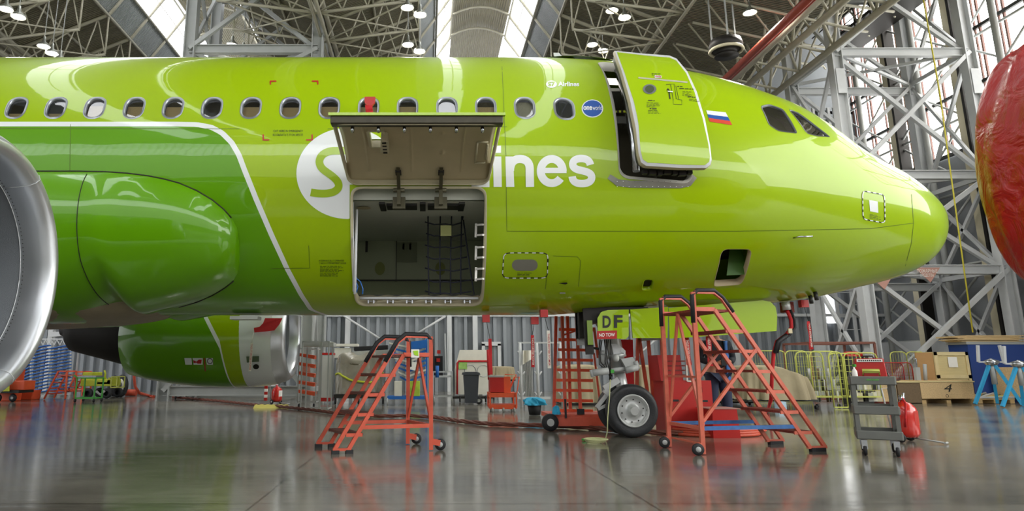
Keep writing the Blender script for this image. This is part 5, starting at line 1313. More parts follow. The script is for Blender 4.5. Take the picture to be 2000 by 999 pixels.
def extinguisher(label, x, y, r, h, rz, sc=1., tilt=0.):
    t = thing('fire_extinguisher', label, 'fire extinguisher', (x, y, 0), rz)
    b = MB(); z0 = .07; pr = [(.001, z0), (r * .8, z0), (r, z0 + r * .3), (r, z0 + h - r * .9), (r * .93, z0 + h - r * .5), (r * .6, z0 + h - r * .12), (r * .25, z0 + h), (r * .2, z0 + h + .03), (.001, z0 + h + .03)]
    b.lathe(pr, (0, 0, 0), 'Z', 40); part(b, 'cylinder', mat('glossy red enamel', 'c6261b', .25, coat=.6, var=.05), t)
    b = MB(); b.tube([(0, 0, z0 + h), (0, 0, z0 + h + .09)], r * .22, 10); b.tube([(-.08, 0, z0 + h + .05), (.09, 0, z0 + h + .06)], .022, 8); b.tube([(.03, 0, z0 + h + .06), (.1, 0, z0 + h + .11)], .018, 8); part(b, 'valve', M_CHROME, t)
    for s in (-1, 1):
        b = MB(); b.lathe([(.001, -.015), (.055, -.015), (.065, 0), (.055, .015), (.001, .015)], (s * (r + .03), .02, .065), 'X', 20); w_ = part(b, 'wheel', M_BLK, t); b = MB(); b.lathe([(.001, -.018), (.032, -.018), (.032, .018), (.001, .018)], (s * (r + .03), .02, .065), 'X', 12); part(b, 'hub', M_CHROME, w_)
    b = MB(); b.tube([(-r * .7, r * .8, .05), (-r * .8, r * 1.2, h + .25), (r * .8, r * 1.2, h + .25), (r * .7, r * .8, .05)], .012, 6); b.tube([(0, -r * .5, .06), (0, -r - .28, .02)], .012, 6); b.tube([(-.06, -r - .28, .02), (.06, -r - .28, .02)], .016, 6); b.tube([(-r * .9, .02, .06), (r * .9, .02, .06)], .012, 6); part(b, 'trolley_frame', M_STEEL, t)
    b = MB(); b.tube([(0, 0, z0 + h + .07), (-r * .9, -r * .5, z0 + h - .02), (-r * 1.15, -r * .4, z0 + h * .5), (-r * 1.05, -r * .3, z0 + h * .3)], .014, 8); part(b, 'hose', M_REDF, t)
    b = MB(); b.sheet(lambda u, v: Vector((1.008 * r * cos(-pi / 2 - .5 + u), 1.008 * r * sin(-pi / 2 - .5 + u), z0 + h * (.35 + .4 * v))), 8, 1); part(b, 'label_sheet', M_PAPER if sc < 1 else mat('faded red label', 'b5352a', .4), t)
    return t
p = gnd(1773, 864); extinguisher('large wheeled red fire extinguisher behind the grey service cart', p.x, p.y, .165, .47, radians(40))
p = gnd(540, 790); extinguisher('small wheeled red fire extinguisher below the far engine intake', p.x, p.y, .15, .40, radians(60), .9)

# ------------------------------------------------------------ cables on the floor
def floor_cable(name, label, pts, r, m, twist=True, cat='cable'):
    P = []
    for i in range(len(pts) - 1):
        a, c = gnd(*pts[i]), gnd(*pts[i + 1]); n = max(2, int((c - a).length / .12))
        for k in range(n): P.append(a + (c - a) * k / n)
    P.append(gnd(*pts[-1]))
    b = MB()
    if twist:
        for s in range(3):
            q = []; acc = 0
            for i, p in enumerate(P):
                d = (P[min(i + 1, len(P) - 1)] - P[max(0, i - 1)]).normalized(); n_ = Vector((-d.y, d.x, 0)); a = i * .9 + 2 * pi * s / 3
                q.append(p + n_ * cos(a) * r * .8 + Vector((0, 0, r * 1.75 + sin(a) * r * .8)))
            b.tube(q, r * .8, 6)
    else: b.tube([p + Vector((0, 0, r)) for p in P], r, 8)
    return tag(b.build(name, m), label, cat)
floor_cable('power_cable', 'thick twisted brown cable running across the floor under the aircraft', [(268, 772), (300, 777), (360, 781), (430, 787), (500, 795), (545, 798), (600, 804), (660, 812), (740, 818), (800, 817), (850, 820), (900, 828), (960, 834), (1030, 836), (1100, 838), (1170, 843), (1240, 850), (1330, 852), (1400, 850)], .026, M_ROPE)
b = MB()
for k in range(5):
    c_ = gnd(1400, 851 - k); b.tube([c_ + Vector(((.62 + .03 * k) * cos(t) * 1.0, (.42 + .02 * k) * sin(t) * .8, .025 + .03 * (k % 3))) for t in [2 * pi * i / 48 for i in range(49)]], .024, 6)
tag(b.build('coiled_cable', M_RCAB), 'orange red cable coiled on the floor between the blue-railed ladder and red steps', 'cable')
b = MB(); q = [gnd(1202, 856) + Vector((0, -.0, .5)), ]
b.tube([at(1192, 742, 10.5), at(1190, 780, 10.35), at(1187, 815, 10.3), at(1186, 845, 10.2), gnd(1183, 860) + Vector((0, 0, .02)), gnd(1168, 866) + Vector((0, 0, .02))], .008, 6)
for k in range(4):
    c_ = gnd(1160, 866); b.tube([c_ + Vector(((.1 + .02 * k) * cos(t) + .01 * k, (.13 + .01 * k) * sin(t), .015 + .012 * k)) for t in [2 * pi * i / 16 for i in range(17)]], .008, 5)
tag(b.build('pale_cord', M_CORD), 'pale cord hanging from the nose gear and coiled on the floor', 'cord')
b = MB(); b.box(gnd(1150, 862) + Vector((0, 0, .02)), (.2, .05, .03), rz=.3); tag(b.build('grounding_clamp', M_GRN, bevel=.006), 'small green clamp lying in the pale cord coil', 'clamp')
cr2 = thing('cable_ramp', 'flat yellow cable ramp covering the brown cable on the floor', 'ramp', gnd(530, 797))
b = MB(); a_ = gnd(530, 797); b.prism([(-.42, -.2, 0), (.42, -.2, 0), (.42, -.08, .06), (-.42, -.08, .06)], (0, .001, 0)); b.v = []; b.f = []; b.mi = []; b.sm = []
b.add([(-.4, -.28, 0), (.4, -.28, 0), (.4, -.1, .08), (-.4, -.1, .08), (.4, .1, .08), (-.4, .1, .08), (.4, .28, 0), (-.4, .28, 0)], [(0, 1, 2, 3), (3, 2, 4, 5), (5, 4, 6, 7), (0, 3, 5, 7), (1, 6, 4, 2), (0, 7, 6, 1)], False); part(b, 'ramp_body', mat('yellow rubber', 'c9c05a', .6), cr2)
b = MB()
for k in range(5): b.box((-.32 + .16 * k, 0, .082), (.05, .2, .006))
part(b, 'ramp_rib', M_BLK, cr2)
b = MB(); b.tube([at(262, 690, 22.6), at(262, 738, 22.6), at(264, 756, 22.6), at(272, 768, 22.6), gnd(290, 777) + Vector((0, 0, .06)), gnd(300, 778) + Vector((0, 0, .04))], .045, 8)
tag(b.build('air_hose', M_RCAB), 'orange hose hanging down from behind the far engine and curving onto the floor', 'hose')
# ------------------------------------------------------------ red covered object at the right edge
c_ = at(2146, 325, 5.5); rc = thing('red_engine_cover', 'huge crinkled red plastic cover on a big round object, mostly cut off', 'cover', (c_.x, c_.y, 0))
rm = mat('shiny red tarpaulin', '9c120c', .28, var=.25, scale=3, bump=0)
nt = rm.node_tree; bp = nt.nodes.new('ShaderNodeBump'); n1 = nt.nodes.new('ShaderNodeTexNoise'); n1.inputs['Scale'].default_value = 4; n1.inputs['Detail'].default_value = 6; n1.inputs['Distortion'].default_value = 1.2
tcn = nt.nodes.new('ShaderNodeTexCoord'); nt.links.new(tcn.outputs['Object'], n1.inputs[0]); bp.inputs['Strength'].default_value = .6; bp.inputs['Distance'].default_value = .1
nt.links.new(n1.outputs[0], bp.inputs['Height']); nt.links.new(bp.outputs[0], nt.nodes['Principled BSDF'].inputs['Normal'])
rad = 1.14
def cov(u, v):
    a = 2 * pi * u; g = -pi / 2 + pi * v; k = 1 + .015 * sin(9 * a + 3 * g) + .012 * sin(17 * a - 5 * g)
    return Vector((.78 * cos(g) ** .6 * cos(a) * k, .75 * sp(sin(a) * cos(g), .9) * k, rad * sp(sin(g), .9) * k + c_.z))
b = MB(); b.sheet(cov, 96, 64); part(b, 'tarpaulin', rm, rc)
b = MB(); b.box((.2, 0, .5), (.9, 1.0, .9)); part(b, 'support_stand', M_STEEL, rc)
b = MB(); b.tube([cov(u, .12) * 1.01 if False else cov(u, .12) for u in [i / 60 for i in range(61)]], .02, 6); part(b, 'draw_cord', M_REDF, rc)
# ------------------------------------------------------------ things along the back
def yof(py): return gnd(832, py).y
def PX(px, Y, z=.5):  # x of a picture column at distance Y
    dep = Y * CT + (z - H) * ST; return (px - CX) * dep / F
def ZY(py, Y): return at(832, py, Y).z
def frame_box(b, x0, x1, y0, y1, z0, z1, w=.03):
    for x in (x0, x1):
        for y in (y0, y1): b.bar((x, y, z0), (x, y, z1), w)
    for z in (z0, z1):
        for y in (y0, y1): b.bar((x0, y, z), (x1, y, z), w)
        for x in (x0, x1): b.bar((x, y0, z), (x, y1, z), w)
def casters(t, pts, r=.06, m=M_BLK):
    for x, y in pts:
        b = MB(); b.lathe([(.001, -.02), (r * .9, -.02), (r, 0), (r * .9, .02), (.001, .02)], (x, y, r), 'X', 14); wpart(b, 'caster_wheel', m, t)
# rubbish bin
Y = yof(790); x = PX(920, Y); h = ZY(727, Y)
t = thing('rubbish_bin', 'dark grey wheeled rubbish bin in front of the white panels', 'bin', (x, Y, 0))
b = MB(); k = .165; k1 = .21
b.add([(-k, -k, .03), (k, -k, .03), (k, k, .03), (-k, k, .03), (-k1, -k1, h - .08), (k1, -k1, h - .08), (k1, k1, h - .08), (-k1, k1, h - .08)], [(0, 1, 2, 3), (0, 1, 5, 4), (1, 2, 6, 5), (2, 3, 7, 6), (3, 0, 4, 7)], False); part(b, 'bin_body', M_BIN, t)
b = MB(); b.prism([(-.25, -.24, h - .08), (.25, -.24, h - .08), (.23, -.24, h - .02), (.15, -.24, h), (-.15, -.24, h), (-.23, -.24, h - .02)], (0, .5, 0)); part(b, 'lid', M_BIN, t)
for s in (1,):
    b = MB(); b.lathe([(.001, -.02), (.09, -.02), (.1, 0), (.09, .02), (.001, .02)], (.2, -.12, .1), 'Y', 24); w_ = part(b, 'wheel', M_BLK, t); b = MB(); b.lathe([(.001, -.025), (.045, -.025)], (.2, -.12, .1), 'Y', 16); part(b, 'hub', M_STEEL, w_)
# orange tool cart
Y = yof(806); x0 = PX(957, Y); x1 = PX(1008, Y)
t = thing('tool_cart', 'orange tool cart with a dark red chest on it, beside the rubbish bin', 'cart', ((x0 + x1) / 2, Y + .3, 0))
zt = ZY(769, Y); zb = ZY(792, Y)
b = MB()
for x in (x0, x1):
    for y in (Y, Y + .55): b.bar((x, y, .1), (x, y, zt + .02), .035)
wpart(b, 'cart_frame', M_OR2, t)
for z in (zb, zt): b = MB(); b.box(((x0 + x1) / 2, Y + .28, z - .04), (x1 - x0, .55, .1)); wpart(b, 'tray', M_OR2, t)
b = MB(); b.tube([(x1 - .15, Y + .3, zt), (x1 + .0, Y + .3, zt + .36), (x1 + .12, Y + .3, zt + .36), (x1 + .02, Y + .05, zt)], .014, 6); b.tube([(x1 - .12, Y + .5, zt), (x1 + .08, Y + .5, zt + .42), (x1 - .2, Y + .5, zt + .42)], .014, 6); wpart(b, 'push_handle', M_OR2, t)
casters(t, [(x0 + .05, Y + .03), (x1 - .05, Y + .03), (x0 + .05, Y + .5), (x1 - .05, Y + .5), ((x0 + x1) / 2, Y + .03)], .055, M_STEEL)
c = thing('tool_chest', 'dark red chest with a grey top standing on the orange tool cart', 'tool chest', ((x0 + x1) / 2 - .1, Y + .28, zt))
b = MB(); xm = PX(986, Y); b.box(((x0 + xm) / 2, Y + .28, zt + .19), (xm - x0 - .02, .4, .34)); wpart(b, 'chest_body', M_RED, c); b = MB(); b.box(((x0 + xm) / 2, Y + .28, zt + .38), (xm - x0, .42, .04)); wpart(b, 'chest_top', M_STEEL, c)
b = MB(); b.box(((xm + x1) / 2 - .06, Y + .3, zt + .19), (.16, .38, .36)); wpart(b, 'side_box', M_OR2, c)
b = MB(); b.tube([(x0 + .02, Y + .4, zt + .3), (x0 + .0, Y + .4, zt + 1.0)], .035, 6); tag(b.build('red_post', M_REDF), 'thin dark red upright post behind the chest of the orange tool cart', 'post')
# bucket with rag
Y = yof(812); x = PX(1043, Y)
t = thing('bucket', 'black bucket on the floor under a cyan cloth', 'bucket', (x, Y, 0)); b = MB(); b.lathe([(.001, .01), (.12, .01), (.15, .22), (.14, .22), (.11, .02)], (0, 0, 0), 'Z', 24); part(b, 'bucket_body', M_BLK, t)
b = MB(); b.tube([(-.15, 0, .2), (-.1, -.1, .24), (.1, -.1, .24), (.15, 0, .2)], .006, 5); part(b, 'bucket_handle', M_STEEL, t)
clump('cleaning_rag', 'crumpled cyan cloth heaped over the black bucket', 'cloth', (x, Y, .215), .22, .2, .16, M_RAG, 8, 20, .5)
clump('cleaning_rag', 'small cyan cloth hanging by the red platform trolley wheel', 'cloth', (PX(1086, 11.75), 11.75, .26), .06, .05, .14, M_RAG, 9, 12, .5)
# tall red ladder tower on a platform trolley
Y = 12.6
tt = thing('tall_step_ladder', 'very tall narrow red painted ladder tower reaching the belly behind the nose gear', 'step ladder', (PX(1130, Y), Y, 0))
Y = 12.55
for i, (pb, ptop) in enumerate(((1082, 1086), (1104, 1098), (1114, 1108), (1134, 1126))):
    b = MB(); b.bar(at(pb, 806, Y - .15 if i % 2 else Y + .1), at(ptop, 618, Y - .15 if i % 2 else Y + .1), .05); wpart(b, 'leg', M_OR, tt)
for k in range(9):
    y = 642 + 19.8 * k; b = MB(); b.bar(at(1092 - k, y + 2, Y), at(1158, y + 3, Y), .03, .05); wpart(b, 'rung', M_OR2, tt)
b = MB(); b.bar(at(1100, 655, Y), at(1130, 645, Y), .03); b.bar(at(1130, 645, Y), at(1145, 620, Y), .03); b.bar(at(1130, 640, Y), at(1150, 655, Y), .03); b.bar(at(1160, 640, Y), at(1168, 700, Y), .04); b.bar(at(1160, 690, Y), at(1172, 790, Y), .03); wpart(b, 'side_brace', M_OR, tt)
pt = thing('platform_trolley', 'low red steel platform trolley under the tall red ladder', 'trolley', (PX(1125, 12.2), 12.2, 0))
b = MB(); xa_, xb_ = PX(1066, 12.2), PX(1180, 12.2); b.box(((xa_ + xb_) / 2, 12.3, .22), (xb_ - xa_, .9, .07)); b.box(((xa_ + xb_) / 2, 11.85, .14), (xb_ - xa_, .04, .14)); wpart(b, 'platform', M_OR, pt)
b = MB(); b.lathe([(.03, -.04), (.12, -.04), (.14, 0), (.12, .04), (.03, .04)], (PX(1073, 11.7), 11.7, .14), 'Y', 24); w_ = wpart(b, 'wheel', M_BLK, pt); b = MB(); b.lathe([(.001, -.045), (.06, -.045)], (PX(1073, 11.7), 11.7, .14), 'Y', 16); wpart(b, 'hub', M_STEEL, w_)
for xx in (xa_ + .1, xb_ - .1): b = MB(); b.lathe([(.001, -.03), (.09, -.03), (.1, 0), (.09, .03), (.001, .03)], (xx, 12.65, .1), 'Y', 20); wpart(b, 'wheel', M_BLK, pt)
b = MB(); b.bar((xa_ + .25, 11.8, .2), (xa_ + .25, 11.8, .5), .03); b.box((xa_ + .5, 11.82, .3), (.12, .02, .09)); wpart(b, 'tow_post', M_BLK, pt)
# red sheet and A-frame stand behind the gear
b = MB(); Y = 12.4; b.prism([at(1212, 664, Y), at(1236, 664, Y), at(1239, 752, Y), at(1229, 757, Y), at(1216, 735, Y)], (0, .02, 0)); tag(b.build('red_cover_sheet', M_REDF), 'hanging red sheet seen behind the nose gear leg', 'cover')
t = thing('support_stand', 'red A-frame stand with a grey top plate behind the nose wheel', 'stand', (PX(1265, 12.0), 12.0, 0))
for a_, c_ in (((1246, 652), (1242, 842)), ((1247, 652), (1274, 842)), ((1266, 664), (1280, 842)), ((1292, 664), (1300, 842))):
    b = MB(); b.bar(at(*a_, 12.0), at(c_[0], c_[1] - 12, 12.0), .05); wpart(b, 'leg', M_OR, t)
b = MB(); b.prism([at(1251, 650, 11.9), at(1290, 647, 11.9), at(1293, 664, 11.9), at(1256, 666, 11.9)], (0, .25, 0)); wpart(b, 'top_plate', M_STEEL, t)
# red stair box group
Y = 11.2
t = thing('red_step_box', 'tall red sheet steel step box with dark hand slots beside the person', 'steps', (PX(1345, Y), Y, 0))
X = lambda p: PX(p, Y, .5)
b = MB(); b.prism([(X(1302), Y, 0), (X(1392), Y, 0), (X(1392), Y, ZY(744, Y)), (X(1302), Y, ZY(744, Y))], (0, .6, 0)); wpart(b, 'box_body', M_RED, t)
b = MB(); b.prism([(X(1296), Y + .05, ZY(745, Y)), (X(1340), Y + .05, ZY(745, Y)), (X(1337), Y + .05, ZY(694, Y)), (X(1292), Y + .05, ZY(694, Y))], (0, .5, 0)); u_ = wpart(b, 'upper_box', M_RED, t)
b = MB()
for k in range(4): b.box(at(1318, 706 + 9 * k, Y + .045), (.33, .012, .02))
wpart(b, 'drawer_line', M_DRED, u_)
b = MB(); b.box(at(1318, 783, Y - .004), (.12, .01, .03)); wpart(b, 'hand_slot', M_BLK, t); b = MB(); b.box(at(1376, 784, Y - .004), (.1, .01, .03)); b.box(at(1369, 762, Y - .004), (.035, .01, .08)); wpart(b, 'hand_slot', M_BLK, t)
b = MB(); b.bar(at(1340, 695, Y - .01), at(1342, 745, Y - .01), .02); b.bar(at(1342, 745, Y - .01), at(1360, 746, Y - .01), .02); wpart(b, 'pale_edge', M_CANV, t)
t = thing('red_step_box', 'low red steel step box with a worn top in front of the person', 'steps', (PX(1416, 11), 11, 0))
b = MB(); Y = 10.6; b.prism([(X(1388), Y, 0), (X(1441), Y, 0), (X(1438), Y, ZY(800, Y)), (X(1390), Y, ZY(800, Y))], (0, .5, 0)); wpart(b, 'box_body', M_RED, t)
b = MB(); b.box((X(1414), Y + .25, ZY(800, Y) + .005), (.46, .52, .012)); wpart(b, 'worn_top', mat('worn pink top', 'a8766c', .5, var=.4, scale=12), t)
# person
Y = 12.6; sc = 1.0
pt0 = thing('person', 'person in dark overalls and blue jacket standing behind the red steps, holding something', 'person', (PX(1405, Y), Y, 0))
px_ = PX(1405, Y)
def skin_obj(name, nodes, edges, m, par, lvl=2, root=0):
    me = bpy.data.meshes.new(name); me.from_pydata([n[0] for n in nodes], edges, []); me.materials.append(m)
    o = bpy.data.objects.new(name, me); COL.objects.link(o); o.parent = par
    sk = o.modifiers.new('s', 'SKIN'); sk.use_smooth_shade = True
    for i, n in enumerate(nodes):
        r_ = n[1]; o.data.skin_vertices[0].data[i].radius = r_ if isinstance(r_, tuple) else (r_, r_)
        o.data.skin_vertices[0].data[i].use_root = (i == root)
    ss = o.modifiers.new('u', 'SUBSURF'); ss.levels = lvl; ss.render_levels = lvl
    for p in me.polygons: p.use_smooth = True
    return o
bn = [((0, 0, .95), (.17, .12)), ((0, 0, 1.15), (.16, .11)), ((0, -.02, 1.38), (.2, .12)), ((0, -.03, 1.50), (.07, .07)), ((0, -.05, 1.58), (.06, .06)), ((0, -.06, 1.67), (.085, .1)), ((0, -.06, 1.76), (.07, .08)),
      ((.1, 0, .88), (.1, .1)), ((.12, -.02, .5), (.07, .075)), ((.13, 0, .1), (.05, .055)), ((.14, -.13, .04), (.045, .035)),
      ((-.1, 0, .88), (.1, .1)), ((-.12, -.02, .5), (.07, .075)), ((-.13, 0, .1), (.05, .055)), ((-.14, -.13, .04), (.045, .035)),
      ((.2, -.02, 1.42), (.075, .075)), ((.27, 0, 1.15), (.05, .05)), ((.12, -.24, 1.1), (.035, .04)), ((-.2, -.02, 1.42), (.075, .075)), ((-.28, 0, 1.15), (.05, .05)), ((-.1, -.25, 1.08), (.035, .04))]
be = [(0, 1), (1, 2), (2, 3), (3, 4), (4, 5), (5, 6), (0, 7), (7, 8), (8, 9), (9, 10), (0, 11), (11, 12), (12, 13), (13, 14), (2, 15), (15, 16), (16, 17), (2, 18), (18, 19), (19, 20)]
skin_obj('body', bn, be, M_SKIN, pt0)
jk = [((0, 0, .93), (.18, .13)), ((0, 0, 1.12), (.19, .14)), ((0, -.02, 1.36), (.22, .145)), ((0, -.03, 1.47), (.10, .09)), ((.21, -.02, 1.41), (.095, .095)), ((.29, 0, 1.15), (.07, .07)), ((.15, -.22, 1.1), (.05, .055)), ((-.21, -.02, 1.41), (.095, .095)), ((-.3, 0, 1.15), (.07, .07)), ((-.13, -.23, 1.08), (.05, .055))]
skin_obj('jacket', jk, [(0, 1), (1, 2), (2, 3), (2, 4), (4, 5), (5, 6), (2, 7), (7, 8), (8, 9)], M_CLOTH, pt0)
b = MB(); b.sheet(lambda u, v: Vector((.10 + .17 * u, -.16 + .24 * u * u, .75 + .72 * v)), 8, 10); bj = part(b, 'blue_jacket_panel', M_CLOTH2, pt0, 'bright blue side panel of the jacket'); sm_ = bj.modifiers.new('s', 'SOLIDIFY'); sm_.thickness = .03
tr_ = [((0, 0, .95), (.185, .13)), ((.1, 0, .85), (.12, .125)), ((.12, -.02, .5), (.09, .1)), ((.13, 0, .1), (.075, .085)), ((-.1, 0, .85), (.12, .125)), ((-.12, -.02, .5), (.09, .1)), ((-.13, 0, .1), (.075, .085))]
skin_obj('trousers', tr_, [(0, 1), (1, 2), (2, 3), (0, 4), (4, 5), (5, 6)], mat('dark blue trousers', '232c45', .8, var=.2), pt0)
b = MB(); b.sheet(lambda u, v: Vector((.095 * cos(2 * pi * u) * cos(pi / 2 * v), -.045 + .11 * sin(2 * pi * u) * cos(pi / 2 * v), 1.70 + .12 * sin(pi / 2 * v))), 24, 10); part(b, 'hair', M_HAIR, pt0)
b = MB(); b.sheet(lambda u, v: Vector((-.03 + .06 * u, -.163 + .003 * v, 1.69 + .02 * v)), 2, 1); part(b, 'eyes', M_BLK, pt0); b = MB(); b.box((0, -.168, 1.665), (.02, .03, .04)); part(b, 'nose', M_SKIN, pt0); b = MB(); b.box((0, -.158, 1.63), (.05, .01, .01)); part(b, 'mouth', M_DRED, pt0)
for s, hx_, hy_, hz_ in ((1, .12, -.24, 1.1), (-1, -.1, -.25, 1.08)):
    nodes = [((hx_, hy_, hz_), (.03, .022)), ((hx_ - s * .05, hy_ - .04, hz_), (.04, .02))]; ed = [(0, 1)]
    for k in range(4):
        bx = hx_ - s * .07; z_ = hz_ + .025 - .017 * k; n0 = len(nodes); nodes += [((bx, hy_ - .055, z_), .009), ((bx - s * .035, hy_ - .065, z_ - .004), .008), ((bx - s * .05, hy_ - .045, z_ - .01), .007)]; ed += [(1, n0), (n0, n0 + 1), (n0 + 1, n0 + 2)]
    n0 = len(nodes); nodes += [((hx_ - s * .03, hy_ - .06, hz_ + .035), .01), ((hx_ - s * .05, hy_ - .075, hz_ + .045), .008)]; ed += [(0, n0), (n0, n0 + 1)]
    skin_obj('hand', nodes, ed, M_SKIN, pt0, 1)
b = MB(); b.box((0, -.31, 1.1), (.09, .03, .12)); o = b.build('hand_tool', M_BLK); o.location = pt0.location; tag(o, 'small dark device held in both hands by the person', 'device')
# white panels in red frame
Y = 21.0
t = thing('panel_rack', 'stack of white panels with a red edge on a wheeled rack behind the bin', 'rack', (PX(922, Y), Y, 0))
b = MB(); b.prism([at(893, 771, Y), at(955, 771, Y), at(955, 707, Y), at(896, 707, Y), at(893, 712, Y)], (0, .08, 0)); wpart(b, 'front_panel', M_CANV, t)
b = MB(); b.prism([at(889, 770, Y + .4), at(957, 770, Y + .4), at(957, 684, Y + .4), at(898, 684, Y + .4), at(888, 722, Y + .4)], (0, .06, 0)); wpart(b, 'rear_panel', M_CANV, t)
b = MB(); b.tube([at(893, 771, Y - .03), at(893, 710, Y - .03), at(896, 706, Y - .03), at(955, 706, Y - .03)], .03, 6); wpart(b, 'red_edge', M_REDF, t)
b = MB(); b.box(at(904, 715, Y - .02), (.25, .02, .2)); wpart(b, 'green_sticker', mat('green white sticker', '9cc66a', .5, var=.8, scale=8), t)
b = MB()
for k in range(2): b.tube([at(944 - 25 * k, 725, Y - .01) + Vector((.17 * cos(a), 0, .17 * sin(a))) for a in [2 * pi * i / 20 for i in range(21)]], .012, 5)
wpart(b, 'moulded_ring', M_LSTEEL, t)
b = MB(); b.box((PX(922, Y), Y + .3, .14), (1.2, .7, .06)); wpart(b, 'rack_base', M_DARK, t); casters(t, [(PX(898, Y), Y), (PX(948, Y), Y)], .1)
# white trolley with machine
Y = 20.3
t = thing('white_trolley', 'white tube trolley frame with an upright bar beside the white panels', 'trolley', (PX(865, Y), Y, 0))
b = MB(); frame_box(b, PX(846, Y), PX(883, Y), Y, Y + .6, .2, ZY(727, Y), .04); b.bar(at(871, 727, Y), at(869, 652, Y), .04); b.bar(at(875, 727, Y), at(876, 656, Y), .03); wpart(b, 'trolley_frame', M_LSTEEL, t); casters(t, [(PX(848, Y), Y), (PX(882, Y), Y)], .1, M_STEEL)
b = MB(); b.box((PX(864, Y), Y + .3, .75), (.55, .55, .05)); wpart(b, 'trolley_shelf', M_LSTEEL, t)
t = thing('machine_unit', 'dark machine with two red lamps on the white tube trolley', 'machine', (PX(856, Y), Y + .3, .78))
b = MB(); b.box((PX(855, Y), Y + .35, 1.05), (.3, .35, .55)); wpart(b, 'housing', M_BLK, t); b = MB(); b.box(at(857, 688, Y + .1), (.1, .05, .1)); b.box(at(856, 704, Y + .1), (.1, .05, .1)); wpart(b, 'red_lamp', M_RED, t); b = MB(); b.tube([at(854, 715, Y), at(854, 738, Y)], .05, 8); wpart(b, 'blue_cylinder', M_BLUE, t)
# blue shelving trolley
Y = 19.4
t = thing('shelving_trolley', 'trolley stacked with tilted blue shelves behind the near orange ladder', 'trolley', (PX(800, Y), Y, 0))
b = MB(); b.box((PX(796, Y), Y + .4, .2), (1.1, .8, .08)); wpart(b, 'platform', M_BLUE, t); casters(t, [(PX(757, Y), Y), (PX(832, Y), Y)], .1, M_STEEL)
b = MB(); b.bar(at(797, 775, Y), at(797, 665, Y), .05); b.bar(at(833, 770, Y + .6), at(833, 662, Y + .6), .05); wpart(b, 'blue_upright', M_BLUE, t)
for k in range(8):
    y = 668 + 9.5 * k; b = MB(); b.prism([at(760 + 3 * k, y + 1, Y + .1), at(797, y + 9, Y + .1), at(832, y - 4, Y + .1), at(832, y + 0, Y + .1), at(797, y + 13, Y + .1), at(760 + 3 * k, y + 4, Y + .1)], (0, .5, 0)); wpart(b, 'tilted_shelf', M_BLUE if k % 3 else M_CANV, t)
b = MB(); b.prism([at(802, 668, Y), at(833, 664, Y), at(833, 680, Y), at(802, 684, Y)], (0, .03, 0)); wpart(b, 'blue_panel', M_BLUE, t)
b = MB(); b.box(at(810, 716, Y - .02), (.22, .02, .22), M=Matrix.Rotation(.2, 3, 'Y')); wpart(b, 'paper_note', M_PAPER, t)
for px0, px1, c_, lab in ((770, 785, M_CANV, 'white carton with a brown patch on the blue trolley platform'), (798, 820, mat('white and lime carton', 'a4c23a', .6, var=.9, scale=4), 'white carton with lime print on the blue trolley platform')):
    b = MB(); z0 = .24; x0, x1 = PX(px0, Y), PX(px1, Y); b.box(((x0 + x1) / 2, Y + .2, z0 + .2), (x1 - x0, .35, .4)); tag(b.build('carton', c_, bevel=.01), lab, 'box')
# wrapped pallet load
Y = 19.8
t = thing('wrapped_load', 'large load wrapped in clear plastic on a dark dolly near the back wall', 'pallet load', (PX(700, Y), Y, 0))
b = MB(); x0, x1 = PX(652, Y), PX(746, Y)
def wrapf(u, v):
    a = 2 * pi * u; k = 1 + .03 * sin(9 * a + 5 * v) + .02 * sin(19 * a - 7 * v); top = 1 if v < .8 else max(0, cos((v - .8) / .2 * pi / 2)) ** .6
    return Vector(((x0 + x1) / 2 + (x1 - x0) / 2 * sp(cos(a), .6) * k * top * (1 - .08 * v), Y + .5 + .5 * sp(sin(a), .6) * k * top, .28 + 1.0 * min(v, .8) / .8 + .12 * max(0, v - .8) / .2 + .1 * sin(5 * a) * (v > .7) * top))
b.sheet(wrapf, 70, 24); wpart(b, 'plastic_wrap', mat('clear plastic wrap over cargo', '8e8a7c', .25, var=.3, scale=5, bump=.6, bscale=9, coat=.4), t)
b = MB(); b.tube([wrapf(u / 40 * .5 + .5, .35 + .1 * sin(u / 5)) + Vector((0, -.02, 0)) for u in range(41)], .03, 5); wpart(b, 'yellow_band', M_YEL2, t)
b = MB(); b.box(((x0 + x1) / 2, Y + .5, .22), (x1 - x0, 1, .1)); wpart(b, 'dolly', M_DARK, t); casters(t, [(PX(655, Y), Y + .1), (PX(700, Y), Y + .1), (PX(748, Y), Y + .1)], .1)
t = thing('long_case', 'long black and grey case lying on top of the plastic wrapped load', 'case', (PX(720, Y), Y + .5, 1.4))
b = MB(); b.bar(at(692, 682, Y + .5), at(758, 679, Y + .5), .3, .12); wpart(b, 'case_top', M_BLK, t, bevel=.02); b = MB(); b.bar(at(692, 694, Y + .5), at(760, 690, Y + .5), .4, .18); wpart(b, 'case_body', M_LGREY, t)
t = thing('wall_box', 'cream equipment with dials on a white shelf near the back wall', 'equipment', (PX(675, 22), 22, 0)); b = MB(); b.box(at(670, 690, 22), (.5, .3, .3)); b.box(at(678, 675, 22), (.7, .5, .08)); wpart(b, 'equipment_box', M_CANV, t); b = MB(); b.bar(at(658, 680, 22), (PX(658, 22), 22, 0), .05); b.bar(at(690, 680, 22), (PX(690, 22), 22, 0), .05); wpart(b, 'stand_leg', M_LSTEEL, t)
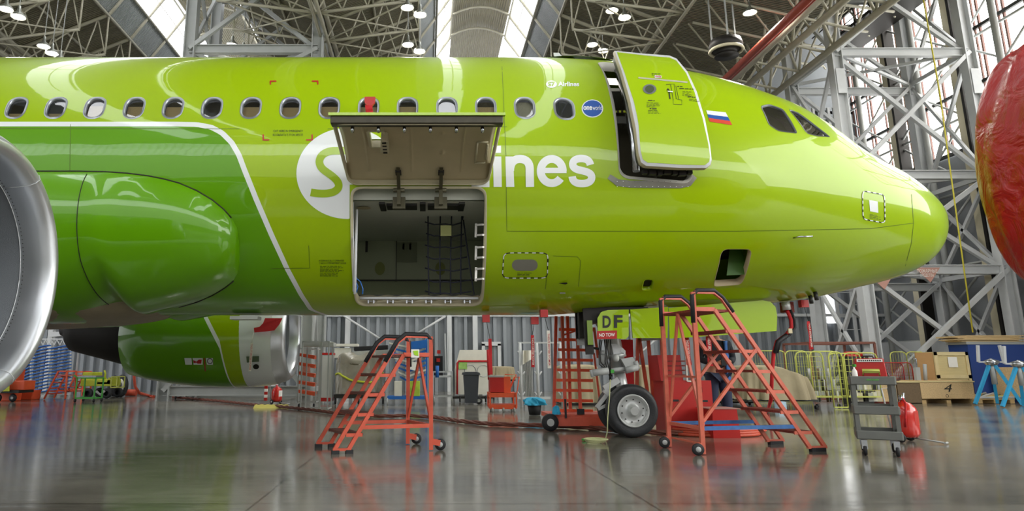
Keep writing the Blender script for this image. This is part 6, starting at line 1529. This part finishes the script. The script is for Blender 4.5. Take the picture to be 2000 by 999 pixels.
# red white cabinet next to load
b = MB(); Y2 = 20.4; x = PX(640, Y2); t = thing('white_locker', 'white narrow locker with a red top and red base beside the wrapped load', 'locker', (x, Y2, 0)); b.box((x, Y2, .75), (.28, .5, 1.2)); wpart(b, 'locker_body', M_LGREY, t); b = MB(); b.box((x, Y2, 1.38), (.32, .52, .06)); b.box((x, Y2, .12), (.32, .52, .1)); wpart(b, 'red_trim', M_RED, t)
# orange bin rack
Y = 18.05
t = thing('parts_rack', 'wheeled wire rack of tilted orange bins right of the far engine', 'rack', (PX(600, Y), Y, 0))
b = MB(); frame_box(b, PX(582, Y), PX(617, Y), Y, Y + .5, .15, ZY(682, Y), .025); wpart(b, 'rack_frame', M_STEEL, t)
for k in range(5):
    y = 690 + 18 * k; b = MB(); b.prism([at(583, y, Y), at(615, y + 5, Y), at(613, y + 12, Y), at(583, y + 6, Y)], (0, .4, 0)); wpart(b, 'orange_bin', M_OR2, t)
b = MB(); b.box(at(598, 722, Y - .03), (.2, .01, .14)); wpart(b, 'red_notice', mat('red white notice', 'd88a78', .5, var=.5, scale=40), t)
casters(t, [(PX(585, Y), Y), (PX(614, Y), Y)], .06)
t = thing('wire_rack', 'grey tube frame with a perforated top shelf beside the orange bin rack', 'rack', (PX(625, 17.2), 17.2, 0))
b = MB(); Y = 17.2; frame_box(b, PX(588, Y), PX(640, Y), Y, Y + .7, .03, ZY(668, Y), .03); b.bar((PX(625, Y), Y, .03), (PX(625, Y), Y, ZY(668, Y)), .04); wpart(b, 'frame', M_STEEL, t)
b = MB(); b.box(((PX(585, Y) + PX(648, Y)) / 2, Y + .35, ZY(673, Y)), (PX(648, Y) - PX(585, Y), .5, .1)); wpart(b, 'perforated_shelf', M_LGREY, t)
# grey profiles rack with cloth
Y = 18.5
t = thing('profile_rack', 'branching steel rack of upright grey profiles in front of the wall door', 'rack', (PX(1035, Y), Y, 0))
for px in (1018, 1051, 1098):
    b = MB(); b.tube([(PX(px, Y), Y, 0), (PX(px, Y), Y, ZY(670, Y))], .04, 8)
    for z in (690, 730, 770): b.tube([at(px, z + 6, Y), at(px + 7, z - 4, Y)], .02, 5); b.tube([at(px, z + 6, Y), at(px - 7, z - 4, Y)], .02, 5)
    wpart(b, 'upright', M_LSTEEL, t)
b = MB(); b.bar(at(1012, 670, Y), at(1100, 670, Y), .04); b.bar(at(1012, 778, Y), at(1075, 778, Y), .06); wpart(b, 'cross_bar', M_LSTEEL, t)
for k in range(8):
    b = MB(); b.box((PX(1022 + 3 * k, Y), Y + .3, .75), (.03, .12, 1.1 + .05 * (k % 3))); pr_ = b.build('metal_profile', M_STEEL); tag(pr_, 'upright grey metal profile leaning in the branching steel rack', 'profile', 'grey profiles in the steel rack')
b = MB(); b.sheet(lambda u, v: at(1021 + 22 * u, 685 + 28 * v * (1 - .5 * u), Y - .1 + .05 * sin(9 * u)), 16, 8); tag(b.build('draped_cloth', M_CANV), 'cream cloth draped over the steel profile rack', 'cloth')
# tarpaulin covered things
def tarp(label, px0, px1, ytop, ybot, Y, dep_, m=M_TARP, seed=1, slope=0.):
    x0, x1 = PX(px0, Y), PX(px1, Y); zt_, zb_ = ZY(ytop, Y), max(.06, ZY(ybot, Y))
    b = MB(); ph_ = random.Random(seed).random() * 9
    def f(u, v):
        a = 2 * pi * u; c_ = sp(cos(a), .55); s_ = sp(sin(a), .55); side = v < .7
        k = 1 + (.07 * sin(11 * a + ph_) + .05 * sin(23 * a)) * (1 - v); top = 1 if side else max(0, cos((v - .7) / .3 * pi / 2)) ** .35
        tp = 1 - .12 * min(v, .7) / .7
        return Vector(((x0 + x1) / 2 + (x1 - x0) / 2 * c_ * k * top * tp, Y + dep_ / 2 + dep_ / 2 * s_ * k * top * tp, zb_ + (zt_ - zb_) * (min(v, .7) / .7 * .93 + .07 * max(0, v - .7) / .3) * (1 - slope * max(0, c_) * top * v)))
    b.sheet(f, 110, 22); t = thing('covered_engine', label, 'covered load', ((x0 + x1) / 2, Y + dep_ / 2, 0)); wpart(b, 'tarpaulin', m, t)
    b = MB(); b.box(((x0 + x1) / 2, Y + dep_ / 2, zb_ - .02), ((x1 - x0) * .9, dep_ * .9, .05)); wpart(b, 'pallet', M_DARK, t)
    casters(t, [(x0 + .15, Y + .1), (x1 - .15, Y + .1)], .05); return t
tarp('large load under a beige tarpaulin with a sloped end, beside the yellow cages', 1455, 1606, 713, 782, 17.5, 1.6, seed=2, slope=.5)
tarp('beige covered load on a low dolly behind the nose wheel', 1236, 1302, 713, 772, 19, 1.2, seed=3)
tarp('beige covered load behind the person in front of the wall', 1400, 1475, 718, 785, 19.4, 1.2, seed=4)
tarp('beige covered load seen through the tall red ladder', 1095, 1180, 712, 790, 19.5, 1.3, seed=5)
tarp('beige covered load between the wall door and the profile rack', 955, 1010, 716, 742, 22.5, 1.0, seed=6)
b = MB(); Y = 17.3; b.box((PX(1521, Y), Y, .1), (.19, .2, .2)); tag(b.build('canister', mat('white blue canister', 'a9c3d6', .4, var=.5, scale=6)), 'small white and blue canister at the foot of the large covered load', 'canister')
# yellow mesh cages and fences
def cage(label, px0, px1, ytop, ybot, Y, dep_, m=M_YEL, fill_=0, nx_=9, nz_=9, lean=0):
    x0, x1 = PX(px0, Y), PX(px1, Y); zt_, zb_ = ZY(ytop, Y), (max(.1, ZY(ybot, Y)) if dep_ else .03)
    t = thing('mesh_cage', label, 'cage', ((x0 + x1) / 2, Y, 0))
    for y in ((Y, Y + dep_) if dep_ else (Y,)):
        b = MB(); r_ = .12
        b.tube([(x0, y, zb_), (x0, y, zt_ - r_), (x0 + r_ * .3, y, zt_ - r_ * .3), (x0 + r_, y, zt_), (x1 - r_, y, zt_), (x1 - r_ * .3, y, zt_ - r_ * .3), (x1, y, zt_ - r_), (x1, y, zb_)], .017, 6); b.bar((x0, y, zb_), (x1, y, zb_), .03); wpart(b, 'tube_frame', m, t)
        b = MB()
        for i in range(1, nx_): b.bar((x0 + (x1 - x0) * i / nx_, y, zb_), (x0 + (x1 - x0) * i / nx_, y, zt_), .005)
        for i in range(1, nz_): b.bar((x0, y, zb_ + (zt_ - zb_) * i / nz_), (x1, y, zb_ + (zt_ - zb_) * i / nz_), .006)
        wpart(b, 'wire_mesh', m, t)
    if dep_:
        b = MB(); b.box(((x0 + x1) / 2, Y + dep_ / 2, zb_), (x1 - x0, dep_, .03)); wpart(b, 'cage_floor', m, t); casters(t, [(x0 + .08, Y + .05), (x1 - .08, Y + .05)], .05)
    return t
cage('tall yellow mesh roll cage full of grey parts beside the big covered load', 1588, 1643, 687, 776, 18.2, .7, nx_=10, nz_=9)
cage('second yellow mesh roll cage standing behind the red tool box', 1655, 1720, 690, 776, 18.6, .7, nx_=8, nz_=7)
cage('narrow yellow mesh gate overlapping the tall roll cage', 1625, 1652, 688, 777, 18.0, 0, nx_=3, nz_=6)
cage('yellow mesh fence panel in front of the grey plinth', 1746, 1778, 688, 745, 22.0, 0, nx_=6, nz_=3)
cage('yellow mesh fence panel beside the plywood crate', 1778, 1815, 688, 745, 22.0, 0, nx_=6, nz_=3)
cage('yellow mesh fence between the person and the back wall', 1470, 1540, 686, 770, 21.0, 0, nx_=14, nz_=4)
cage('yellow mesh fence behind the sloped end of the big covered load', 1540, 1583, 686, 770, 20.8, 0, nx_=10, nz_=4)
cage('red mesh crate standing behind the timber box', 1728, 1786, 709, 760, 21.35, .4, mat('red wire mesh', '9c2a26', .5), nx_=16, nz_=8)
rnd = random.Random(11)
for k in range(21):
    x = PX(1594 + (k % 7) * 6.5, 18.5) + rnd.uniform(-.02, .02); z = .13 + (k // 7) * .285; b = MB()
    b.tube([(x, 18.5 + .1 * (k % 3), z), (x + rnd.uniform(-.02, .02), 18.5 + .1 * (k % 3), z + .28)], rnd.uniform(.025, .045), 7)
    tag(b.build('pipe_fitting', [M_STEEL, M_DARK, M_LSTEEL, M_OSBD][k % 4]), 'short upright metal pipe piece stored in the tall yellow roll cage', 'pipe', 'pipe pieces in the tall yellow roll cage')
for k in range(12):
    x = PX(1662 + (k % 6) * 9, 19) ; h_ = rnd.uniform(.2, .3); z = .13 + (k // 6) * .3; b = MB(); b.box((x, 18.9, z + h_ / 2), (.13, .2, h_), rz=rnd.uniform(-.4, .4))
    tag(b.build('packed_part', [M_CANV, M_BEIGE, M_DARK, M_STEEL][k % 4]), 'assorted small box piled in the roll cage behind the red tool box', 'box', 'boxes in the second yellow roll cage')
# steel table frame in front of wall
t = thing('steel_table', 'rusty brown steel table frame standing behind the yellow roll cages', 'frame', (PX(1650, 22), 22, 0))
b = MB(); Y = 22; frame_box(b, PX(1590, Y), PX(1718, Y), Y, Y + 1.6, .05, ZY(670, Y), .06); wpart(b, 'frame', mat('rusty brown steel', '7b4a3c', .6, var=.3), t)
clump('red_bundle', 'red cloth bundle lying behind the second yellow cage', 'bundle', (PX(1672, 20), 20, ZY(697, 20)), .25, .2, .14, M_RED, 4); b = MB(); b.box((PX(1672, 20), 20.0, ZY(697, 20) / 2), (.6, .5, ZY(697, 20))); tag(b.build('storage_box', M_DARK), 'dark box under the red bundle behind the yellow cages', 'box')
# crates
Y = yof(789)
t = thing('timber_box', 'long chipboard crate on skids marked with a big black figure', 'crate', (PX(1830, Y), Y + .5, 0))
x0, x1 = PX(1797, Y), PX(1901, Y); zt_ = ZY(747, Y)
b = MB(); b.box(((x0 + x1) / 2, Y + .4, (zt_ + .09) / 2 + .045), (x1 - x0, .8, zt_ - .09)); wpart(b, 'crate_body', M_OSB, t)
b = MB(); b.box(((x0 + x1) / 2, Y + .4, zt_ + .015), (x1 - x0 + .06, .86, .03)); wpart(b, 'crate_lid', M_PLY, t)
for k in range(3): b = MB(); b.box((x0 + .06 + (x1 - x0 - .12) * k / 2, Y + .4, .045), (.12, .78, .09)); wpart(b, 'skid', M_WOOD, t)
b = MB(); v, f = txt('4', 1843, 751, 1858, 766, .0, skew=3); b.add([at(a, c, Y - .006) for a, c in v], f, False); wpart(b, 'painted_figure', M_INK, t, fixn=False)
b = MB(); b.tube([at(1850, 774, Y - .005) + Vector((.04 * cos(a), 0, .04 * sin(a))) for a in [2 * pi * i / 16 for i in range(17)]], .005, 4); wpart(b, 'painted_ring', M_INK, t)
x2 = PX(1752, Y)
t = thing('timber_box', 'low dark brown board crate beside the chipboard crate', 'crate', ((x2 + x0) / 2, Y + .4, 0)); b = MB(); b.prism([(x2 + .02, Y + .02, .02), (x0 - .01, Y - .0, .02), (x0 - .01, Y, zt_ - .02), (x2 + .02, Y + .02, zt_ - .02)], (0, .8, 0)); wpart(b, 'crate_body', M_OSBD, t); b = MB(); b.box(((x2 + x0) / 2, Y + .4, zt_), (x0 - x2, .84, .03)); wpart(b, 'crate_lid', M_PLY, t)
t = thing('timber_box', 'small pale chipboard crate behind the wheeled fire extinguisher', 'crate', (PX(1733, Y), Y + .4, 0)); b = MB(); x3 = PX(1713, Y); b.box(((x3 + x2) / 2, Y + .45, .3), (x2 - x3, .8, .5)); wpart(b, 'crate_body', M_OSB, t); b = MB(); b.box(((x3 + x2) / 2, Y + .45, .04), (x2 - x3 - .05, .7, .07)); wpart(b, 'skid', M_DRED, t)
Y3 = Y + .9
t = thing('plywood_crate', 'tall pale plywood crate with a white paper label above the chipboard crate', 'crate', (PX(1860, Y3), Y3 + .4, 0))
x0, x1 = PX(1832, Y3), PX(1898, Y3); zt_ = ZY(688, Y3)
b = MB(); b.box(((x0 + x1) / 2, Y3 + .4, zt_ / 2 + .02), (x1 - x0, .8, zt_ - .04)); wpart(b, 'crate_body', M_PLY, t)
b = MB()
for q in (((x0, zt_), (x1, zt_)), ((x0, ZY(733, Y3)), (x1, ZY(733, Y3)))): b.bar((q[0][0], Y3 - .02, q[0][1] - .05), (q[1][0], Y3 - .02, q[1][1] - .05), .04, .1)
for x in (x0 + .04, x1 - .04): b.bar((x, Y3 - .02, .05), (x, Y3 - .02, zt_), .08, .04)
wpart(b, 'batten', mat('pale timber batten', 'd6c596', .65), t)
b = MB(); b.box(at(1861, 708, Y3 - .03), (.27, .01, .3)); wpart(b, 'paper_label', M_PAPER, t)
b = MB(); xs0 = PX(1809, Y3 + .3); t = thing('brown_board', 'brown fibreboard sheet standing against the side of the plywood crate', 'board', (PX(1820, Y3), Y3 + .4, 0)); b.prism([(PX(1811, Y3), Y3 + .3, .6), (PX(1831, Y3), Y3 + .02, .6), (PX(1831, Y3), Y3 + .02, zt_ - .02), (PX(1810, Y3), Y3 + .3, zt_ - .02)], (.0, .04, 0)); wpart(b, 'sheet', mat('brown fibreboard', 'a88252', .6, var=.1), t); b = MB(); b.box((PX(1820, Y3), Y3 + .2, .3), (.25, .5, .6)); wpart(b, 'sheet_base', M_WOOD, t)
t = thing('small_fitting', 'grey metal fitting standing between the red mesh and the brown board', 'fitting', (PX(1806, 20.7), 20.7, .6)); b = MB(); b.tube([at(1806, 712, 20.7), at(1808, 747, 20.7)], .05, 8); b.bar(at(1790, 718, 20.7), at(1793, 747, 20.7), .12); wpart(b, 'fitting_body', M_STEEL, t); b = MB(); b.tube([at(1783, 702, 20.7), at(1789, 701, 20.7), at(1791, 719, 20.7)], .02, 6); wpart(b, 'hook', M_CHROME, t)
# blue container with planks on top
Y = 21.35; xa_, xb_ = PX(1902, Y), PX(2045, Y); zt_ = ZY(672, Y)
t = thing('blue_container', 'long dark blue steel container behind the crates at the gate', 'container', ((xa_ + xb_) / 2, Y + .6, 0))
b = MB(); b.box(((xa_ + xb_) / 2, Y + .4, zt_ / 2), (xb_ - xa_, .8, zt_)); wpart(b, 'container_body', M_NAVY, t)
b = MB(); b.box(((xa_ + xb_) / 2, Y + .4, zt_ + .02), (xb_ - xa_ + .1, .85, .08)); wpart(b, 'container_lid', M_STEEL, t)
for k in range(8):
    b = MB(); x = xa_ - .35 + rnd.uniform(0, .5); b.box((x + .9, Y + .35 + rnd.uniform(-.06, .06), zt_ + .075 + .024 * k), (1.7 + rnd.random() * .4, .7, .022), rz=rnd.uniform(-.03, .03))
    tag(b.build('board', M_PLANK), 'pale board in the loose stack on the blue container', 'board', 'boards stacked on the blue container')
# sign: triangular placards hanging on the tower
for q, lab, tx in (([(1786, 523), (1836, 523), (1818, 552)], 'faded red triangular sign with white letters hanging on the steel tower', 1), ([(1714, 553), (1740, 545), (1728, 566)], 'small red triangular sign partly behind the nose, on the steel tower', 0)):
    b = MB(); pl = [at(a, c, TY - .2) for a, c in q]; b.prism(pl, (0, .02, 0)); s_ = thing('hanging_sign', lab, 'sign', pl[0]); wpart(b, 'sign_plate', mat('faded salmon sign', 'b98a7c', .5), s_)
    if tx:
        v, f = text2d('ПОЖАРНЫЕ', .0); v2, f2 = text2d('СРЕДСТВА', .0); b = MB(); b.add([at(1791 + 40 * x, 533 - 7 * y, TY - .22) for x, y in v], f, False); b.add([at(1797 + 27 * x, 542 - 7 * y, TY - .22) for x, y in v2], f2, False); wpart(b, 'sign_lettering', M_PAPER, s_, fixn=False)
# blue tripod stands at the right
def tripod(px, py, label, s=1.):
    g = gnd(px, py); t = thing('blue_stand', label, 'stand', (g.x, g.y, 0)); hh = 1.05 * s
    for k in range(3):
        a = -pi / 2 + 2 * pi * k / 3 + .5; b = MB(); b.bar((.08 * cos(a), .08 * sin(a), hh), (.62 * cos(a) * s, .5 * sin(a), .03), 0.075, .07); part(b, 'leg', M_CYAN, t)
    b = MB(); b.tube([(0, 0, .55), (0, 0, hh + .12)], .07, 10); part(b, 'screw_post', M_STEEL, t); b = MB(); b.lathe([(.001, hh + .2), (.16, hh + .14), (.2, hh + .1), (.1, hh)], (0, 0, 0), 'Z', 16); part(b, 'head', M_CHROME, t)
    b = MB(); b.bar((-.35, .0, hh + .1), (-.3, 0, hh + .55), .06); b.bar((.35, 0, hh + .1), (.3, 0, hh + .55), .06); b.bar((-.35, 0, hh + .1), (.35, 0, hh + .1), .04); part(b, 'cradle_arm', M_LSTEEL, t); return t
tripod(1950, 792, 'cyan blue tripod jack stand with silver arms beside the plywood crate')
tripod(2004, 797, 'second cyan blue tripod jack stand, cut off by the frame edge', .95)
p = gnd(1950, 790); t = thing('pallet', 'low timber pallet loaded with loose metal parts under the blue stands', 'pallet', (p.x, p.y + .5, 0)); b = MB()
for k in range(5): b.box((p.x, p.y + .15 + .2 * k, .13), (1.1, .14, .03))
for k in range(3): b.box((p.x - .45 + .45 * k, p.y + .55, .06), (.12, 1, .1))
wpart(b, 'pallet_boards', M_WOOD, t)
for k in range(14):
    b = MB(); a = rnd.uniform(-.6, .6); x = p.x + .1 + rnd.uniform(-.3, .3); y = p.y + rnd.uniform(.1, .9); z = .17; b.tube([(x - .3 * cos(a), y - .2 * sin(a), z), (x + .3 * cos(a), y + .2 * sin(a), z + rnd.uniform(0, .12))], .03, 6)
    tag(b.build('loose_bar', [M_LSTEEL, M_STEEL, M_YEL2, M_WOOD][k % 4]), 'short bar lying in the heap on the timber pallet', 'bar', 'loose bars on the timber pallet')
b = MB(); pp = at(1985, 735, 21); b.box((pp.x, 21, pp.z / 2 + .2), (1.0, .5, pp.z + .1)); o = b.build('orange_box', M_OSB, bevel=.02); tag(o, 'orange rimmed open box behind the blue stands', 'box')
# ---- left side
Y = 25.2
t = thing('blue_shelf_rack', 'tall rack of many thin blue sloping shelves behind the near engine', 'rack', (PX(85, Y), Y, 0))
for i, px in enumerate((40, 62, 82, 97, 119, 136)):
    b = MB(); b.bar((PX(px, Y), Y + (i % 2) * .4, .05), (PX(px, Y), Y + (i % 2) * .4, ZY(676, Y)), .05); wpart(b, 'upright', M_LSTEEL, t)
for k in range(15):
    y = 678 + 6.3 * k
    for (a_, c_) in ((38, 60), (62, 96), (98, 136)):
        b = MB(); b.bar(at(a_, y + 4, Y), at(c_, y - 3, Y - .0), .3, .03, (0, 0, 1)); wpart(b, 'shelf', M_BLUE, t)
b = MB(); b.bar((PX(35, Y), Y, .1), (PX(140, Y), Y, .1), .1); wpart(b, 'base_rail', M_LSTEEL, t); casters(t, [(PX(45, Y), Y), (PX(132, Y), Y)], .09)
t = thing('wire_basket', 'white lattice frame above the blue shelf rack by the far wall', 'frame', (PX(110, 26.5), 26.5, 0)); b = MB()
b.bar(at(60, 663, 26.5), at(140, 663, 26.5), .05); b.bar((PX(62, 26.5), 26.5, 0), at(62, 663, 26.5), .05); b.bar((PX(139, 26.5), 26.5, 0), at(139, 663, 26.5), .05)
for k in range(5): b.bar(at(78 + 11 * k, 663, 26.5), at(84 + 11 * k, 675, 26.5), .03); b.bar(at(90 + 11 * k, 663, 26.5), at(84 + 11 * k, 675, 26.5), .03)
b.prism([at(95, 649, 26.5), at(130, 648, 26.5), at(130, 656, 26.5), at(95, 659, 26.5)], (0, .3, 0)); wpart(b, 'lattice', M_LSTEEL, t)
# orange A ladder
def small_ladder(px0, px1, ytop, ybot, Yd, label):
    g0 = gnd(px0, ybot); Y = g0.y; x0, x1 = g0.x, PX(px1, Y); zt_ = ZY(ytop, Y); t = thing('step_ladder', label, 'step ladder', ((x0 + x1) / 2, Y + .3, 0)); w_ = x1 - x0
    for s in (0, .6):
        b = MB(); b.bar((x0, Y + s, .02), (x0 + w_ * .42, Y + s, zt_), .045); b.bar((x0 + w_ * .42, Y + s, zt_), (x0 + w_ * .75, Y + s, zt_), .045); b.bar((x0 + w_ * .75, Y + s, zt_), (x0 + w_ * .78, Y + s, .02), .045); b.bar((x0 + w_ * .15, Y + s, zt_ * .3), (x0 + w_ * .78, Y + s, zt_ * .3), .035); wpart(b, 'side_frame', M_OR2, t)
    for k in range(1, 5): z = zt_ * k / 5; b = MB(); b.box((x0 + w_ * .42 * k / 5 + .08, Y + .3, z), (.2, .6, .035)); wpart(b, 'tread', M_OR, t)
    b = MB(); b.box((x0 + w_ * .58, Y + .3, zt_ * .86), (w_ * .34, .6, .035)); wpart(b, 'platform', M_OR, t); return t
small_ladder(86, 142, 726, 781, 0, 'small orange step ladder behind the green trolley')
small_ladder(128, 172, 727, 775, 0, 'smallest orange step ladder, right behind the green trolley')
# green trolley
g = gnd(146, 787); Y = g.y; x0, x1 = g.x, PX(186, Y); zt_ = ZY(739, Y)
t = thing('green_trolley', 'green tube trolley with a silver tray on top beside the yellow tug', 'trolley', ((x0 + x1) / 2, Y, 0)); b = MB(); frame_box(b, x0, x1, Y, Y + .5, .12, zt_, .035); b.bar((x0, Y, zt_), (x0 - .1, Y, zt_ + .08), .035); wpart(b, 'tube_frame', M_GRN, t); b = MB(); b.box(((x0 + x1) / 2, Y + .25, zt_ + .04), (x1 - x0, .5, .05)); wpart(b, 'silver_tray', M_CHROME, t); casters(t, [(x0, Y), (x1, Y), (x0, Y + .5), (x1, Y + .5)], .055)
# yellow tug
Y = 23.6; t = thing('tow_tractor', 'low yellow green tow tractor near the ribbed wall', 'vehicle', (PX(195, Y), Y, 0))
b = MB(); x0, x1 = PX(157, Y), PX(216, Y); b.box(((x0 + x1) / 2, Y + .4, .5), (x1 - x0, .8, .22)); b.box((PX(168, Y), Y + .4, .72), (.35, .7, .25)); b.prism([at(188, 752, Y), at(216, 752, Y), at(216, 738, Y), at(211, 738, Y), at(208, 746, Y), at(192, 746, Y), at(190, 738, Y)], (0, .7, 0)); wpart(b, 'chassis', M_YEL2, t, bevel=.02)
b = MB(); b.tube([at(204, 744, Y + .3), at(206, 730, Y + .3), at(204, 724, Y + .3)], .03, 6); wpart(b, 'lever', M_YEL2, t)
b = MB(); frame_box(b, PX(217, Y), PX(228, Y), Y, Y + .6, .35, .7, .03); wpart(b, 'bumper_frame', M_YEL, t)
for px in (175, 212):
    for yy in (Y - .05, Y + .8): b = MB(); b.lathe([(.08, -.06), (.14, -.07), (.165, -.03), (.165, .03), (.14, .07), (.08, .06), (.001, .06)], (PX(px, Y), yy, .165), 'Y', 24); wpart(b, 'wheel', M_TYRE, t)
b = MB(); b.tube([at(188, 765, Y - .1), at(196, 772, Y - .1), at(205, 764, Y - .1)], .04, 6); wpart(b, 'drive_part', M_STEEL, t)
# tyre on a stand, reel
t = thing('spare_wheel', 'black and white aircraft wheel standing upright by the ribbed wall', 'wheel', (PX(238, 24.6), 24.6, .38)); b = MB(); b.lathe([(.2, -.1), (.36, -.1), (.38, 0), (.36, .1), (.2, .1)], (0, 0, 0), 'Y', 32, sx=.55); part(b, 'tyre', M_TYRE, t); b = MB(); b.lathe([(.12, -.11), (.22, -.12), (.24, -.09)], (0, 0, 0), 'Y', 32, sx=.55); part(b, 'white_ring', M_PAPER, t)
t = thing('spare_wheel', 'plain dark wheel behind the yellow bumper frame', 'wheel', (PX(224, 25.2), 25.2, .36)); b = MB(); b.lathe([(.1, -.1), (.33, -.1), (.36, 0), (.33, .1), (.1, .1)], (0, 0, 0), 'Y', 32, sx=.6); part(b, 'tyre', M_TYRE, t)
b = MB(); b.tube([(PX(248, 25.5), 25.5, .12), (PX(268, 25.5), 25.5, .12)], .12, 10); o = b.build('cable_reel', M_RCAB); tag(o, 'coiled red cable reel lying on the floor beside the spare wheel', 'cable')
# orange dolly and boxes at far left
g = gnd(0, 786); Y = g.y
t = thing('luggage_dolly', 'low dark dolly with two wheels in front of the orange boxes', 'dolly', (PX(20, Y), Y, 0)); b = MB(); b.box((PX(8, Y), Y + .3, .3), (PX(42, Y) - PX(-26, Y), .8, .08)); wpart(b, 'deck', M_DARK, t)
for px in (0, 29): b = MB(); b.lathe([(.001, -.05), (.09, -.05), (.12, 0), (.09, .05), (.001, .05)], (PX(px, Y), Y - .02, .12), 'Y', 20); w_ = wpart(b, 'wheel', M_BLK, t); b = MB(); b.lathe([(.001, -.055), (.04, -.055)], (PX(px, Y), Y - .02, .12), 'Y', 12); wpart(b, 'hub', M_STEEL, w_)
for q, lab in (((-20, 46, 745, 768, .0), 'orange metal box lying on the low dark dolly'),):
    b = MB(); x0, x1 = PX(q[0], Y), PX(q[1], Y); b.box(((x0 + x1) / 2, Y + .35, (ZY(q[2], Y) + .35) / 2), (x1 - x0, .6, ZY(q[2], Y) - .33)); tag(b.build('orange_case', M_OR2, bevel=.02), lab, 'case')
b = MB(); Y4 = Y + .6; b.prism([(PX(-30, Y4), Y4, 0), (PX(27, Y4), Y4, 0), (PX(29, Y4), Y4, ZY(722, Y4)), (PX(-30, Y4), Y4, ZY(722, Y4))], (0, .5, 0)); tag(b.build('orange_cabinet', M_OR2, bevel=.02), 'taller orange cabinet behind the low dark dolly', 'cabinet')
b = MB(); Y5 = gnd(50, 782).y; b.prism([(PX(36, Y5), Y5, 0), (PX(65, Y5), Y5, 0), (PX(66, Y5), Y5, ZY(763, Y5)), (PX(46, Y5), Y5, ZY(763, Y5))], (0, .5, 0)); tag(b.build('orange_chock_box', M_OR2, bevel=.02), 'small orange box with a sloped side standing on the floor', 'box')
b = MB(); b.prism([at(-10, 765, Y - .2), at(18, 765, Y - .2), at(18, 740, Y - .2), at(-10, 745, Y - .2)], (0, .02, 0)); tag(b.build('yellow_sheet', M_YEL2), 'yellow green panel standing on the low dark dolly', 'panel')
# white stair unit and pale cabinets under the far engine
t = thing('white_ramp_unit', 'white sheet metal ramp unit standing by the back wall under the far engine', 'ramp', (PX(360, 23), 23, 0)); b = MB(); Y = 23; b.prism([(PX(335, Y), Y, .1), (PX(384, Y), Y, .1), (PX(384, Y), Y, ZY(736, Y)), (PX(350, Y), Y, ZY(736, Y))], (0, 1, 0)); wpart(b, 'side_sheet', M_LGREY, t); b = MB(); b.bar(at(333, 772, Y - .1), at(356, 745, Y - .1), .12, .05); wpart(b, 'ramp_rail', M_STEEL, t); casters(t, [(PX(345, Y), Y), (PX(378, Y), Y)], .05)
t = thing('red_white_post', 'red and white chequered post behind the small fire extinguisher', 'post', (PX(520, 20), 20, 0)); b = MB()
for k in range(12): b.cur = k % 2; b.box((PX(520, 20), 20, .1 + .08 * k + .04), (.08, .08, .08))
part_o = b; t.location = (0, 0, 0); part(b, 'post_body', [M_RED, M_PAPER], t)
# ------------------------------------------------------------ hanging lamps and heater
def lamp(name, label, pos, group=None, n=2, px=0):
    t = thing(name, label, 'lamp', pos, 0, group)
    top = max(1.1, 13.3 - pos[2]) + .25 * n
    ld = bpy.data.lights.new('lamp_light', 'SPOT'); ld.energy = 600; ld.spot_size = radians(165); ld.spot_blend = .4; ld.shadow_soft_size = .25; ld.color = (1, .96, .88)
    lo = bpy.data.objects.new('lamp_light', ld); COL.objects.link(lo); lo.parent = t; lo.location = (0, 0, -.25 * n - .05)
    for k in range(n):
        dx = -.2 + .4 * k if n == 2 else -.3 + .3 * k; dz = -.25 * k
        b = MB(); b.lathe([(.04, .3), (.06, .12), (.2, 0), (.21, -.06)], (dx, 0, dz), 'Z', 20); s_ = part(b, 'lamp_shade', M_SHADE, t)
        b = MB(); b.lathe([(.001, -.07), (.19, -.05)], (dx, 0, dz), 'Z', 20); part(b, 'bulb_glass', M_LAMP, s_)
        b = MB(); b.tube([(dx, 0, dz + .3), (dx, 0, top)], .015, 5); part(b, 'hanging_rod', M_STEEL, t)
    return t
LY = 21
for (px, py, Y, n, lab) in ((25, 15, 19, 2, 'pair of hanging lamps highest under the dark roof beside the first skylight'), (103, 88, 21.5, 3, 'three hanging lamps just above the fuselage beside the first skylight'), (808, 12, 20, 2, 'pair of hanging lamps above the cabin windows, upper of the two'), (808, 85, 22.5, 2, 'pair of hanging lamps above the cabin windows, lower of the two'),
      (1207, 18, 21, 2, 'pair of hanging lamps above the open cabin door'), (1167, 85, 24.5, 2, 'pair of hanging lamps just above the blade antenna'), (465, 86, 22.8, 2, 'pair of small floodlights inside the grey lattice tower'), (1483, 22, 20, 1, 'single white hanging lamp among the roof lattice above the nose')):
    lamp('hanging_lamp', lab, at(px, py, Y), n=n)
c_ = at(1418, 96, 20); t = thing('roof_heater', 'round dark fan heater hanging in the roof lattice above the nose', 'heater', c_)
b = MB(); b.lathe([(.001, .28), (.45, .28), (.5, .1), (.42, -.05), (.3, -.08), (.3, -.2), (.36, -.24), (.001, -.26)], (0, 0, 0), 'Z', 32); part(b, 'heater_drum', M_VDARK, t); b = MB(); b.tube([(.47 * cos(a), .47 * sin(a), -.05) for a in [2 * pi * i / 30 for i in range(31)]], .05, 6); part(b, 'pale_ring', M_BEIGE, t)
b = MB()
for a in (.3, 2.4, 4.5): b.bar((.4 * cos(a), .4 * sin(a), .2), (.4 * cos(a), .4 * sin(a), 2.2), .04)
part(b, 'hanger', M_STEEL, t)
